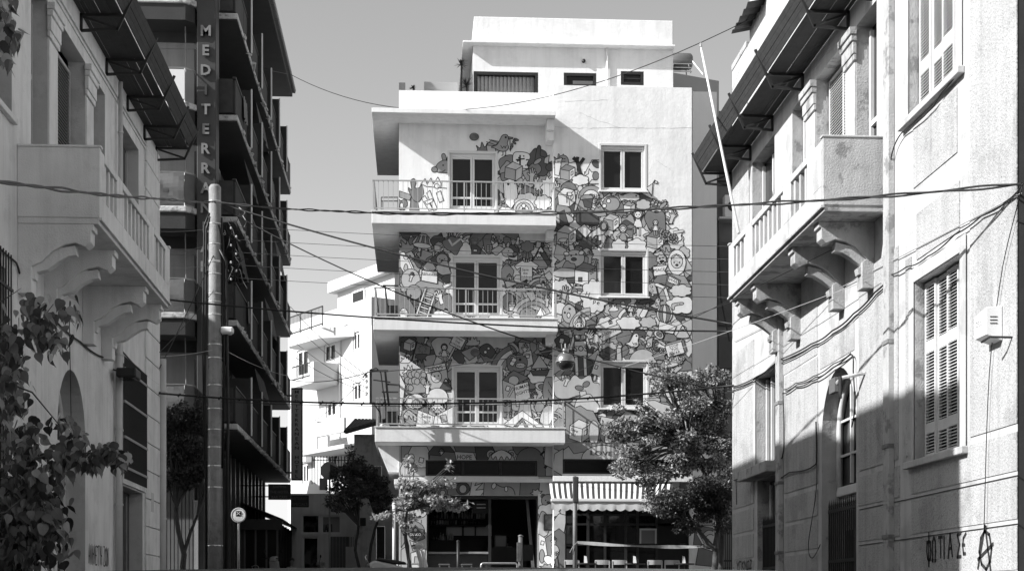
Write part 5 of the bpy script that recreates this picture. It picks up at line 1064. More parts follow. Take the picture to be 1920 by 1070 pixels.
p = atX(1582, 722, RX-.2); t = thing('wall_bracket', 'cluttered cable bracket with junction plate beside the arched door', 'bracket', p)
MB().tube([(RX-.002, p.y-.6, p.z+.12), (RX-.3, p.y-.3, p.z+.08), (RX-.35, p.y, p.z)], .03, 6).build('arm', M_worn, t); MB().box(RX-.38, RX-.30, p.y-.1, p.y+.25, p.z-.12, p.z+.12).build('plate', mat('bracket_plate', .12, .6), t, bevel=.01)
MB().tube([(RX-.34, p.y-.3, p.z+.1), (RX-.34, p.y-.3, p.z-.25)], .03, 6).build('peg', M_iron, t)
a, b = atX(1385, 437, 6.25), atX(1314, 88, 6.1); t = thing('flag_pole', 'slim pale bare pole leaning up from the right-hand balcony', 'pole', a)
MB().tube([a, a.lerp(b, .97), b], [.034, .022, .010], 8).build('pole', M_whitep, t, smooth=True); MB().lathe([(.03,0),(.03,.06),(.0,.1)], b, 8).build('finial', M_steel, t)
# lettering sprayed on the wall
pa = atX(1738, 1050, RX-.016); pa.y += .43
graffiti(PRT, 'FW', pa.y, pa.z, .30, .24, .024, 'graffiti', rw_, .2, .05, 3, -1).location.x -= .014
graffiti(PRT, 'TIA SQ', pa.y-.50, pa.z+.02, .29, .22, .022, 'graffiti', rw_, .2, .05, 4, -1).location.x -= .014
pb = atX(1842, 1058, RX-.016); pb.y += .43; graffiti(PRT, '@', pb.y+.1, pb.z, .33, .46, .024, 'graffiti', rw_, .1, .03, 6, -1).location.x -= .014
pc = atX(1382, 1068, RX-.014); pc.y += .43; graffiti(PRT, 'YGKNWZ', pc.y, pc.z, .18, .32, .02, 'graffiti', rw_, .15, .06, 8, -1).location.x -= .014
# cables on the sunlit wall
wcable([(1372,725),(1420,705),(1460,675),(1520,645),(1560,620),(1600,588),(1640,548),(1668,520)], RX-.05, .014, M_wire, 'upper black cable strung across the sunlit wall under the corbels')
wcable([(1372,732),(1425,708),(1462,682),(1522,650),(1562,625),(1602,593),(1642,553),(1668,526)], RX-.04, .010, M_wire, 'lower black cable strung beside another under the corbels')
wcable([(1470,737),(1490,725),(1520,715),(1560,690),(1596,664),(1600,700),(1603,760),(1597,800)], RX-.05, .012, M_wire, 'cable bundle rising over the arched door and hanging down')
wcable([(1470,730),(1492,718),(1525,705),(1562,682),(1595,662)], RX-.045, .010, M_wire, 'second cable bundle rising towards the top of the arch')
wcable([(1468,735),(1470,800),(1468,850),(1453,862),(1376,900)], RX-.05, .014, M_wire, 'cable dropping beside the small window to the house corner')
wcable([(1453,900),(1480,885),(1525,873),(1531,850),(1530,790)], RX-.05, .014, M_wire, 'thick cable climbing stepwise to the left of the arch')
wcable([(1531,850),(1530,920),(1516,1015),(1522,1045),(1538,1020)], RX-.05, .008, M_wire, 'thin loose loop of cable left of the iron gate')
wcable([(1380,900),(1381,945)], RX-.05, .010, M_wire, 'short cable with a weight at the far corner of the sunlit house')
wcable([(1918,345),(1890,375),(1840,405),(1790,440),(1740,480),(1700,500),(1668,515)], RX-.05, .010, M_wire, 'pair of cables slanting down across the upper sunlit wall')
wcable([(1916,350),(1880,500),(1855,700),(1845,990)], RX-.05, .006, M_wire, 'long thin loose wire hanging down the sunlit wall')
wcable([(1790,145),(1765,175),(1740,210),(1690,250),(1672,290),(1664,360)], RX-.06, .010, M_wire, 'slack cable hanging below the upper shuttered window')
# canopies
canL = canopy(-1, [21.5, 23.6, 25.75, 27.9, 30.2, 32.4, 34.4, 36.0], 11.9, .72, 'boarded_canopy', 'dark boarded canopy on iron brackets along the shaded left house')
canR = canopy(1, [25.0, 26.3, 29.4, 31.9, 34.0, 36.1], 11.35, .66, 'boarded_canopy', 'boarded wooden canopy on iron brackets above the sunlit right balcony')
# fine alignment along the lane of both houses and everything fixed to them
for o in list(C.objects):
    if o.parent: continue
    if o in (LH, canL) or (o.name.split('.')[0] in ('window_grille', 'drain_pipe', 'floodlight')): o.location.y += .35
    elif o in (RH, canR) or (o.name.split('.')[0] in ('square_downpipe', 'iron_gate', 'roof_sheet')): o.location.y -= .43
# ================================================================ hotel on the left behind
YH, HF, HW, YE = 46.0, -5.2, -6.3, 65.5       # near face, balcony front, wall, far end
FL = [6.8, 9.75, 12.7, 15.6, 18.5]            # balcony floor levels
H = thing('hotel', 'tall dark hotel block with stacked balconies, in shade on the left', 'building', (HW, 55, GZ))
HT = 22.3
PH = lambda u, z, d: (HW - d, u, z)
PHN = lambda u, z, d: (u, YH + d, z)
hol = []
for z in FL[:-1] + [FL[-1]]:
    for k in range(5): hol.append((YH+1.0+k*3.7, YH+3.6+k*3.7, z+.12, z+2.45, .2))
mb = MB(); wall(mb, PH, YH, YE, GZ, HT, hol)
mb.face([(HW,YE,GZ),(HW-12,YE,GZ),(HW-12,YE,HT),(HW,YE,HT)]); mb.face([(HW-12,YH,GZ),(HW-12,YE,GZ),(HW-12,YE,HT),(HW-12,YH,HT)]); mb.face([(HW,YH,HT),(HW,YE,HT),(HW-12,YE,HT),(HW-12,YH,HT)])
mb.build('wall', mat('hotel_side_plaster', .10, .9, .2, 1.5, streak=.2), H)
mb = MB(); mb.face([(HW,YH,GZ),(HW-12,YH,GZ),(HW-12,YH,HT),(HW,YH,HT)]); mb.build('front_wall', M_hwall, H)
for (a, b, z0, z1, d) in hol:
    f = MB(); pbox(f, PH, a+.01, b-.01, z0+.01, z1-.01, .12, .16); o = f.build('balcony_window', M_glass, H)
    f = MB(); 
    for y in (a+.05, (a+b)/2, b-.05): pbox(f, PH, y-.04, y+.04, z0+.02, z1-.02, .06, .118)
    pbox(f, PH, a+.1, b-.1, z1-.5, z1-.44, .06, .118); f.build('window_frame', mat('dull_frame', .25, .6), o)
    f = MB(); pbox(f, PH, a-.05, b+.05, z1-.15, z1+.15, -.12, -.003); f.build('blind_box', mat('dull_blind_box', .22, .7), o)
# street-side balconies
for i, z in enumerate(FL):
    s = MB().box(HW+.002, HF+.12, YH+.05, YE, z-.16, z); so = s.build('balcony_slab', M_hconc, H, bevel=.03)
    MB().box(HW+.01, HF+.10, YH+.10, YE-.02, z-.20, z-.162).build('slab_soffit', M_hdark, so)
    for k in range(9):
        a = YH+.12+k*(YE-YH-.1)/9; b = a+(YE-YH-.1)/9-.04
        MB().box(HF-.01, HF+.05, a, b, z+.06, z+1.02).build('railing_panel', M_hdark, so)
    MB().box(HF-.03, HF+.07, YH+.05, YE, z+1.03, z+1.08).build('handrail', M_black, so)
    MB().box(HW+.1, HF-.02, YH+.06, YH+.1, z+.06, z+1.02).build('railing_panel', mat('patchy_panel', .05, .7, .5, 3), so)
    for k in range(1, 6):
        y = YH+k*3.35; p = MB().box(HW+.01, HF+.16, y-.04, y+.04, z+.002, z+1.75); p.build('partition', mat('balcony_partition', .04, .8, .3, 2), H)
        MB().box(HF+.161, HF+.20, y-.045, y+.045, z-.0, z+1.78).build('partition_edge', mat('white_edge', .8, .7), H)
    MB().box(HW+.1, HF+.1, YE-.1, YE-.04, z+.02, z+1.05).build('end_panel', mat('pale_end_panel', .35, .8), H)
# half-lowered canvas awnings hanging over some balconies, and crumbled slab lips
for k, (fi, y0, y1) in enumerate(((0, 52.5, 55.8), (1, 47.2, 49.2), (1, 56.0, 59.2), (2, 49.4, 52.6), (3, 53.0, 56.0), (2, 60.0, 62.6))):
    zt = FL[fi]+2.55; c = MB(); n = 10
    for j in range(n):
        a, b = y0+(y1-y0)*j/n, y0+(y1-y0)*(j+1)/n; w0, w1 = .03*math.sin(j*2.1+k), .03*math.sin((j+1)*2.1+k)
        c.face([(HF-.05,a,zt),(HF-.05,b,zt),(HF+.12+w1,b,zt-.75-.15*(k%3)),(HF+.12+w0,a,zt-.75-.15*(k%3))])
    c.build('canvas_awning', mat('grimy_awning', .09, .9, .4, 2), H, smooth=True)
g = random.Random(31); cr = meshdata(MB().prism([(-.06,-.05),(.05,-.06),(.07,.03),(.0,.06),(-.07,.04)], 'y', -.16, .16), 'chip', M_hconc)
for z in FL:
    for k in range(26): inst('concrete_chip', cr, H, (HF+.12+g.uniform(-.02,.03), YH+.3+g.uniform(0, 18.6), z-.12+g.uniform(-.05,.06)), (g.uniform(-.3,.3), g.uniform(-.4,.4), g.uniform(-.2,.2)), (g.uniform(.5,1), g.uniform(.4,1.6), g.uniform(.5,1)))
# top slab with tiles
s = MB().box(HW+.002, HF+.18, YH-.3, YE+.1, HT+.002, HT+.2); s.build('roof_slab', M_hdark, H, bevel=.03)
tm = meshdata(MB().tube([(0,0,0),(.55,0,-.12)], .09, 8), 'tile', M_tile)
for k in range(90): inst('roof_tile', tm, H, (HF-.25, YH-.2+k*.222, HT+.34))
# near-face balconies (canvas-covered) left of the sign
XS = xY(366, 44.9)
cnv = [0, 1, 2]
for i, z in enumerate(FL):
    s = MB().prism([(XS, 45.2), (XS-.25, 44.9), (-11, 44.9), (-11, YH-.002), (XS, YH-.002)], 'z', z-.17, z); so = s.build('balcony_slab', M_hconc, H, bevel=.03)
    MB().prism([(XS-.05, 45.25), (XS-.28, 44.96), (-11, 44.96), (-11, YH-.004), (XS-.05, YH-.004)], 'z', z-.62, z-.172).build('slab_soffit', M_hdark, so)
    r = MB().tube([(-11, 44.98, z+.95), (XS-.3, 44.98, z+.95), (XS-.06, 45.25, z+.95), (XS-.06, YH, z+.95)], .022, 6); r.build('handrail', M_steel, so, smooth=True)
    for x in (XS-.3, XS-1.0, XS-1.7, XS-2.4): MB().tube([(x, 44.98, z), (x, 44.98, z+.95)], .016, 6).build('railing_post', M_steel, so)
    if i < 3 or i == 4:                       # slack canvas tied to the railing
        n, q = 22, 8; c = MB(); g = random.Random(i)
        f0 = g.uniform(2, 5)
        P_ = lambda a, b: (-9.6+(XS-.32+9.6)*a, 44.94-.06*math.sin(b*3.14)*abs(math.sin(a*f0*3+b*3+i))-.03*math.sin(a*17+b*9), z+.06+.86*b-.03*math.sin(a*9+i))
        for a in range(n):
            for b in range(q): c.face([P_(a/n,b/q), P_((a+1)/n,b/q), P_((a+1)/n,(b+1)/q), P_(a/n,(b+1)/q)])
        c.build('canvas_screen', M_canvas, so, smooth=True)
        c2 = MB()
        for b in range(q):
            for k in range(6):
                Q = lambda t, e: (XS-.30+.24*t, 44.95+.3*t+.5*max(0,t-.999), z+.06+.86*e)
                c2.face([Q(k/6,b/q), Q((k+1)/6,b/q), Q((k+1)/6,(b+1)/q), Q(k/6,(b+1)/q)])
        c2.build('canvas_screen', M_canvas, so)
    else: MB().box(-11, XS-.3, 44.955, 44.965, z+.08, z+.9).build('white_panel', mat('bright_panel', .62, .7), so)
    d = MB().box(-11, XS-.1, YH-.03, YH-.003, z+2.0, z+2.75); d.build('dark_band', M_hdark, H)
    MB().box(-11, XS-.1, YH-.028, YH-.003, z+1.82, z+1.96).build('pale_moulding', M_hwall, H)
    p = MB().tube([(xY(347, 45.5), 45.5, z-.2), (xY(349, 45.5), 45.5, z-1.9)], .018, 5).build('drip_pipe', mat('drip_pipe_grey', .2, .6), so)
# tall corner sign
sx0, sx1 = xY(369, 45.2), xY(405, 45.2)
SG = thing('hotel_sign', 'tall vertical dark hotel sign with raised letters at the building corner', 'sign', ((sx0+sx1)/2, 45.3, 4.8))
MB().box(sx0, sx1, 45.2, 45.9, 5.2, 22.5).build('sign_board', M_sign, SG, bevel=.02)
def letter(ch, x, y, z, h, parent, m, name='letter', depth=.06, bold=.03, face=-1, sx=1):
    v, f, a0, a1, b0, b1 = text2d(ch, .5, bold); k = h/.72; b = MB()
    b.v = [(x+(p-(a0+a1)/2)*k*sx, y+depth*q, z+(r-(b0+b1)/2)*k) for p, r, q in v]; b.f = list(f); b.m = [0]*len(f); return b.build(name, m, parent)
for k, ch in enumerate('MEDITERRANEAN'):
    p = atY(386, 58+k*36.8, 45.15); letter(ch, p.x, 45.15, p.z, .29, SG, M_lett if k != 3 else MATS['dark_sign_panel'], 'letter')
# second, hanging hotel sign at the far end of the block
q = rect(546, 567.5, 727, 900, 62.5); xa, xb, za, zb = q
S2 = thing('hotel_sign', 'grey vertical hanging sign with dark letters at the far end of the hotel', 'sign', ((xa+xb)/2, 62.5, za))
MB().box(xa, xb, 62.42, 62.6, za, zb).build('sign_board', M_black, S2, bevel=.01)
MB().box(xa+.045, xb-.045, 62.405, 62.418, za+.06, zb-.06).build('sign_face', mat('grey_sign_face', .42, .6, .08, 2), S2)
tx = 'MEDITERRANEAN HOTEL'; n = len(tx)
for k, ch in enumerate(tx):
    if ch != ' ': letter(ch, (xa+xb)/2, 62.40, zb-.16-(zb-za-.32)*k/(n-1), .125, S2, M_paintd, 'letter', .004, .02, sx=1.35)
for z in (za+.3, zb-.3): MB().box(HF+.0, xa-.002, 62.47, 62.53, z-.03, z+.03).build('sign_arm', M_black, S2)
# small signs on brackets at the hotel entrance
def board(px0, px1, py0, py1, Y, lines, label, m=M_sign):
    a, b, c, d = rect(px0, px1, py0, py1, Y); t = thing('sign_board', label, 'sign', ((a+b)/2, Y, c))
    MB().box(a, b, Y, Y+.1, c, d).build('panel', m, t, bevel=.02)
    fr = MB()
    for (x0, x1, z0, z1) in ((a,b,d-.03,d), (a,b,c,c+.03), (a,a+.03,c+.031,d-.031), (b-.03,b,c+.031,d-.031)): fr.box(x0, x1, Y-.012, Y-.002, z0, z1)
    fr.build('rim', M_black, t)
    for i, s in enumerate(lines): wtext(s, lambda u, z, dd: (u, Y+dd, z), (a+b)/2, d-(d-c)*(i+.5)/len(lines), (d-c)/len(lines)*.5, t, mat('dim_letter', .16, .6), d=-.004, sx=min(1, (b-a)*.85/max(.01, (text2d(s)[3]-text2d(s)[2])*(d-c)/len(lines)*.5/.72)))
    MB().box(HF-1.1, a-.002, Y+.03, Y+.07, d-.07, d-.03).build('arm', M_black, t)
board(503, 545, 907, 936, 56, ['ΔIAMMA', 'THE HOTEL', 'BAR·CAFE'], 'dark rectangular sign reading hotel under the hotel balconies')
board(546, 579, 928, 950, 60, ['RESTAURANT', 'SPECIALS'], 'small black restaurant sign right of the dark hotel sign')
# ground floor: columns, glazing, sloping awnings
gf = thing('hotel_shopfront', 'dark glazed shopfront with slim columns under the hotel', 'shopfront', (HW, 55, GZ))
MB().box(HW+.003, HW+.04, YH+.1, YE-.1, GZ, FL[0]-.3).build('glazing', M_glass2, gf)
for k in range(15): y = YH+.3+k*1.32; MB().box(HW+.045, HW+.25, y-.12, y+.12, GZ, FL[0]-.25).build('column', mat('dark_column', .07, .35, .2, 2), gf, bevel=.01)
for k in range(3): y = YH+1.1+k*3.9; MB().box(HW+.05, HW+.09, y-.06, y+.06, GZ+.2, FL[0]-1.2).build('glint_strip', mat('glint_strip', .2, .25, metal=.6), gf)  # pale strips standing in for bright reflections in the glazing
cp = thing('cafe_porch', 'dark glazed cafe porch with a low awning at the far end of the hotel', 'porch', (HW, 61, GZ))
MB().box(HW+.26, HF+.30, 56.6, 65.4, GZ+.12, 4.55).build('glazing', mat('porch_glass', .01, .2, spec=.25), cp)
for k in range(8): y = 56.6+k*1.25; MB().box(HF+.301, HF+.36, y-.04, y+.04, GZ+.12, 4.55).build('mullion', M_hdark, cp)
for k in range(4): x = HW+.3+k*.38; MB().box(x-.03, x+.03, 56.55, 56.598, GZ+.12, 4.55).build('mullion', mat('porch_frame', .14, .5), cp)
MB().hexa([(HW+.05,56.2,5.25),(HW+.05,65.4,5.25),(HF+.55,65.4,4.6),(HF+.55,56.2,4.6)], [(HW+.05,56.2,5.29),(HW+.05,65.4,5.29),(HF+.55,65.4,4.64),(HF+.55,56.2,4.64)]).build('awning_fabric', M_sign, cp)
MB().box(HW+.05, HF+.55, 56.16, 56.199, 4.25, 4.62).build('valance', M_sign, cp)
# air conditioners, blinds and plants on the hotel balconies
for k, (fi, y) in enumerate(((0, 48.2), (1, 51.5), (2, 47.6), (2, 58.4), (3, 50.6), (4, 54.0))):
    a = thing('air_conditioner', 'small air conditioner on the hotel ' + ('lowest balcony near the pole', 'second balcony near its middle', 'third balcony beside the sign', 'third balcony near its far end', 'fourth balcony', 'top balcony')[k], 'air conditioner', (HW+.4, y, FL[fi])); MB().box(HW+.15, HW+.5, y-.4, y+.4, FL[fi]+1.25, FL[fi]+1.8).build('casing', M_hwall, a, bevel=.02); MB().lathe([(.2,-.0),(.2,.01)], (HW+.502, y, FL[fi]+1.52), 14, axis='x').build('fan_grille', M_black, a)
for k, (fi, y) in enumerate(((1, 49.0), (2, 53.5), (3, 47.8), (3, 57.0))):
    a = thing('hung_laundry', 'cloth hung over the hotel railing, ' + ('second balcony', 'third balcony', 'fourth balcony near the sign', 'fourth balcony far end')[k], 'laundry', (HF+.1, y, FL[fi]+.5)); b = MB()
    for j in range(8):
        y0, y1 = y+j*.09, y+(j+1)*.09; w0, w1 = .03*math.sin(j*1.7), .03*math.sin((j+1)*1.7); b.face([(HF+.1+w0,y0,FL[fi]+1.09),(HF+.1+w1,y1,FL[fi]+1.09),(HF+.12+w1*1.5,y1,FL[fi]+.42),(HF+.12+w0*1.5,y0,FL[fi]+.45)])
    b.build('cloth', mat('dull_cloth', .2+.0*k, .9, .2, 3), a, smooth=True)
# ground-floor front wall left of the pole: ribbed shutter
rs = thing('ribbed_shutter', 'dark ribbed metal front below the canvas balconies behind the orange tree', 'shutter', (-7.5, YH, GZ))
rb = meshdata(MB().box(-.04, .04, -.07, 0, 0, 3.0), 'rib', mat('rib_grey', .12, .5, .2, 3))
for k in range(8): inst('rib', rb, rs, (xY(310, YH)+k*.105, YH-.003, GZ))
MB().box(xY(363, YH-.02), xY(372, YH), YH-.06, YH-.004, GZ, 4.6).build('pale_jamb', M_hwall, rs)
# ================================================================ white apartment house beyond
U = Vector((-.495, .869, 0)); N_ = Vector((-.869, -.495, 0)); P0 = Vector((xY(697, 75), 75, 0))
def PW(u, z, d): v = P0 + U*u - N_*d; return (v.x, v.y, z)
def wu(px, py, off=0):                        # photo point -> (u, z) on the wall plane (or a plane standing off it)
    v = atP(px, py, P0 + N_*off, N_); return (v - P0).dot(U), v.z
M_bw = mat('bright_white_plaster', .58, .85, .03, 1.2, .12, 10)
WB = thing('white_apartment_house', 'bright white angular apartment house beyond the hotel', 'building', (P0.x, P0.y, GZ))
UE = wu(545, 700)[0]; ZM = wu(697, 556)[1]
def wr_(x0, x1, y0, y1, off=0): a, z1 = wu(x0, (y0+y1)/2, off)[0], wu((x0+x1)/2, y0, off)[1]; b, z0 = wu(x1, (y0+y1)/2, off)[0], wu((x0+x1)/2, y1, off)[1]; return (min(a,b), max(a,b), z0, z1)
wins = [wr_(661, 674, 622, 657), wr_(607, 628, 643, 677), wr_(556, 577, 655, 705), wr_(661, 676, 717, 751), wr_(611, 629, 752, 781), wr_(612, 632, 846, 880), wr_(647, 664, 838, 880), wr_(566, 578, 868, 905)]
mb = MB(); wall(mb, PW, -.0, UE+.3, GZ, ZM, [w+(.18,) for w in wins])
mb.face([PW(0,GZ,0), PW(0,GZ,9), PW(0,ZM,9), PW(0,ZM,0)]); mb.face([PW(UE+.3,GZ,0), PW(UE+.3,GZ,9), PW(UE+.3,ZM,9), PW(UE+.3,ZM,0)])
mb.build('wall', M_bw, WB)
MB().hexa([PW(0,ZM-.95,.2), PW(UE+.3,ZM-.95,.2), PW(UE+.3,ZM-.95,9), PW(0,ZM-.95,9)], [PW(0,ZM-.85,.2), PW(UE+.3,ZM-.85,.2), PW(UE+.3,ZM-.85,9), PW(0,ZM-.85,9)]).build('roof', M_bw, WB)
for (a, b, z0, z1) in wins:
    f = MB(); pbox(f, PW, a+.02, b-.02, z0+.02, z1-.02, .12, .15); o = f.build('window', M_glass, WB)
    f = MB()
    for x in (a+.06, (a+b)/2, b-.06): pbox(f, PW, x-.05, x+.05, z0+.03, z1-.03, .06, .118)
    pbox(f, PW, a+.11, b-.11, z1-.12, z1-.03, .06, .118); pbox(f, PW, a+.11, b-.11, z0+.03, z0+.1, .06, .118); f.build('frame', M_whitep, o)
# set-back top storey with roof slab
uA = wu(633, 570, -1.2)[0]; zt = wu(650, 535, -1.2)[1]
f = MB(); pbox(f, PW, -.02, uA, ZM-.9, wu(690, 512, -1.2)[1], 1.2, 8); f.build('top_storey', M_bw, WB)
a, b, z0, z1 = wr_(628, 700, 498, 528, -.9); zz1 = wu(704, 497, -.9)[1]; f = MB(); pbox(f, PW, -.3, uA+.35, zz1-.55, zz1, .8, 8.3); f.build('roof_slab', M_bw, WB, bevel=.02)
w = wr_(664, 684, 547, 564, -1.2); f = MB(); pbox(f, PW, w[0], w[1], w[2], w[3], 1.15, 1.198); o = f.build('window', M_glass, WB)
f = MB(); pbox(f, PW, w[0]-.08, w[0], w[2]-.05, w[3]+.05, 1.12, 1.197); pbox(f, PW, w[1], w[1]+.08, w[2]-.05, w[3]+.05, 1.12, 1.197); pbox(f, PW, w[0], w[1], w[3], w[3]+.08, 1.12, 1.197); f.build('frame', M_whitep, o)
fr = MB(); q0 = wu(672, 508, -3); 
for a_, b_ in (((0,0),(0,.55)), ((0,.55),(1.1,.75)), ((1.1,.75),(1.1,.0))): fr.beam(PW(q0[0]-a_[0], zz1+a_[1], 3), PW(q0[0]-b_[0], zz1+b_[1], 3), .04, .04)
fr.build('roof_hatch_frame', M_black, WB)
# projecting terrace slab with rounded nose, and its railing
def slab(x0, x1, py0, py1, out, name, wide=.5):
    ua, za = wu(x1, py0, 0); ub, zb_ = wu(x0, py0, out)
    pts = [(ua, 0), (ua-.1 if False else ua, .02), (ua+1.5, out*.9), (ub-.6, out), (ub-.1, out*.8), (ub+.1, out*.35), (ub, 0)]
    z1 = wu((x0+x1)/2, py0, out)[1]; z0 = wu((x0+x1)/2, py1, out)[1]
    b = MB(); n = len(pts); b.v = [PW(u, z0, -max(d, .002)) for u, d in pts]+[PW(u, z1, -max(d, .002)) for u, d in pts]; b.f = [tuple(range(n)), tuple(range(2*n-1,n-1,-1))]+[(j,(j+1)%n,n+(j+1)%n,n+j) for j in range(n)]; b.m = [0]*len(b.f)
    return b.build(name, M_bw, WB, bevel=.02), z0, z1, ub, ua
so, z0, z1, ub, ua = slab(532, 665, 612, 632, 1.3, 'terrace_slab')
u1 = wu(604, 590, 1.25)[0]
ra = MB()
for z in (z1+.95, z1+.12): ra.beam(PW(u1, z, -1.22), PW(ub-.5, z, -1.22), .05, .05)
for k in range(4): u = u1+(ub-.5-u1)*k/3; ra.beam(PW(u, z1, -1.22), PW(u, z1+.95, -1.22), .05, .05)
ro = ra.build('railing', M_black, WB)
for k in range(1, 24): u = u1+(ub-.5-u1)*k/24; MB().beam(PW(u, z1+.12, -1.22), PW(u, z1+.95, -1.22), .014, .014).build('bar', M_black, ro)
f = MB(); pbox(f, PW, 0.0, u1, z1-.2, ZM+.0, -.02, -.002); f.build('terrace_parapet', M_bw, WB)
# box balcony with solid parapet, nearer end in shade
x0, x1 = wu(637, 690, 0)[0], wu(545, 690, 1.4)[0]; zb0, zb1 = wu(600, 716, 1.2)[1], wu(600, 676, 1.2)[1]
f = MB(); pbox(f, PW, x0, x1, zb0, zb0+.3, -1.4, -.002); f.build('balcony_slab', M_bw, WB, bevel=.02)
f = MB(); pbox(f, PW, x0, x0+.12, zb0+.301, zb1, -1.4, -.002); f.build('balcony_parapet', M_bw, WB, bevel=.01)
f = MB(); pbox(f, PW, x0+.121, x0+.35, zb0+.301, zb1, -1.4, -1.28); f.build('balcony_parapet', M_bw, WB, bevel=.01)
ra = MB()
for z in (zb1, zb0+.4): ra.beam(PW(x0+.36, z, -1.35), PW(x1-.05, z, -1.35), .05, .05)
ra.beam(PW((x0+x1)/2, zb0+.3, -1.35), PW((x0+x1)/2, zb1, -1.35), .05, .05)
ro = ra.build('railing', M_black, WB)
for k in range(1, 18): u = x0+.36+(x1-x0-.4)*k/18; MB().beam(PW(u, zb0+.4, -1.35), PW(u, zb1, -1.35), .014, .014).build('bar', M_black, ro)
# lower long balcony and its rounded end
x0, x1 = -.1, wu(560, 800, 1.5)[0]; zb0, zb1 = wu(645, 812, 1.2)[1], wu(645, 785, 1.2)[1]
for (a, b_, c, d, o0, o1, nm) in ((x0, x1, zb0-.75, zb0-.55, -1.5, -.002, 'balcony_slab'), (x0, wu(594, 800, 1.5)[0], zb0, zb1, -1.5, -1.38, 'balcony_parapet'), (wu(594, 800, 1.5)[0]+.002, x1, zb0-.549, zb1+.1, -1.5, -1.0, 'balcony_parapet'), (wu(612, 800, 1.5)[0], wu(594, 800, 1.5)[0], zb0-.549, zb0-.001, -1.45, -1.3, 'balcony_parapet')):
    f = MB(); pbox(f, PW, a, b_, c, d, o0, o1); f.build(nm, M_bw, WB, bevel=.03)
f = MB(); f.beam(PW(wu(639, 640)[0], zb0, -.06), PW(wu(639, 640)[0], z0, -.06), .07, .07); f.build('downpipe', M_whitep, WB)
p = Vector(PW(*wu(581, 856), -.4)); a = thing('air_conditioner', 'air conditioner box low on the white house behind the hanging hotel sign', 'air conditioner', p)
f = MB(); u_, z_ = wu(581, 856); pbox(f, PW, u_-.45, u_+.45, z_-.3, z_+.3, -.45, -.1); f.build('casing', M_whitep, a, bevel=.03)
MB().lathe([(.2,-.02),(.22,0)], Vector(PW(u_+.1, z_, -.46)), 16, axis='y').build('fan_grille', M_black, a)
# spiked railing along the top of the yard wall, shop front, gate
yw = 63.0
a, b, c, d = rect(585, 712, 857, 868, yw); t = thing('spiked_fence', 'row of pale spiked bars above the yard wall under the white house', 'fence', ((a+b)/2, yw, c))
bm_ = meshdata(MB().box(-.015, .015, -.015, .015, 0, 1.1), 'bar', M_iron); MB().box(a, b, yw, yw+.03, d-.12, d-.09).build('rail', M_iron, t)
for k in range(24): inst('bar', bm_, t, (a+(b-a)*k/23, yw, d-1.05))
a, b, c, d = rect(566, 705, 925, 1060, yw)
sf = thing('corner_shop', 'graffiti-marked glass shop front on the far corner', 'shop', ((a+b)/2, yw, GZ)); PS = lambda u, z, dd: (u, yw+dd, z)
q1 = rect(565, 600, 963, 1000, yw); q2 = rect(602, 640, 965, 1000, yw); q3 = rect(567, 598, 1005, 1060, yw)
hs = [q1[:2]+(q1[2], q1[3])+(.2,), q2[:2]+(q2[2], q2[3])+(.2,), q3[:2]+(GZ+.1, q3[3])+(.2,)]
xa = xY(545, yw); mb = MB(); wall(mb, PS, xa, b, GZ, d, hs); mb.face([(xa,yw,d),(b,yw,d),(b,yw+5,d),(xa,yw+5,d)]); mb.build('wall', mat('dull_shop_plaster', .78, .9, .15, 1.2, streak=.15), sf)
for i, h in enumerate(hs):
    f = MB(); pbox(f, PS, h[0]+.02, h[1]-.02, h[2]+.02, h[3]-.02, .15, .18); o = f.build('pane', M_glass2 if i != 1 else mat('frosted_pane', .28, .4), sf)
    f = MB()
    for (x0, x1, z0, z1) in ((h[0],h[0]+.07,h[2],h[3]), (h[1]-.07,h[1],h[2],h[3]), (h[0]+.071,h[1]-.071,h[3]-.07,h[3]), (h[0]+.071,h[1]-.071,h[2],h[2]+.07)): pbox(f, PS, x0, x1, z0, z1, .05, .149)
    f.build('frame', M_whitep, o)
p = rect(590, 625, 982, 998, yw); graffiti(lambda u, z, dd: (u, yw+.14+dd, z), 'GNNAKI', p[0], p[2], p[3]-p[2], .16, .02, 'graffiti', sf, .1, .05, 3)
gy = 60.5
t = thing('yard_gate', 'grey boarded yard gate between the far shop and the tiled house', 'gate', (xY(635, gy), gy, GZ))
q = rect(598, 618, 1002, 1062, gy); MB().box(q[0], q[1], gy, gy+.3, GZ, q[3]).build('gate_pier', mat('dull_shop_plaster', .33), t); graffiti(lambda u, z, dd: (u, gy+dd, z), 'KOS', q[0]+.08, GZ+.4, .5, .1, .02, 'graffiti', t, .1, .08, 9)
bd = meshdata(MB().box(0, .115, 0, .05, 0, 1), 'board', mat('weathered_board', .16, .8, .3, 4))
q = rect(618, 650, 1003, 1062, gy)
for k in range(6): inst('board', bd, t, (q[0]+k*.122, gy+.1, GZ+.06), None, (1, 1, q[3]-GZ-.1))
q = rect(648, 672, 1005, 1062, gy); MB().box(q[0], q[1], gy, gy+.3, GZ, zY(1024, gy, 660)).build('low_wall', mat('dull_shop_plaster', .33), t)
for k in range(8): MB().box(q[0]+.03+k*.06, q[0]+.05+k*.06, gy+.1, gy+.12, zY(1024, gy, 660), q[3]).build('bar', M_iron, t)
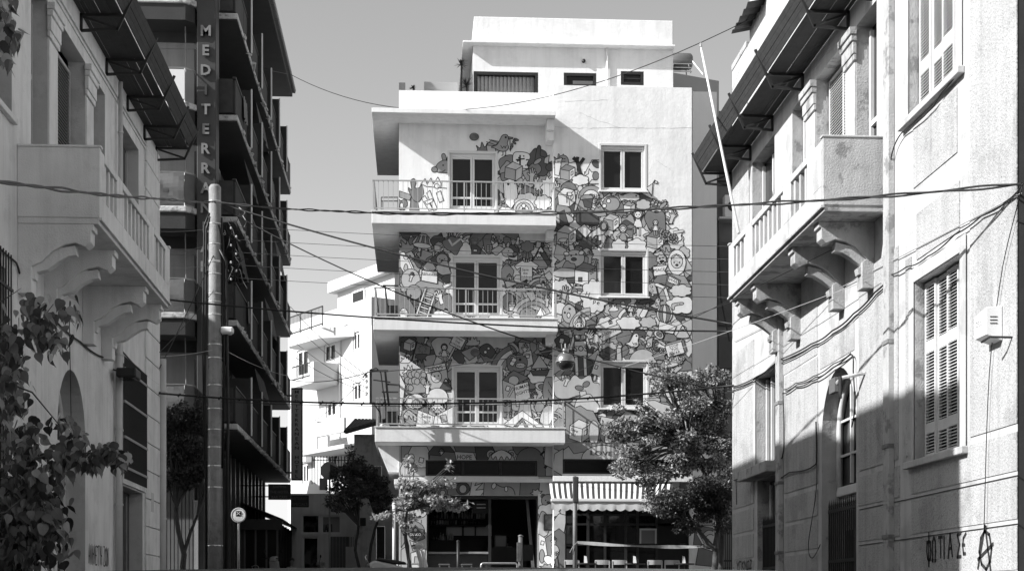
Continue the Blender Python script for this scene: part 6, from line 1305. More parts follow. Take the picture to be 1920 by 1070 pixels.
# old tiled house left of the mural building
yo = 57.0
a, b, c, d = rect(660, 752, 800, 1060, yo)
OH = thing('tiled_house', 'small dark old house with a tiled hip roof beside the mural building', 'house', ((a+b)/2, yo, GZ))
ze = zY(811, yo, 655); x0 = xY(664, yo); PO_ = lambda u, z, dd: (u, yo+dd, z)
dw = rect(705, 722, 985, 1060, yo); dr = (dw[0], dw[1], GZ, dw[3]); ww = rect(697, 716, 872, 925, yo)
M_oh = mat('stained_grey_plaster', .75, .9, .2, 1.2, .3, 20, streak=.25, stain=.3)
mb = MB(); wall(mb, PO_, x0, b, GZ, ze-.05, [dr+(.2,), ww+(.15,)]); mb.face([(x0,yo,GZ),(x0,yo+6,GZ),(x0,yo+6,ze-.05),(x0,yo,ze-.05)]); mb.build('wall', M_oh, OH)
MB().box(dr[0]+.02, dr[1]-.02, yo+.14, yo+.18, GZ, dr[3]-.02).build('door', mat('dark_carved_door', .05), OH); MB().box(ww[0]+.02, ww[1]-.02, yo+.1, yo+.14, ww[2]+.02, ww[3]-.02).build('window', M_glass, OH)
q = rect(675, 686, 970, 985, yo); MB().box(q[0], q[1], yo-.05, yo-.003, q[2], q[3]).build('meter_box', M_sign, OH)
rf = MB(); xe = xY(648, yo-.4); zr0, zr1 = zY(811, yo-.4, 650), zY(781, yo-.4, 706)
rf.hexa([(xe,yo-.5,zr0-.06),(b,yo-.5,zr1-.06),(b,yo+3,zr1+.3),(xe+1.6,yo+3,zr0+.9)], [(xe,yo-.5,zr0),(b,yo-.5,zr1),(b,yo+3,zr1+.36),(xe+1.6,yo+3,zr0+.96)]); ro = rf.build('roof', M_tile, OH)
for k in range(16):
    t_ = k/15; xx = xe+(b-xe)*t_; zz = zr0+(zr1-zr0)*t_; MB().tube([(xx, yo-.55, zz+.03), (xx+.25, yo+2.6, zz+.8-.6*t_)], .075, 6).build('roof_tile', M_tile, ro)
# house hidden behind the hotel, added to shade the white house's lower left
t = thing('shading_house', 'unseen plain house behind the hotel, added to shade the white house', 'house', (-12, 77, GZ)); MB().box(-16, -7.6, 75, 80, GZ, 9.5).build('wall', M_hwall, t)
# ================================================================ trees
def limb(mb, p, d, L, r, depth, g, tips, spread=.7, up=.25, nseg=4, taper=.62):
    path = [p]; q = p.copy(); dd = d.normalized()
    for k in range(nseg):
        dd = (dd + Vector((g.uniform(-1,1), g.uniform(-1,1), g.uniform(-.6,1)+up))*.16).normalized(); q = q + dd*(L/nseg); path.append(q.copy())
    mb.tube(path, [r*(1-(1-taper)*k/nseg) for k in range(nseg+1)], 6 if r > .02 else 4)
    if depth == 0: tips.append((q, dd)); return
    n = g.choice((2, 3, 3))
    for k in range(n):
        v = (dd + Vector((g.uniform(-1,1), g.uniform(-1,1), g.uniform(-.5,.8)+up))*spread).normalized()
        limb(mb, q if k else path[-2], v, L*g.uniform(.6,.85), r*taper*g.uniform(.7,.95), depth-1, g, tips, spread, up, nseg, taper)
def leaf_quad(mb, p, L, g, droop=.3, w=.5, m=0, nb=None):
    a = Vector((g.gauss(0,1), g.gauss(0,1), g.gauss(0,.7)-droop)).normalized(); b = a.cross(Vector((g.gauss(0,1), g.gauss(0,1), g.gauss(0,1)))).normalized()
    n = a.cross(b)*L*.10; h = b*L*w*.5; A = p; B = p+a*L*.45+h+n; D = p+a*L*.45-h+n; E = p+a*L
    i = len(mb.v); mb.v += [tuple(A), tuple(B), tuple(E), tuple(D), tuple(p+a*L*.5)]
    mb.f += [(i, i+1, i+2, i+4), (i, i+4, i+2, i+3)]; mb.m += [m, m]
def crown(mb, clumps, n, L, g, mats=1, dens=1., droop=.3):
    tot = sum(c[3]*c[4]*c[5] for c in clumps)
    for (x, y, z, a, b, c_, *rest) in clumps:
        k = int(n*(a*b*c_)/tot) if len(rest) == 0 else int(n*rest[0]*(a*b*c_)/tot)
        for _ in range(k):
            while True:
                u = Vector((g.uniform(-1,1), g.uniform(-1,1), g.uniform(-1,1)))
                if .12 < u.length < 1: break
            u = u.normalized()*(u.length**.6)
            leaf_quad(mb, Vector((x+u.x*a, y+u.y*b, z+u.z*c_)), L*g.uniform(.6,1.2), g, droop, .55, g.randrange(mats))
def tree(name, label, base, trunks, clumps, n, L, mats, seed, cat='tree', twig=.02, droop=.3, group=None):
    g = random.Random(seed); t = thing(name, label, cat, base, group)
    tb = MB()
    for path, r0, r1 in trunks:
        P_ = [Vector(p) for p in path]; fine = []
        for a, b in zip(P_, P_[1:]):
            for k in range(3): v = a.lerp(b, k/3); fine.append(v+Vector((g.uniform(-.02,.02), g.uniform(-.02,.02), 0)))
        fine.append(P_[-1]); m_ = len(fine)
        tb.tube(fine, [r0+(r1-r0)*k/(m_-1) for k in range(m_)], 8)
        e = P_[-1]
    ends = [Vector(p[-1]) for p, _, _ in trunks]
    for c in clumps:
        cpt = Vector(c[:3]); e = min(ends, key=lambda q: (q-cpt).length); mid = e.lerp(cpt, .5)+Vector((g.uniform(-.1,.1), g.uniform(-.1,.1), .12))
        tb.tube([e, mid, cpt], [twig*1.6, twig, twig*.35], 5)
        for k in range(4): u = Vector((g.uniform(-1,1)*c[3], g.uniform(-1,1)*c[4], g.uniform(-1,1)*c[5])); tb.tube([cpt, cpt+u*.85], [twig*.4, .003], 4)
    tb.build('trunk', M_bark, t, smooth=True, fix=False)
    cr = MB(); crown(cr, clumps, n, L, g, len(mats), droop=droop); cr.build('crown', mats, t, fix=False, kind='stuff')
    return t
def cl(px, py, Y, w, h, dep=None, *r):      # clump by photo position on its real depth, radii in metres
    p = atY(px, py, Y); return (p.x, p.y, p.z, w, dep or w, h) + r
def sub(clist, k, g, f=.5, jit=.75):         # break big clumps into uneven tufts
    out = []
    for c in clist:
        for _ in range(k):
            s = g.uniform(.6, 1.2)*f; out.append((c[0]+g.uniform(-1,1)*c[3]*jit, c[1]+g.uniform(-1,1)*c[4]*jit, c[2]+g.uniform(-1,1)*c[5]*jit, c[3]*s, c[4]*s, c[5]*s*.85))
    return out
g = random.Random(77)
# big lit tree in front of the mural, right
Y4 = 43.9; big = [cl(1260,728,Y4,.62,.50), cl(1335,735,Y4,.55,.62), cl(1190,775,Y4,.65,.35), cl(1270,790,Y4,.95,.60), cl(1340,800,Y4,.6,.7), cl(1205,830,Y4,.75,.40), cl(1290,850,Y4,.85,.6), cl(1350,860,Y4,.5,.6), cl(1185,875,Y4,.55,.30), cl(1235,885,Y4,.75,.35), cl(1150,805,Y4,.34,.22), cl(1238,700,Y4,.34,.42), cl(1340,700,Y4,.26,.34), cl(1222,930,Y4,.25,.5), cl(1345,770,Y4,.45,.6), cl(1300,760,Y4,.5,.5), cl(1165,795,Y4,.3,.2), cl(1205,765,Y4,.35,.26)]
tufts = sub(big, 9, g, .42)
tr = atY(1352, 1060, Y4); x4 = tr.x
tree('street_tree', 'large sunlit leafy tree in front of the mural, right side', (x4, Y4, GZ+.12), [([(x4,Y4,GZ), (x4-.02,Y4,GZ+.8), (x4+.05,Y4,GZ+1.6), (x4-.05,Y4,GZ+2.4), (x4-.5,Y4,GZ+3.3), (x4-.9,Y4,GZ+4.0)], .085, .04), ([(x4+.03,Y4,GZ+2.2), (x4+.1,Y4,GZ+3.2), (x4+.0,Y4,GZ+4.3)], .05, .03)], tufts, 25000, .105, [M_leafm, M_leafl, M_leafm, M_leafl, M_leafd], 4, twig=.022)  # pale leaves mixed in at random as sunlit highlights
# darker orange tree under it
Y5 = 43.1; dk = [cl(1295,925,Y5,.85,.55), cl(1345,905,Y5,.6,.6), cl(1270,950,Y5,.5,.32), cl(1330,955,Y5,.55,.4), cl(1285,985,Y5,.35,.22), cl(1360,960,Y5,.3,.5)]
x5 = atY(1340, 1060, Y5).x
tree('orange_tree', 'dark dense orange tree in the shade beneath the large lit tree', (x5, Y5, GZ), [([(x5,Y5,GZ), (x5-.01,Y5,GZ+.5), (x5+.02,Y5,GZ+1.15)], .10, .085), ([(x5+.02,Y5,GZ+1.1), (x5-.3,Y5,GZ+1.5), (x5-.62,Y5,GZ+1.75)], .07, .03), ([(x5+.02,Y5,GZ+1.1), (x5+.08,Y5,GZ+1.7), (x5+.1,Y5,GZ+2.2)], .07, .03)], sub(dk, 7, g, .6), 12000, .10, [M_leafd], 5)
# small pale-leaved tree by the corner
Y3 = 44.1; x3 = atY(760, 1060, Y3).x
sm = [cl(790,935,Y3,.55,.28), cl(835,945,Y3,.42,.16), cl(760,955,Y3,.35,.28), cl(800,905,Y3,.38,.26), cl(765,915,Y3,.3,.3), cl(845,880,Y3,.1,.28), cl(720,965,Y3,.28,.10), cl(770,875,Y3,.18,.22), cl(868,945,Y3,.2,.12), cl(762,990,Y3,.16,.22), cl(840,905,Y3,.22,.12)]
tree('street_tree', 'small thin tree with pale sunlit leaves tied to a post by the corner', (x3, Y3, GZ+.12), [([(x3+.12,Y3,GZ+.1), (x3+.1,Y3,GZ+.8), (x3-.02,Y3,GZ+1.6), (x3+.05,Y3,GZ+2.2)], .05, .03), ([(x3+.2,Y3+.05,GZ+.1), (x3+.1,Y3+.05,GZ+1.0), (x3+.02,Y3,GZ+1.7)], .03, .025)], sub(sm, 6, g, .5, .85), 3000, .135, [M_leafl, M_leafl, M_leafm], 6, twig=.012)
# dark tree in the side street
Y2 = 52.0
dk2 = [cl(672,900,Y2,.95,.55), cl(640,915,Y2,.5,.38), cl(705,905,Y2,.65,.5), cl(668,860,Y2,.28,.5), cl(650,945,Y2,.5,.25), cl(715,940,Y2,.5,.3), cl(625,935,Y2,.3,.22)]
xa, xb = atY(678, 1060, Y2).x, atY(690, 1060, Y2).x
tree('orange_tree', 'dark twin-stemmed orange tree in the side street left of the mural building', (xa, Y2, GZ), [([(xa,Y2,GZ), (xa-.02,Y2,GZ+.7), (xa-.2,Y2,GZ+1.4), (xa-.1,Y2,GZ+2.2)], .06, .04), ([(xb,Y2,GZ), (xb+.03,Y2,GZ+.7), (xb+.1,Y2,GZ+1.6), (xb+.3,Y2,GZ+2.3)], .06, .04)], sub(dk2, 7, g, .5), 7500, .12, [M_leafd, M_leafm, M_leafm], 7)
# orange tree between left house and pole
Y1_ = 41.0; x1_ = atY(344, 1060, Y1_).x
d3 = [cl(345,800,Y1_,.55,.45), cl(320,840,Y1_,.35,.5), cl(360,850,Y1_,.5,.5), cl(335,900,Y1_,.55,.35), cl(372,895,Y1_,.4,.3), cl(358,775,Y1_,.3,.35), cl(310,790,Y1_,.2,.3), cl(412,870,Y1_,.18,.3), cl(408,800,Y1_,.2,.22)]
tree('orange_tree', 'dark orange tree between the left house and the concrete pole', (x1_, Y1_, GZ), [([(x1_,Y1_,GZ), (x1_,Y1_,GZ+.9), (x1_-.12,Y1_,GZ+1.5), (x1_-.18,Y1_,GZ+2.1)], .08, .05), ([(x1_,Y1_,GZ+.9), (x1_+.2,Y1_,GZ+1.5), (x1_+.35,Y1_,GZ+1.9)], .05, .03)], sub(d3, 6, g, .55), 7500, .11, [M_leafd], 8)
# low hedge plants behind the gate at right
p = atY(1350, 1030, 47.5)
# ---------------------------------------------------------------- foreground tree with hanging heart-shaped leaves
YT = 19.5
half = [(0,0),(.22,-.10),(.40,.02),(.48,.22),(.42,.48),(.28,.74),(.12,.95),(.03,1.22),(0,1.38)]
hv = []; hf = []
lm = MB()
for s_ in (-1, 1):
    pts = [(s_*x, .10*abs(x)+.06*y*y*(1 if y > 0 else 0), -y) for x, y in half]
    c0 = [(0, .06*max(0,y)**2, -y) for x, y in half]
    for k in range(len(half)-1): lm.face([c0[k], pts[k], pts[k+1], c0[k+1]] if k not in (0, len(half)-2) else ([c0[0], pts[1], c0[1]] if k == 0 else [c0[k], pts[k], c0[k+1]]))
hearts = [meshdata(lm, 'leaf', m_, True) for m_ in (M_leafh, M_leafh, M_leafh2, M_leafh2, M_leafh2, M_leafh3)]; heart = hearts[0]
FT = thing('heart_leaved_tree', 'foreground tree with drooping heart-shaped leaves at the left edge', 'tree', (-6.0, YT-2, .3+.1*17))
g = random.Random(9)
tb = MB()
tk = Vector((-5.5, YT-2.5, 1.95)); tb.tube([tk, tk+Vector((-.05,.1,1.5)), tk+Vector((.0,.3,3.2)), tk+Vector((-.1,.4,6.5)), tk+Vector((0,.6,9.5))], [.16,.14,.12,.09,.05], 8)
def br(pts, r): P_ = [atY(a, b, y) for a, b, y in pts]; tb.tube(P_, [r*(1-.8*k/(len(P_)-1)) for k in range(len(P_))], 5); return P_
BR = [br([(-120,700,18),(0,690,19),(70,610,19.5),(100,570,19.8)], .022), br([(-100,800,18),(20,720,19),(60,735,19.2),(110,795,19.5),(150,800,19.8)], .018), br([(-120,900,18),(0,880,18.8),(90,852,19.3),(170,848,19.8),(230,850,20.3)], .024), br([(-120,980,18),(10,960,18.6),(80,900,19),(110,940,19.3)], .016), br([(-60,600,18.6),(10,560,19),(40,540,19.2)], .012), br([(-60,0,18.5),(0,20,19),(25,80,19.3)], .014), br([(-80,1000,18),(0,1010,18.6),(60,1000,19)], .015)]
tb.build('trunk', M_bark, FT, smooth=True, fix=False)
zones = [(20,650,45,60,42), (75,620,40,45,40), (100,650,28,30,26), (130,585,22,25,10), (60,580,30,30,16), (20,760,40,60,50), (40,850,40,50,60), (35,960,70,80,330), (90,990,40,50,90), (30,1040,70,50,230), (85,900,40,40,50), (125,860,28,30,46), (150,835,22,18,22), (170,870,24,20,34), (205,855,24,16,46), (225,865,16,14,22), (20,700,30,40,36), (115,800,30,12,10), (55,812,18,12,8), (10,30,16,28,16), (25,75,18,18,14), (8,110,12,24,12)]
spots = []
for zx, zy, zw, zh, n in zones:
    for _ in range(int(n*1.7)): spots.append((zx+g.gauss(0,.5)*zw, zy+g.gauss(0,.5)*zh, YT+g.uniform(-.8,1.0)))
g.shuffle(spots)
stuff = MB(); cnt = 0
for a, b, y in spots:
    p = atY(a, b-8, y); sz = g.uniform(.085, .145)*(.8 if g.random() < .3 else 1)
    rot = (g.gauss(.25,.35), g.gauss(0,.35), g.uniform(0,6.28))
    if cnt < 300: inst('leaf', g.choice(hearts), FT, p, rot, (sz, sz, sz)); cnt += 1
    else:
        from mathutils import Euler
        mt = Matrix.Translation(p) @ Euler(rot).to_matrix().to_4x4() @ Matrix.Scale(sz, 4); i = len(stuff.v); mi = g.choice((0, 0, 1, 1, 1, 2))
        stuff.v += [tuple(mt @ v.co) for v in heart.vertices]
        for f in heart.polygons: stuff.f.append(tuple(i+k for k in f.vertices)); stuff.m.append(mi)
stuff.build('foliage', [M_leafh, M_leafh2, M_leafh3], FT, smooth=True, fix=False, kind='stuff')
# ================================================================ bar and shop front of the mural building
B0, B1, BZ0, BZ1 = BAR; YB = YL + .22
IN = thing('bar_room', 'dim bar interior seen through the open ground-floor front', 'room', ((B0+B1)/2, 48, GZ+.12))
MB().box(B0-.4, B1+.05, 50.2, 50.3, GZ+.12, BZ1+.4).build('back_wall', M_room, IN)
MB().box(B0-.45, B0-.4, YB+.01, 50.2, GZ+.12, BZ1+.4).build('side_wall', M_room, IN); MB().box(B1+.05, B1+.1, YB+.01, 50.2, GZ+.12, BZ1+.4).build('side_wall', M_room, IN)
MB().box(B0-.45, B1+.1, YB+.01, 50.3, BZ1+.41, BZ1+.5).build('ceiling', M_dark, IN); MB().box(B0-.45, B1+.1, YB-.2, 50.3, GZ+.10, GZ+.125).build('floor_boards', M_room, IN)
for px0, px1 in ((837, 866), (870, 890), (893, 922)):
    q = rect(px0, px1, 984, 1003, 50.1); MB().box(q[0], q[1], 50.15, 50.195, q[2], q[3]).build('mirror_panel', mat('dim_mirror', .35, .35, metal=.3), IN)
for y_ in (972, 983):
    q = rect(806, 912, y_, y_+2, 49.7); MB().box(q[0], q[1], 49.7, 50.14, q[2], q[3]).build('shelf', M_room, IN)
bp = [(.032,0),(.034,.01),(.034,.15),(.028,.18),(.012,.21),(.012,.28),(.014,.285)]
bts = [meshdata(MB().lathe([(r*s, h*k) for r, h in bp], (0,0,0), 8), 'bottle', mat(n, c, .15, spec=.8), True) for n, c, s, k in (('dark_bottle', .04, 1, 1), ('clear_bottle', .35, 1.1, .9), ('pale_bottle', .55, .9, 1.05))]
g = random.Random(2); c = 0
for row, (yy, pxa, pxb, n) in enumerate(((972, 808, 910, 22), (983, 806, 900, 18), (1008, 812, 850, 9))):
    for k in range(n):
        px = pxa+(pxb-pxa)*(k+.5)/n+g.uniform(-.8,.8); Y = 49.85 if row < 2 else 49.6; p = atY(px, yy, Y)
        o = bpy.data.objects.new('bottle', bts[g.randrange(3)]); C.objects.link(o); o.location = (p.x, Y, p.z+(0.003 if row < 2 else -.1)); o.scale = (1.1, 1.1, g.uniform(.75, 1.1))
        tag(o, ('bottle standing on the upper shelf behind the bar', 'bottle standing on the lower shelf behind the bar', 'bottle standing on the back counter of the bar')[row], 'bottle', ('bottles on the upper bar shelf', 'bottles on the lower bar shelf', 'bottles on the back counter')[row])
q = rect(806, 905, 1015, 1060, 49.4); MB().box(q[0], q[1], 49.3, 50.1, GZ+.12, zY(1012, 49.3)).build('back_counter', M_room, IN)
# serving counter on the street side, with a worn pale top
q = rect(800, 917, 1034, 1040, YB+.5); ct = thing('bar_counter', 'bar counter with a scuffed pale top across the open front', 'counter', ((q[0]+q[1])/2, YB+.4, GZ+.12))
MB().box(B0+.01, q[1], YB+.15, YB+.75, zY(1038.5,YB+.5), zY(1034.5,YB+.5)).build('counter_top', mat('scuffed_top', .30, .4, .5, 4), ct, bevel=.008)
MB().box(B0+.02, q[1]-.05, YB+.3, YB+.7, GZ+.125, zY(1039,YB+.5)-.01).build('counter_front', mat('counter_panel', .05, .7, .2, 3), ct)
f = MB()
for px in (800.5, 918, 1007.5): x = xY(px, YB); f.box(x-.04, x+.04, YL+.1, YL+.2, GZ+.125, BZ1-.005)
f.box(B0+.05, B1-.05, YL+.11, YL+.19, BZ1-.1, BZ1-.006); f.build('front_frame', M_black, IN)
q = rect(845, 880, 940, 962, YB+.3)
b = thing('menu_board', 'black menu board with faint chalk lines inside the bar opening', 'menu board', (xY(902, YB+.2), YB+.2, zY(962, YB+.2))); q = rect(886, 915, 938, 962, YB+.2); MB().box(q[0], q[1], YB+.2, YB+.23, q[2], q[3]).build('board', M_dark, b)
for k in range(2): MB().box(q[0]+.12, q[0]+.38, YB+.195, YB+.199, q[3]-.12-.1*k, q[3]-.09-.1*k).build('chalk_line', mat('chalk', .3, .9), b)
p = atY(938, 1013, 48.2); t = thing('glass_cooler', 'small glass-fronted counter cooler in the bar', 'cooler', p); q = rect(927, 950, 1002, 1025, 48.2); MB().box(q[0], q[1], 48.2, 48.6, q[2], q[3]).build('cabinet', M_black, t); MB().box(q[0]+.03, q[1]-.03, 48.185, 48.198, q[2]+.03, q[3]-.03).build('pane', mat('cooler_pane', .10, .2), t); MB().box(q[0]-.2, q[1]+.6, 48.1, 48.7, GZ+.125, q[2]-.003).build('counter', M_room, t)
for px0, px1, py0, lab in ((991, 999, 925, 'thin tall plank leaning inside the bar doorway'),):
    t = thing('leaning_plank', lab, 'plank', (xY(995, YB+.3), YB+.3, GZ+.12)); MB().hexa([(xY(985,YB+.3),YB+.3,zY(928,YB+.3)),(xY(990,YB+.3),YB+.3,zY(928,YB+.3)),(xY(1006,YB+.1),YB+.1,GZ+.13),(xY(1000,YB+.1),YB+.1,GZ+.13)], [(xY(985,YB+.3),YB+.36,zY(928,YB+.3)),(xY(990,YB+.3),YB+.36,zY(928,YB+.3)),(xY(1006,YB+.1),YB+.16,GZ+.13),(xY(1000,YB+.1),YB+.16,GZ+.13)]).build('plank', mat('plank_wood', .14, .7, .3, 4), t)
# people: one continuous skinned body each
def person(name, label, joints, edges, mats, pick, hair=None, extra=None):
    me = bpy.data.meshes.new('body'); names = list(joints); me.from_pydata([joints[n][:3] for n in names], [], [(names.index(a), names.index(b)) for a, b in edges])
    ob = bpy.data.objects.new('body', me); C.objects.link(ob)
    sk = ob.modifiers.new('skin', 'SKIN'); sk.use_smooth_shade = True; ob.modifiers.new('sub', 'SUBSURF').levels = 2
    for i, n in enumerate(names):
        r = joints[n][3]; v = me.skin_vertices[0].data[i]; v.radius = (r, joints[n][4] if len(joints[n]) > 4 else r); v.use_root = (n == 'pelvis')
    dg = bpy.context.evaluated_depsgraph_get(); m2 = bpy.data.meshes.new_from_object(ob.evaluated_get(dg)); bpy.data.objects.remove(ob)
    for m_ in mats: m2.materials.append(m_)
    for p in m2.polygons: p.use_smooth = True; p.material_index = pick(p.center)
    t = thing(name, label, 'person', joints['pelvis'][:2] + (joints['pelvis'][2],)); o = bpy.data.objects.new('body', m2); C.objects.link(o); o.parent = t; o.location = -WL[t.name]
    if hair: hair(t)
    return t
def fig(x, y, z, sit=False, s=1.0, arm=None):
    J = {'pelvis': (0,0,.95,.13,.11), 'belly': (0,0,1.12,.12,.10), 'chest': (0,0,1.32,.15,.10), 'neck': (0,0,1.48,.05), 'jaw': (0,-.02,1.56,.065), 'head': (0,-.01,1.66,.095,.10), 'crown': (0,.0,1.73,.06)}
    for q, n in ((-1,'l'), (1,'r')):
        J['sh'+n] = (.17*q,0,1.42,.06); J['el'+n] = (.24*q,.02,1.15,.045); J['wr'+n] = (.22*q,-.15,.98,.03); J['pa'+n] = (.21*q,-.22,.96,.035,.02)
        for f in range(5): J['f%d%s' % (f, n)] = (.21*q+(f-2)*.018, -.29+abs(f-2)*.008-(.0 if f else -.03), .945, .010); J['g%d%s' % (f, n)] = (.21*q+(f-2)*.02, -.325+abs(f-2)*.01-(.0 if f else -.04), .925, .008)
        if sit: J['hi'+n] = (.09*q,-.05,.93,.09); J['kn'+n] = (.12*q,-.45,.92,.065); J['an'+n] = (.12*q,-.45,.50,.045); J['to'+n] = (.12*q,-.60,.46,.04)
        else: J['hi'+n] = (.09*q,0,.88,.09); J['kn'+n] = (.10*q,-.02,.48,.06); J['an'+n] = (.10*q,.0,.09,.045); J['to'+n] = (.10*q,-.16,.04,.04)
    E = [('pelvis','belly'),('belly','chest'),('chest','neck'),('neck','jaw'),('jaw','head'),('head','crown')]
    for n in 'lr':
        E += [('chest','sh'+n),('sh'+n,'el'+n),('el'+n,'wr'+n),('wr'+n,'pa'+n),('pelvis','hi'+n),('hi'+n,'kn'+n),('kn'+n,'an'+n),('an'+n,'to'+n)]
        for f in range(5): E += [('pa'+n,'f%d%s' % (f,n)),('f%d%s' % (f,n),'g%d%s' % (f,n))]
    return J, E
def place(J, x, y, z, rot, s=1):
    c_, s_ = math.cos(rot), math.sin(rot); return {k: (x+s*(v[0]*c_-v[1]*s_), y+s*(v[0]*s_+v[1]*c_), z+s*v[2])+tuple(q*s for q in v[3:]) for k, v in J.items()}
M_skin = mat('skin', .30, .6); M_shirt = mat('white_shirt', .62, .8, .08, 6); M_trou = mat('dark_trousers', .04, .8); M_hair = mat('dark_hair', .015, .5)
J, E = fig(0,0,0); px = atY(950, 1000, 48.6); zf = GZ+.12; Jp = place(J, px.x, 48.75, zf-.16, math.pi)      # faces the shelves
def hair1(t):
    x, y, z = px.x, 48.75, zf-.16; b = MB().lathe([(.0,.0),(.08,.01),(.108,.07),(.112,.13),(.09,.19),(.04,.225),(.0,.23)], (x, y-.02, z+1.55), 14); b.build('hair', M_hair, t, smooth=True)
    MB().tube([(x-.02,y-.11,z+1.66),(x-.03,y-.16,z+1.56),(x-.03,y-.15,z+1.38),(x-.02,y-.14,z+1.22)], [.035,.04,.032,.01], 8).build('ponytail', M_hair, t, smooth=True)
person('person', 'person in a white top with a dark ponytail, back turned, behind the bar', Jp, E, [M_skin, M_shirt, M_trou], lambda c_: 2 if c_.z < zf-.16+.95 else (1 if c_.z < zf-.16+1.45 and c_.z > zf+.8 else 0), hair1)
J, E = fig(0,0,0,True); ps = atY(547, 1050, 59.0); zs = GZ-.42; Jp = place(J, ps.x, 59, zs, .5)
def hair2(t):
    MB().lathe([(.0,.0),(.09,.01),(.105,.06),(.09,.11),(.05,.14),(.0,.15)], (ps.x, 59.02, zs+1.64), 12).build('hair', M_hair, t, smooth=True)
person('person', 'person in a white shirt sitting at the far end of the side street', Jp, E, [M_skin, M_shirt, M_trou], lambda c_: 2 if c_.z < zs+.98 else (1 if c_.z < zs+1.46 else 0), hair2)
# chair kinds
def chair(loc, label, rot=0, group='cafe chairs outside the shop window'):
    t = thing('cafe_chair', label, 'chair', loc, group); x, y, z = loc
    m = mat('pale_chair_wood', .42, .45, .15, 4)
    MB().box(x-.2, x+.2, y-.2, y+.2, z+.43, z+.46).build('seat', m, t, bevel=.012)
    b = MB(); n = 6
    for k in range(n):
        a0, a1 = -1+2*k/n, -1+2*(k+1)/n; f0, f1 = .04*a0*a0, .04*a1*a1
        b.hexa([(x+.21*a0,y-.22+f0,z+.70),(x+.21*a1,y-.22+f1,z+.70),(x+.21*a1,y-.22+f1,z+.83),(x+.21*a0,y-.22+f0,z+.83)], [(x+.21*a0,y-.205+f0,z+.70),(x+.21*a1,y-.205+f1,z+.70),(x+.21*a1,y-.205+f1,z+.83),(x+.21*a0,y-.205+f0,z+.83)])
    b.build('backrest', m, t)
    for dx in (-.19, .19):
        MB().beam((x+dx, y-.17, z), (x+dx*1.05, y-.19, z+.80), .03, .03).build('leg', m, t); MB().beam((x+dx, y+.18, z), (x+dx, y+.18, z+.43), .03, .03).build('leg', m, t)
    return t
zc_ = GZ+.06
yc = 44.9
c0 = chair((xY(1071, yc), yc, zc_), 'pale wooden cafe chair left of the striped awning pole')
for px, lab in ((1128, 'pale chair with a bright backrest, right of the sign pole'), (1160, 'pale chair beside the bright one, second right of the pole'), (1226, 'pale wooden chair in the middle of the shop window'), (1258, 'dim chair right of the window middle, half in shade')):
    copy_thing(c0, (xY(px, yc), yc, zc_), lab)
for px, lab in ((1098, 'small dark table with a napkin holder near the sign pole'), (1190, 'small dark table with a white menu card at the window'), (1282, 'small dark table with a napkin at the right pier')):
    yy = 44.75; x = xY(px, yy); t = thing('cafe_table', lab, 'table', (x, yy, zc_), 'small cafe tables')
    MB().lathe([(.30,.70),(.31,.715),(.31,.73),(.30,.74)], (x, yy, zc_), 20).build('table_top', M_black, t); MB().tube([(x,yy,zc_),(x,yy,zc_+.7)], .025, 8).build('leg', M_black, t); MB().lathe([(.2,0),(.2,.02),(.03,.05)], (x, yy, zc_), 16).build('base', M_black, t)
    n = thing('menu_card', 'white folded card on the ' + lab.split(' with')[0] + {1098: ' left', 1190: ' middle', 1282: ' right'}[px], 'card', (x, yy, zc_+.741)); MB().hexa([(x-.05,yy-.04,zc_+.742),(x+.05,yy-.04,zc_+.742),(x+.03,yy,zc_+.93),(x-.04,yy,zc_+.95)], [(x-.05,yy-.036,zc_+.742),(x+.05,yy-.036,zc_+.742),(x+.03,yy+.004,zc_+.93),(x-.04,yy+.004,zc_+.95)]).build('card', M_whitep, n)
for px, lab in ((833, 'wooden bar stool left of the dark post'), (875, 'wooden bar stool right of the dark post')):
    yy = 45.6; x = xY(px, yy); z = GZ+.06; t = thing('bar_stool', lab, 'stool', (x, yy, z), 'bar stools at the counter'); m = mat('stool_wood', .12, .5, .2, 4); MB().box(x-.16, x+.16, yy-.15, yy+.15, z+.70, z+.735).build('seat', m, t, bevel=.01)
    for dx in (-1, 1):
        for dy in (-1, 1): MB().beam((x+dx*.18, yy+dy*.16, z), (x+dx*.13, yy+dy*.12, z+.70), .03, .03).build('leg', m, t)
    MB().beam((x-.17,yy-.14,z+.25),(x+.17,yy-.14,z+.25),.02,.02).build('footrest', m, t)
# glazed shop front
S0, S1, SZ0, SZ1 = SHOP; sh = thing('shop_window', 'dark glazed shop front with mullions under the striped awning', 'shop window', ((S0+S1)/2, YR, GZ+.12))
MB().box(S0-.05, S1+.05, YR+1.9, YR+2, GZ+.12, SZ1+.3).build('back_wall', M_dark, sh)
xs = [S0+.0, xY(1078, YR), xY(1103, YR), xY(1135, YR), xY(1174, YR), xY(1196, YR), xY(1232, YR), S1]
for a in xs: MB().box(a-.035 if a > S0 else a+.002, a+.035 if a < S1 else a-.002, YR+.04, YR+.12, GZ+.125, SZ1-.005).build('mullion', M_black, sh)
zt_ = [GZ+.9, zY(1020, YR, 1150), zY(982, YR, 1150), zY(964, YR, 1150)]
for z in zt_[1:]: MB().box(S0+.04, xs[6]-.04, YR+.05, YR+.11, z-.03, z+.03).build('transom', M_black, sh)
for i in range(len(xs)-1):
    if i == 1: continue
    for a, b in ((GZ+.125, zt_[1]-.03), (zt_[1]+.03, zt_[2]-.03), (zt_[2]+.03, zt_[3]-.03), (zt_[3]+.03, SZ1-.01)):
        MB().face([(xs[i]+.035,YR+.08,a),(xs[i+1]-.035,YR+.08,a),(xs[i+1]-.035,YR+.08,b),(xs[i]+.035,YR+.08,b)]).build('pane', M_glass2 if i < 6 else mat('matt_dark_pane', .008, .4), sh)
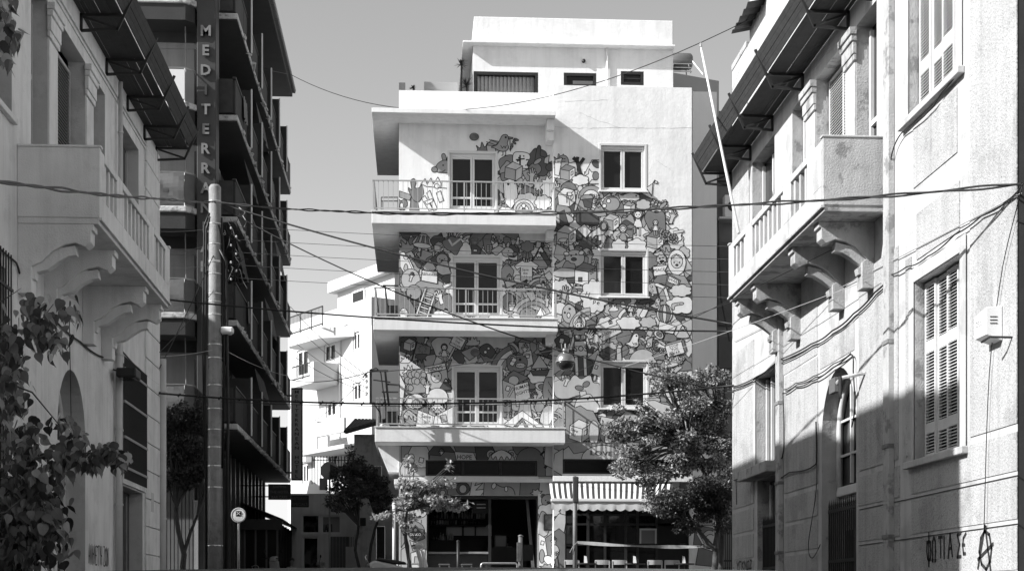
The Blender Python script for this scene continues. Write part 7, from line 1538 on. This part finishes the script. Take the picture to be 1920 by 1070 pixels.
q = rect(1199, 1231, 990, 1018, YR+.02); f = MB()
for (x0, x1, z0, z1) in ((q[0],q[0]+.05,q[2],q[3]), (q[1]-.05,q[1],q[2],q[3]), (q[0]+.051,q[1]-.051,q[3]-.05,q[3])): f.box(x0, x1, YR+.0, YR+.035, z0, z1)
f.build('open_sash', mat('sash_grey', .4, .5), sh); MB().box(q[0]+.05, q[1]-.05, YR+.01, YR+.02, q[2], q[3]-.05).build('sash_pane', mat('sash_glass', .14, .15, spec=.8), sh)
# striped awning
aw = thing('striped_awning', 'striped awning with scalloped white valance over the shop window', 'awning', ((S0+S1)/2, YR, zY(920, YR)))
xa0, xa1 = xY(1030, YR-.2), xY(1262, YR-.2); za0 = zY(906, YR-.18, 1130); yf_ = YR-1.15; za1 = zY(934, yf_, 1130); xb0, xb1 = xY(1034, yf_), xY(1258, yf_)
n = 44; md = mat('awning_dark_stripe', .04, .85); mw = mat('awning_white_stripe', .78, .85)
for k in range(n):
    t0, t1 = k/n, (k+1)/n; A = lambda t, e: (xa0+(xa1-xa0)*t+((xb0+(xb1-xb0)*t)-(xa0+(xa1-xa0)*t))*e, YR-.18+(yf_-YR+.18)*e, za0+(za1-za0)*e-.06*math.sin(e*math.pi))
    b = MB()
    for e in range(5): b.face([A(t0,e/5), A(t1,e/5), A(t1,(e+1)/5), A(t0,(e+1)/5)])
    b.build('stripe', md if k % 2 else mw, aw, fix=False)
MB().box(xb0-.02, xb1+.02, yf_-.05, yf_+.02, za1-.09, za1-.005).build('front_bar', mw, aw, bevel=.015)
b = MB(); n = 240
def vz(t): return .20+.055*abs(math.sin(t*math.pi*13))
for k in range(n):
    t0, t1 = k/n, (k+1)/n; x0, x1 = xb0+(xb1-xb0)*t0, xb0+(xb1-xb0)*t1; yy = yf_-.012; w = .012*math.sin(t0*60)
    b.face([(x0,yy,za1-.092),(x1,yy,za1-.092),(x1,yy+w,za1-.092-vz(t1)),(x0,yy+w,za1-.092-vz(t0))])
b.build('valance', mat('valance_pinstripe', .70, .85, .06, 60), aw, fix=False)
for x in (xb0+.25, xb1-.3): MB().beam((x, YR-.02, za0-.35), (x, yf_+.03, za1-.06), .03, .03).build('folding_arm', M_steel, aw)
# framed poster and the diamond sign
q = rect(1020, 1044, 963, 994, YL-.04); t = thing('framed_poster', 'dark framed picture on the pillar between bar and shop', 'poster', ((q[0]+q[1])/2, YL, q[2])); MB().box(q[0], q[1], YL-.05, YL-.026, q[2], q[3]).build('frame', M_black, t); MB().box(q[0]+.03, q[1]-.03, YL-.053, YL-.0505, q[2]+.04, q[3]-.03).build('picture', mat('poster_print', .09, .3, .8, 8), t)
p = atY(779, 1000, YL-.1); s_ = .26; t = thing('diamond_sign', 'black diamond-shaped bar sign with white lettering at the corner pillar', 'sign', p)
d4 = lambda r, y: [(p.x-r, y, p.z), (p.x, y, p.z-r), (p.x+r, y, p.z), (p.x, y, p.z+r)]
MB().hexa(d4(s_, YL-.12), d4(s_, YL-.09)).build('board', M_black, t); o = MB()
for i in range(4): a, b = Vector(d4(s_*.9, YL-.123)[i]), Vector(d4(s_*.9, YL-.123)[(i+1)%4]); o.beam(a, b, .008, .012)
o.build('border', M_lett, t); wtext('DIAKO', lambda u, z, dd: (u, YL-.1215+dd, z), p.x, p.z-.02, .075, t, M_whitep); wtext('BAR', lambda u, z, dd: (u, YL-.1215+dd, z), p.x, p.z-.11, .04, t, M_lett)
MB().lathe([(.045,0),(.045,.003)], (p.x, YL-.125, p.z+.11), 14, axis='y').build('emblem', M_lett, t)
# ================================================================ street furniture
def post(px, py0, Y, r, label, name='post', m=M_steel, z0=GZ, cat='post'):
    p = atY(px, py0, Y); t = thing(name, label, cat, (p.x, Y, z0)); MB().tube([(p.x, Y, z0), (p.x, Y, p.z)], r, 10).build('shaft', m, t, smooth=True); MB().lathe([(r*1.15,0),(r*1.15,.02),(r*.5,.05),(0,.055)], (p.x, Y, p.z), 10).build('cap', m, t, smooth=True); return t, p
post(739, 945, 44.0, .05, 'slim pale steel post beside the small pale tree', m=mat('pale_post', .6, .4))
t, p = post(1078, 895, 43.9, .06, 'tall traffic sign post in front of the striped awning', 'sign_post', mat('grey_post', .16, .5), cat='sign')
q = rect(1074, 1085, 893, 943, 43.85); MB().box(p.x-.07, p.x+.09, 43.76, 43.83, q[2], q[3]).build('sign_edge', mat('sign_back', .05, .6), t, bevel=.03)
post(976, 1005, 43.7, .065, 'stout steel post with a dark meter box in front of the bar', m=mat('dull_steel', .2, .4, .2, 5, metal=.4))
a = thing('meter_box', 'dark battered box on the stout post before the bar', 'box', atY(972, 1050, 43.6)); q = rect(969, 977, 1016, 1052, 43.6); MB().box(q[0], q[1], 43.55, 43.63, q[2], q[3]).build('case', mat('battered_box', .12, .5, .6, 8), a, bevel=.01)
q = rect(978, 1000, 1020, 1050, 43.75); MB().box(q[0], q[1], 43.75, 43.8, q[2], q[3]).build('door', mat('box_door', .02, .5), a)
post(859, 1015, 44.2, .045, 'dark slim post between the two bar stools', m=M_black)
def hoop(px0, px1, pyt, Y, label):
    a, b = atY(px0, pyt, Y), atY(px1, pyt, Y); t = thing('bike_hoop', label, 'bike rack', ((a.x+b.x)/2, Y, GZ)); r = .07; P_ = [(a.x, Y, GZ), (a.x, Y, a.z-r)]+[(a.x+r-r*math.cos(k*math.pi/8), Y, a.z-r+r*math.sin(k*math.pi/8)) for k in range(1,5)]+[(b.x-r+r*math.sin(k*math.pi/8), Y, a.z-r+r*math.cos(k*math.pi/8)) for k in range(5)]+[(b.x, Y, GZ)]
    MB().tube(P_, .027, 8).build('hoop', M_steel, t, smooth=True)
hoop(902, 970, 1055, 43.6, 'bent steel bike hoop in front of the bar'); hoop(745, 786, 1056, 44.3, 'bent steel hoop behind the scooter')
# barrier tape from the sign post to the tree
a, b = atY(1082, 1016, 43.85), atY(1335, 1024, 43.2); tp = MB(); n = 40
for k in range(n):
    f0, f1 = k/n, (k+1)/n; A, B_ = a.lerp(b, f0), a.lerp(b, f1); w0, w1 = .036+.014*math.sin(f0*11), .036+.014*math.sin(f1*11); tw = .03*math.sin(f0*9); tw1 = .03*math.sin(f1*9); s0, s1 = -.05*math.sin(math.pi*f0), -.05*math.sin(math.pi*f1)
    tp.face([(A.x,A.y-tw,A.z-w0+s0),(B_.x,B_.y-tw1,B_.z-w1+s1),(B_.x,B_.y+tw1,B_.z+w1+s1),(A.x,A.y+tw,A.z+w0+s0)])
o = tp.build('barrier_tape', mat('barrier_tape', .30, .4, .35, 7), fix=False, smooth=True); tag(o, 'pale barrier tape stretched from the sign post to the tree', 'tape')
o = MB().tube([a, a+Vector((-.12,-.03,-.12)), a+Vector((-.2,0,-.28))], .012, 5).build('tape_end', mat('barrier_tape', .42)); tag(o, 'loose fluttering tape end knotted on the sign post', 'tape')
# scooter
sx, sy, sz = xY(761, 42.6), 42.6, GZ+.01
t = thing('scooter', 'parked scooter with a dark seat in front of the corner pillar', 'scooter', (sx, sy, sz)); mS = mat('scooter_paint', .5, .25, .1, 5, spec=.6); mL = mat('scooter_pale_panel', .8, .3)
for dx in (-.62, .62):
    w = MB().lathe([(.15,-.05),(.21,-.05),(.235,-.03),(.24,0),(.235,.03),(.21,.05),(.15,.05)], (sx+dx, sy, sz+.24), 22, axis='y'); wo_ = w.build('wheel', M_black, t, smooth=True); MB().lathe([(.0,-.04),(.14,-.045),(.149,-.03),(.149,.03),(.14,.045),(.0,.04)], (sx+dx, sy, sz+.24), 16, axis='y').build('rim', M_steel, wo_, smooth=True)
def hull(pts, y0, y1, name, m, bev=.04): MB().prism([(sx+a, sz+b) for a, b in pts], 'y', sy+y0, sy+y1).build(name, m, t, bevel=bev)
hull([(-.78,.42),(-.30,.36),(.02,.34),(.05,.50),(-.25,.60),(-.70,.70),(-.86,.64)], -.13, .13, 'rear_body', mS, .05); hull([(-.80,.55),(-.35,.50),(-.30,.44),(-.7,.46)], -.14, .14, 'side_panel', mL, .02)
hull([(-.72,.705),(-.62,.76),(-.2,.70),(.0,.66),(.02,.60),(-.25,.605)], -.13, .13, 'seat', M_black, .04); hull([(.0,.30),(.40,.30),(.42,.36),(.03,.36)], -.12, .12, 'footboard', mS, .02)
hull([(.36,.34),(.44,.34),(.40,.70),(.30,.98),(.22,.96),(.30,.66)], -.16, .16, 'leg_shield', mS, .04); hull([(.40,.45),(.52,.55),(.42,.92),(.34,.95),(.40,.7)], -.10, .10, 'front_panel', mL, .03); hull([(.42,.40),(.62,.52),(.84,.46),(.88,.38),(.70,.46),(.50,.36)], -.08, .08, 'front_mudguard', mL, .03)
hull([(.14,.96),(.34,.94),(.40,1.04),(.34,1.12),(.18,1.08)], -.11, .11, 'handlebar_cowl', mS, .05)
MB().lathe([(.0,.10),(.05,.09),(.07,.05),(.07,.0)], (sx+.33, sy, sz+1.04), 14, axis='x').build('headlight', mat('headlight_glass', .6, .1), t, smooth=True)
MB().tube([(sx+.14,sy-.33,sz+1.03),(sx+.2,sy-.15,sz+1.05),(sx+.22,sy,sz+1.05),(sx+.2,sy+.15,sz+1.05),(sx+.14,sy+.33,sz+1.03)], .016, 8).build('handlebar', M_black, t, smooth=True)
for s_ in (-1, 1):
    MB().tube([(sx+.18,sy+s_*.2,sz+1.06),(sx+.2,sy+s_*.26,sz+1.22)], .007, 6).build('mirror_stem', M_black, t); MB().lathe([(.0,-.012),(.05,-.01),(.055,.0),(.05,.01)], (sx+.2, sy+s_*.27, sz+1.26), 12, axis='x').build('mirror', M_black, t, smooth=True)
MB().tube([(sx-.86,sy-.1,sz+.62),(sx-.95,sy-.1,sz+.78),(sx-.92,sy,sz+.82),(sx-.95,sy+.1,sz+.78),(sx-.86,sy+.1,sz+.62)], .014, 6).build('grab_rail', M_steel, t, smooth=True); MB().lathe([(.0,-.03),(.045,-.02),(.05,.03)], (sx-.87, sy, sz+.58), 10, axis='x').build('tail_light', mat('tail_lens', .2, .2), t)
MB().tube([(sx-.62,sy-.16,sz+.26),(sx-.2,sy-.15,sz+.22)], .045, 10).build('exhaust', M_steel, t, smooth=True); MB().tube([(sx+.62,sy,sz+.24),(sx+.40,sy,sz+.62)], .03, 8).build('fork', M_steel, t, smooth=True)
t.scale = (1.14, 1.14, 1.14)
# parked motorbikes and a car in the side street (only their tops show above the crest)
t0 = t
def copy_scooter(px, Y, label, rz): copy_thing(t0, (xY(px, Y), Y, GZ+.01), label, rz)
copy_scooter(506, 54.0, 'dark scooter parked by the hotel columns', 1.2); copy_scooter(585, 60.0, 'dark scooter parked far down the side street by the shop', .4)
cx, cy = xY(536, 66), 66.0; t = thing('parked_car', 'white car parked at the far end of the side street', 'car', (cx, cy, GZ)); mC = mat('car_white', .55, .25, spec=.6)
prof_ = [(-2.0,.35),(-2.05,.75),(-1.6,.95),(-.9,1.02),(-.45,1.42),(.75,1.44),(1.35,1.0),(1.95,.9),(2.0,.4),(1.6,.25),(-1.6,.25)]
MB().prism([(cx+a, GZ+b) for a, b in prof_], 'y', cy-.8, cy+.8).build('body', mC, t, bevel=.08)
for a, b in (((-.8,1.03),(-.42,1.36),(.1,1.37),(.1,1.03)), ((.16,1.03),(.16,1.37),(.7,1.37),(1.15,1.03))) and [([(-.8,1.03),(.1,1.03),(.1,1.36),(-.42,1.36)], 0), ([(.16,1.03),(1.18,1.03),(.72,1.37),(.16,1.37)], 0)]:
    MB().prism([(cx+p_, GZ+q_) for p_, q_ in a], 'y', cy-.815, cy-.801).build('side_window', M_glass2, t)
for dx in (-1.25, 1.25):
    for dy in (-.78, .78): wo_ = MB().lathe([(.2,-.09),(.31,-.09),(.33,0),(.31,.09),(.2,.09)], (cx+dx, cy+dy, GZ+.33), 18, axis='y').build('wheel', M_black, t, smooth=True); MB().lathe([(0,-.08),(.19,-.085),(.19,.085),(0,.08)], (cx+dx, cy+dy, GZ+.33), 12, axis='y').build('rim', M_steel, wo_)
MB().box(cx-2.07, cx-1.98, cy-.7, cy-.4, GZ+.62, GZ+.74).build('headlight', mat('headlight_glass', .6), t)
# traffic signs
def roundsign(px, py, r, Y, label, mface, marks, m2=None):
    p = atY(px, py, Y); t = thing('round_sign', label, 'sign', (p.x, Y, GZ)); MB().tube([(p.x, Y, GZ), (p.x, Y, p.z+r*.6)], .03, 8).build('post', mat('sign_post_steel', .4, .35, .1, 4, metal=.5), t, smooth=True)
    MB().lathe([(0,-.045),(r,-.045),(r,-.03),(0,-.03)], (p.x, Y, p.z), 28, axis='y').build('disc', mface, t); marks and marks(t, p, Y); return t, p
def mk(t, p, Y):
    MB().tube([(p.x+.178*math.cos(k*math.pi/14), Y-.047, p.z+.178*math.sin(k*math.pi/14)) for k in range(29)], .008, 4).build('ring', mat('sign_grey', .25, .6), t)
    MB().box(p.x-.07, p.x+.07, Y-.052, Y-.047, p.z-.03, p.z+.11).build('sticker', M_black, t)
    for a, b in (((-.05,-.0),(.05,.09)), ((-.05,.09),(.05,.0))): MB().beam((p.x+a[0], Y-.055, p.z+a[1]), (p.x+b[0], Y-.055, p.z+b[1]), .012, .03, up=(0,1,0)).build('sticker_mark', M_whitep, t)
roundsign(447.5, 965, .20, 43.0, 'small round pale sign with a crossed sticker on a thin post', mat('pale_sign_face', .8, .5, .15, 5), mk)
t, p = roundsign(618, 882, .30, 53.0, 'grey back of a round traffic sign above the side-street tree', mat('sign_back_grey', .30, .5, .1, 4, metal=.3), None)
MB().prism([(p.x+.02,p.z+.22),(p.x+.26,p.z+.1),(p.x+.26,p.z-.22),(p.x+.02,p.z-.3)], 'y', 52.92, 52.95).build('dark_patch', M_sign, t)
q = rect(599, 614, 896, 918, 52.9); MB().box(q[0], q[1], 52.88, 52.92, q[2], q[3]).build('lower_plate', mat('sign_plate_grey', .22, .5, .2, 6), t)
# iron fence beside the right pier
t = thing('iron_fence', 'dark iron railing between the painted pier and the sunlit house', 'fence', (xY(1360, 46.5), 46.5, GZ)); b0, b1 = xY(1340, 46.5), xY(1392, 46.5); zt2 = zY(980, 46.5, 1360)
MB().box(b0, b1, 46.48, 46.52, zt2-.2, zt2-.15).build('rail', M_iron, t); MB().box(b0, b1, 46.48, 46.52, GZ+.9, GZ+.95).build('rail', M_iron, t); MB().box(b0, b1, 46.6, 46.9, GZ, GZ+.75).build('base_wall', M_worn, t)
bm_ = meshdata(MB().box(-.012, .012, -.012, .012, 0, zt2-GZ-.1), 'bar', M_iron)
for k in range(14): inst('bar', bm_, t, (b0+(b1-b0)*k/13, 46.5, GZ+.1))
# ================================================================ utility pole with its clutter
YPO = 40.0; pp = atY(403, 347, YPO); xp = pp.x
PO = thing('utility_pole', 'round concrete utility pole in front of the hotel', 'utility pole', (xp, YPO, GZ))
MB().lathe([(.195,0),(.185,2.5),(.172,4.5),(.162,6.5),(.15,pp.z-GZ-.06),(.11,pp.z-GZ),(.0,pp.z-GZ+.01)], (xp, YPO, GZ), 20).build('shaft', M_conc, PO, smooth=True)
for py in (378, 420, 458, 490, 492, 514, 551, 566, 590, 646, 671, 722, 766, 805, 838, 873, 913, 1022):
    p = atY(403, py, YPO); r = .195-(p.z-GZ)*.0045; MB().lathe([(r+.002,-.012),(r+.006,-.012),(r+.006,.012),(r+.002,.012)], (xp, YPO, p.z), 20).build('steel_band', mat('band_metal', .6, .3, .2, 6, metal=.5), PO)
for dx, r, z0, z1 in ((-.24, .03, GZ, 11.2), (-.30, .022, 5.0, 11.3), (.24, .03, GZ+3.0, 11.0), (.33, .04, GZ, 10.4)): MB().tube([(xp+dx*.8, YPO-.06, z0), (xp+dx, YPO-.05, (z0+z1)/2), (xp+dx*.85, YPO-.05, z1-.3), (xp+dx*.4, YPO-.1, z1)], r, 7).build('riser_cable', M_wire if dx != .27 else mat('riser_duct', .10, .6), PO, smooth=True)
g = random.Random(14)
for k in range(30):
    a = atY(g.uniform(418,465), g.uniform(385,520), YPO); pts = [a]
    for j in range(4): pts.append(pts[-1]+Vector((g.uniform(-.14,.16), g.uniform(-.06,.06), g.uniform(-.28,.08))))
    MB().tube(pts, g.uniform(.006, .013), 5).build('loose_cable', M_wire if g.random() < .8 else M_wirel, PO, smooth=True)
ins = meshdata(MB().lathe([(.02,0),(.045,.02),(.03,.04),(.05,.06),(.03,.09),(.015,.11)], (0,0,0), 10), 'insulator', mat('porcelain', .6, .25))
for k in range(7): inst('insulator', ins, PO, atY(433+(k%2)*10, 430+k*16, YPO-.05), None, (.6, .6, .6))
MB().box(xp+.15, xp+.19, YPO-.04, YPO+.04, 8.4, 11.2).build('cable_rack', M_iron, PO)
p = atY(425, 618, YPO); t = thing('street_lamp', 'small white lamp head fixed to the concrete pole', 'street lamp', p); MB().box(p.x-.14, p.x+.17, YPO-.14, YPO+.1, p.z-.1, p.z+.06).build('lamp_head', M_whitep, t, bevel=.04); MB().box(p.x-.1, p.x+.11, YPO-.12, YPO+.08, p.z-.125, p.z-.101).build('diffuser', mat('lamp_diffuser', .45, .3), t)
# insulator rack beside the lower balcony
YK = 44.4; t = thing('insulator_rack', 'black steel cable rack with insulators left of the lowest balcony', 'cable rack', atY(695, 755, YK))
for a, b, w in (((695,692),(695,757),.07), ((695,695),(728,695),.05), ((722,693),(729,760),.06), ((695,755),(703,755),.04), ((700,712),(732,716),.03)): MB().beam(atY(*a, YK), atY(*b, YK), w, w).build('bar', M_black, t)
MB().beam(atY(728, 720, YK), (XL0+.05, YL+.4, zY(720, YL)), .05, .05).build('wall_arm', M_black, t)
for py in (704, 714, 725, 737): inst('insulator', ins, t, atY(687, py+4, YK))
for pts in ([(695,692),(706,690),(714,698),(718,730),(724,760)], [(690,697),(684,702),(680,708)], [(700,757),(705,762),(712,772)]): MB().tube([atY(a, b, YK-.05) for a, b in pts], .02, 6).build('cable_loop', M_wire, t, smooth=True)
# ================================================================ overhead wires
def wire(a, b, sag, r, label, m=M_wire, n=28, ties=0, twist=0):
    a, b = Vector(a), Vector(b); P_ = []
    for k in range(n+1): f = k/n; v = a.lerp(b, f); v.z -= sag*4*f*(1-f); P_.append(v)
    if twist:
        o = MB()
        for s_ in range(2): o.tube([v+Vector((0, .011*math.cos(k*.9+s_*math.pi), .012*math.sin(k*.9+s_*math.pi)+.012*math.sin(k*.21+2*s_))) for k, v in enumerate(P_)], r*.62, 5)
    else: o = MB().tube(P_, r, 5)
    for k in range(ties): v = P_[int((k+.5)*n/ties)]; o.beam(v-Vector((.03,0,.04)), v+Vector((.03,0,.035)), .03, .03)
    ob = o.build('overhead_wire', m, smooth=True, fix=False); tag(ob, label, 'wire', 'overhead wires', None); return ob
A = lambda px, py, Y: atY(px, py, Y)
RW = lambda px, py: atX(px, py, RX-.03)
LWl = lambda px, py: atX(px, py, LX+.05)
wire(A(-20,340,15), A(403,379,YPO-.14), .04, .022, 'twisted cable from the left edge to the pole top', twist=1, n=60)
wire(A(403,379,YPO-.14), RW(1916,346), .32, .022, 'twisted cable from the pole top across to the right house', twist=1, n=120)
wire(A(420,384,YPO), RW(1372,607), .22, .022, 'thick black cable from the pole falling across the mural to the right corner', n=40)
wire(LWl(298,560), RW(1372,621), .16, .02, 'thick black cable crossing nearly level above the lowest balcony floor')
wire(A(420,392,YPO), RW(1376,735), .55, .016, 'black cable slanting steeply from the pole over the lower balconies')
wire(LWl(298,737), RW(1376,722), .32, .022, 'thick tied cable running level along the lowest railing', ties=26)
wire(A(404,752,YPO), RW(1376,735), .2, .008, 'thin wire just below the thick level cable')
wire(A(545,140,YE-8), RW(1418,30), 1.6, .010, 'thin wire from the hotel roof over the penthouse to the right roof')
wire(A(300,70,46), A(545,140,60), .1, .007, 'thin wire crossing the top of the hotel sign')
for k in range(5): wire(A(428,424+24*k,YPO), RW(1371,462+24*k), .06, .006, ('topmost', 'second', 'third', 'fourth', 'lowest')[k] + ' of the five thin parallel wires across the mural')
wire(A(545,712,60), A(690,698,YK), .15, .013, 'black wire from the hotel to the black cable rack')
wire(A(690,697,YK), A(1052,654,42.5), .1, .013, 'black wire from the cable rack to the globe lamp')
wire(A(1052,654,42.5), RW(1374,565), .12, .007, 'thin wire from the globe lamp up to the right corner')
for k, (a, b) in enumerate((((560,615),(683,712)), ((545,575),(683,700)), ((552,640),(683,724)), ((540,660),(690,736)), ((570,800),(688,705)))): wire(A(*a, 62), A(*b, YK), .12, .009, ('upper', 'topmost', 'middle', 'lower', 'rising black')[k] + ' thin service wire between the cable rack and the white house')
wire(RW(1376,640), RW(1915,362), .02, .007, 'pale thin wire slanting up across the right balcony corbels', M_wirel)
wire(A(1040,715,43), A(1560,468,25.2), .05, .007, 'thin wire slanting from the lamp towards the right balcony')
wire(A(1160,690,43), A(1640,520,24), .05, .006, 'pale thin wire from the tree to the right balcony corbels', M_wirel)
wire(A(404,540,YPO), LWl(299,660), .06, .008, 'thin wire from the pole to the left house corner'); wire(A(404,470,YPO), LWl(299,690), .05, .012, 'stay wire slanting from the pole to the left house pipe'); wire(A(402,655,YPO), LWl(302,668), .03, .006, 'pale thin wire between the left house and the pole', M_wirel)
wire(A(420,655,YPO), A(545,705,60), .1, .007, 'pale thin wire from the pole to the far hotel end', M_wirel)
for k in range(3): wire(A(300,(434,480,502)[k],44), A(404,(428,455,497)[k],YPO), .03, .006, ('top', 'middle', 'bottom')[k] + ' short thin wire between the hotel balcony and the pole')
# hanging globe lamp
p = A(1060, 678, 42.5); t = thing('hanging_lamp', 'round steel globe lamp hanging over the street before the mural', 'street lamp', p)
R_ = .255
MB().lathe([(R_*math.cos(a), R_*math.sin(a)) for a in [k*math.pi/20 for k in range(0, 9)]]+[(.09, R_*1.02), (.09, R_*1.3), (.05, R_*1.45)], (p.x, p.y, p.z), 28).build('shade', mat('brushed_shade', .35, .28, .08, 3, metal=.75), t, smooth=True)
MB().lathe([(R_*1.06, -.012), (R_*1.06, .012), (R_*.98, .012)], (p.x, p.y, p.z), 28).build('rim', M_steel, t, smooth=True)
MB().lathe([(R_*.97*math.cos(a), -R_*.9*math.sin(a)) for a in [k*math.pi/16 for k in range(0, 9)]], (p.x, p.y, p.z-.012), 28).build('bowl', mat('dark_bowl_glass', .03, .15, spec=.6), t, smooth=True)
MB().tube([(p.x, p.y, p.z+R_*1.4), (p.x, p.y, p.z+R_*1.9)], .02, 6).build('hanger', M_steel, t)
for s_ in (-1, 1): MB().beam((p.x+s_*.11, p.y, p.z+R_*1.9), (p.x+s_*.09, p.y, p.z+R_*1.3), .02, .02).build('hanger_strap', M_steel, t)
# things on the balconies
x0 = SL[1][0]
t = thing('metal_rack', 'small dark metal table frame at the left end of the top balcony', 'table', (x0+.5, YF+.5, SL[1][3]))
for a, b in (((715,370),(747,370)), ((715,377),(747,377)), ((715,370),(715,393)), ((718,377),(718,393)), ((746,370),(746,393))): MB().beam(A(*a, YF+.5), A(*b, YF+.5), .03, .03).build('bar', mat('dull_bar', .12, .5), t)
for i, (pa, pb, py0, py1, lab) in enumerate(((718, 748, 536, 592, 'dark folding bed frame leaning on the middle balcony'), (716, 748, 735, 797, 'dark folded chairs stacked at the left end of the lowest balcony'))):
    q = rect(pa, pb, py0, py1, YF+1.6); t = thing('folded_furniture', lab, 'furniture', ((q[0]+q[1])/2, YF+1.6, SL[i+2][3])); z_ = SL[i+2][3]+.03
    MB().box(q[0]+.1, q[1]-.03, YF+1.6, YF+1.66, z_, z_+.62).build('panel', M_dark, t); MB().beam((q[0],YF+1.55,q[3]),(q[1]-.01,YF+1.55,q[3]),.06,.04).build('top_rail', M_black, t); MB().beam((q[0]+.06,YF+1.55,q[3]),(q[0]+.2,YF+1.55,z_),.05,.05).build('leg', M_black, t)
p = A(721, 795, YF+.25); o = MB().lathe([(.02,0),(.13,.01),(.15,.05),(.09,.10),(.03,.12)], (p.x, p.y, SL[3][3]+.031), 10).build('crumpled_cloth', mat('pale_cloth', .6, .9, .1, 9, .6, 20), smooth=True); tag(o, 'crumpled pale cloth at the left end of the lowest balcony', 'cloth')
p = A(816, 797, YF+.3); o = MB().box(p.x-.12, p.x+.12, p.y, p.y+.1, SL[3][3]+.031, SL[3][3]+.1).build('grey_box', mat('small_grey_box', .2, .7), bevel=.01); tag(o, 'small grey box on the lowest balcony floor below the mural words', 'box')
# unseen houses added: those behind the camera cut skylight, the last shades the pole
for x0, x1, y0, y1, zt, lab in ((-16, -6.2, -45, 10.5, 12, 'unseen grey house on the left of the lane behind the viewpoint'), (7.4, 17, -45, 16.6, 13, 'unseen grey house on the right of the lane behind the viewpoint'), (-20, 20, -62, -52, 14, 'unseen grey house closing the lane behind the viewpoint'), (-24, -12.5, 36.6, 38.3, 13.4, 'unseen grey block added behind the left house to shade the pole foot')):
    t = thing('unseen_house', lab, 'house', ((x0+x1)/2, (y0+y1)/2, 0)); MB().box(x0, x1, y0, y1, 0, zt).build('wall', mat('unseen_house_plaster', .32, .9, .1, 1), t); MB().box(x0-.2, x1+.2, y0-.2, y1+.2, zt+.002, zt+.25).build('cornice', M_hwall, t)
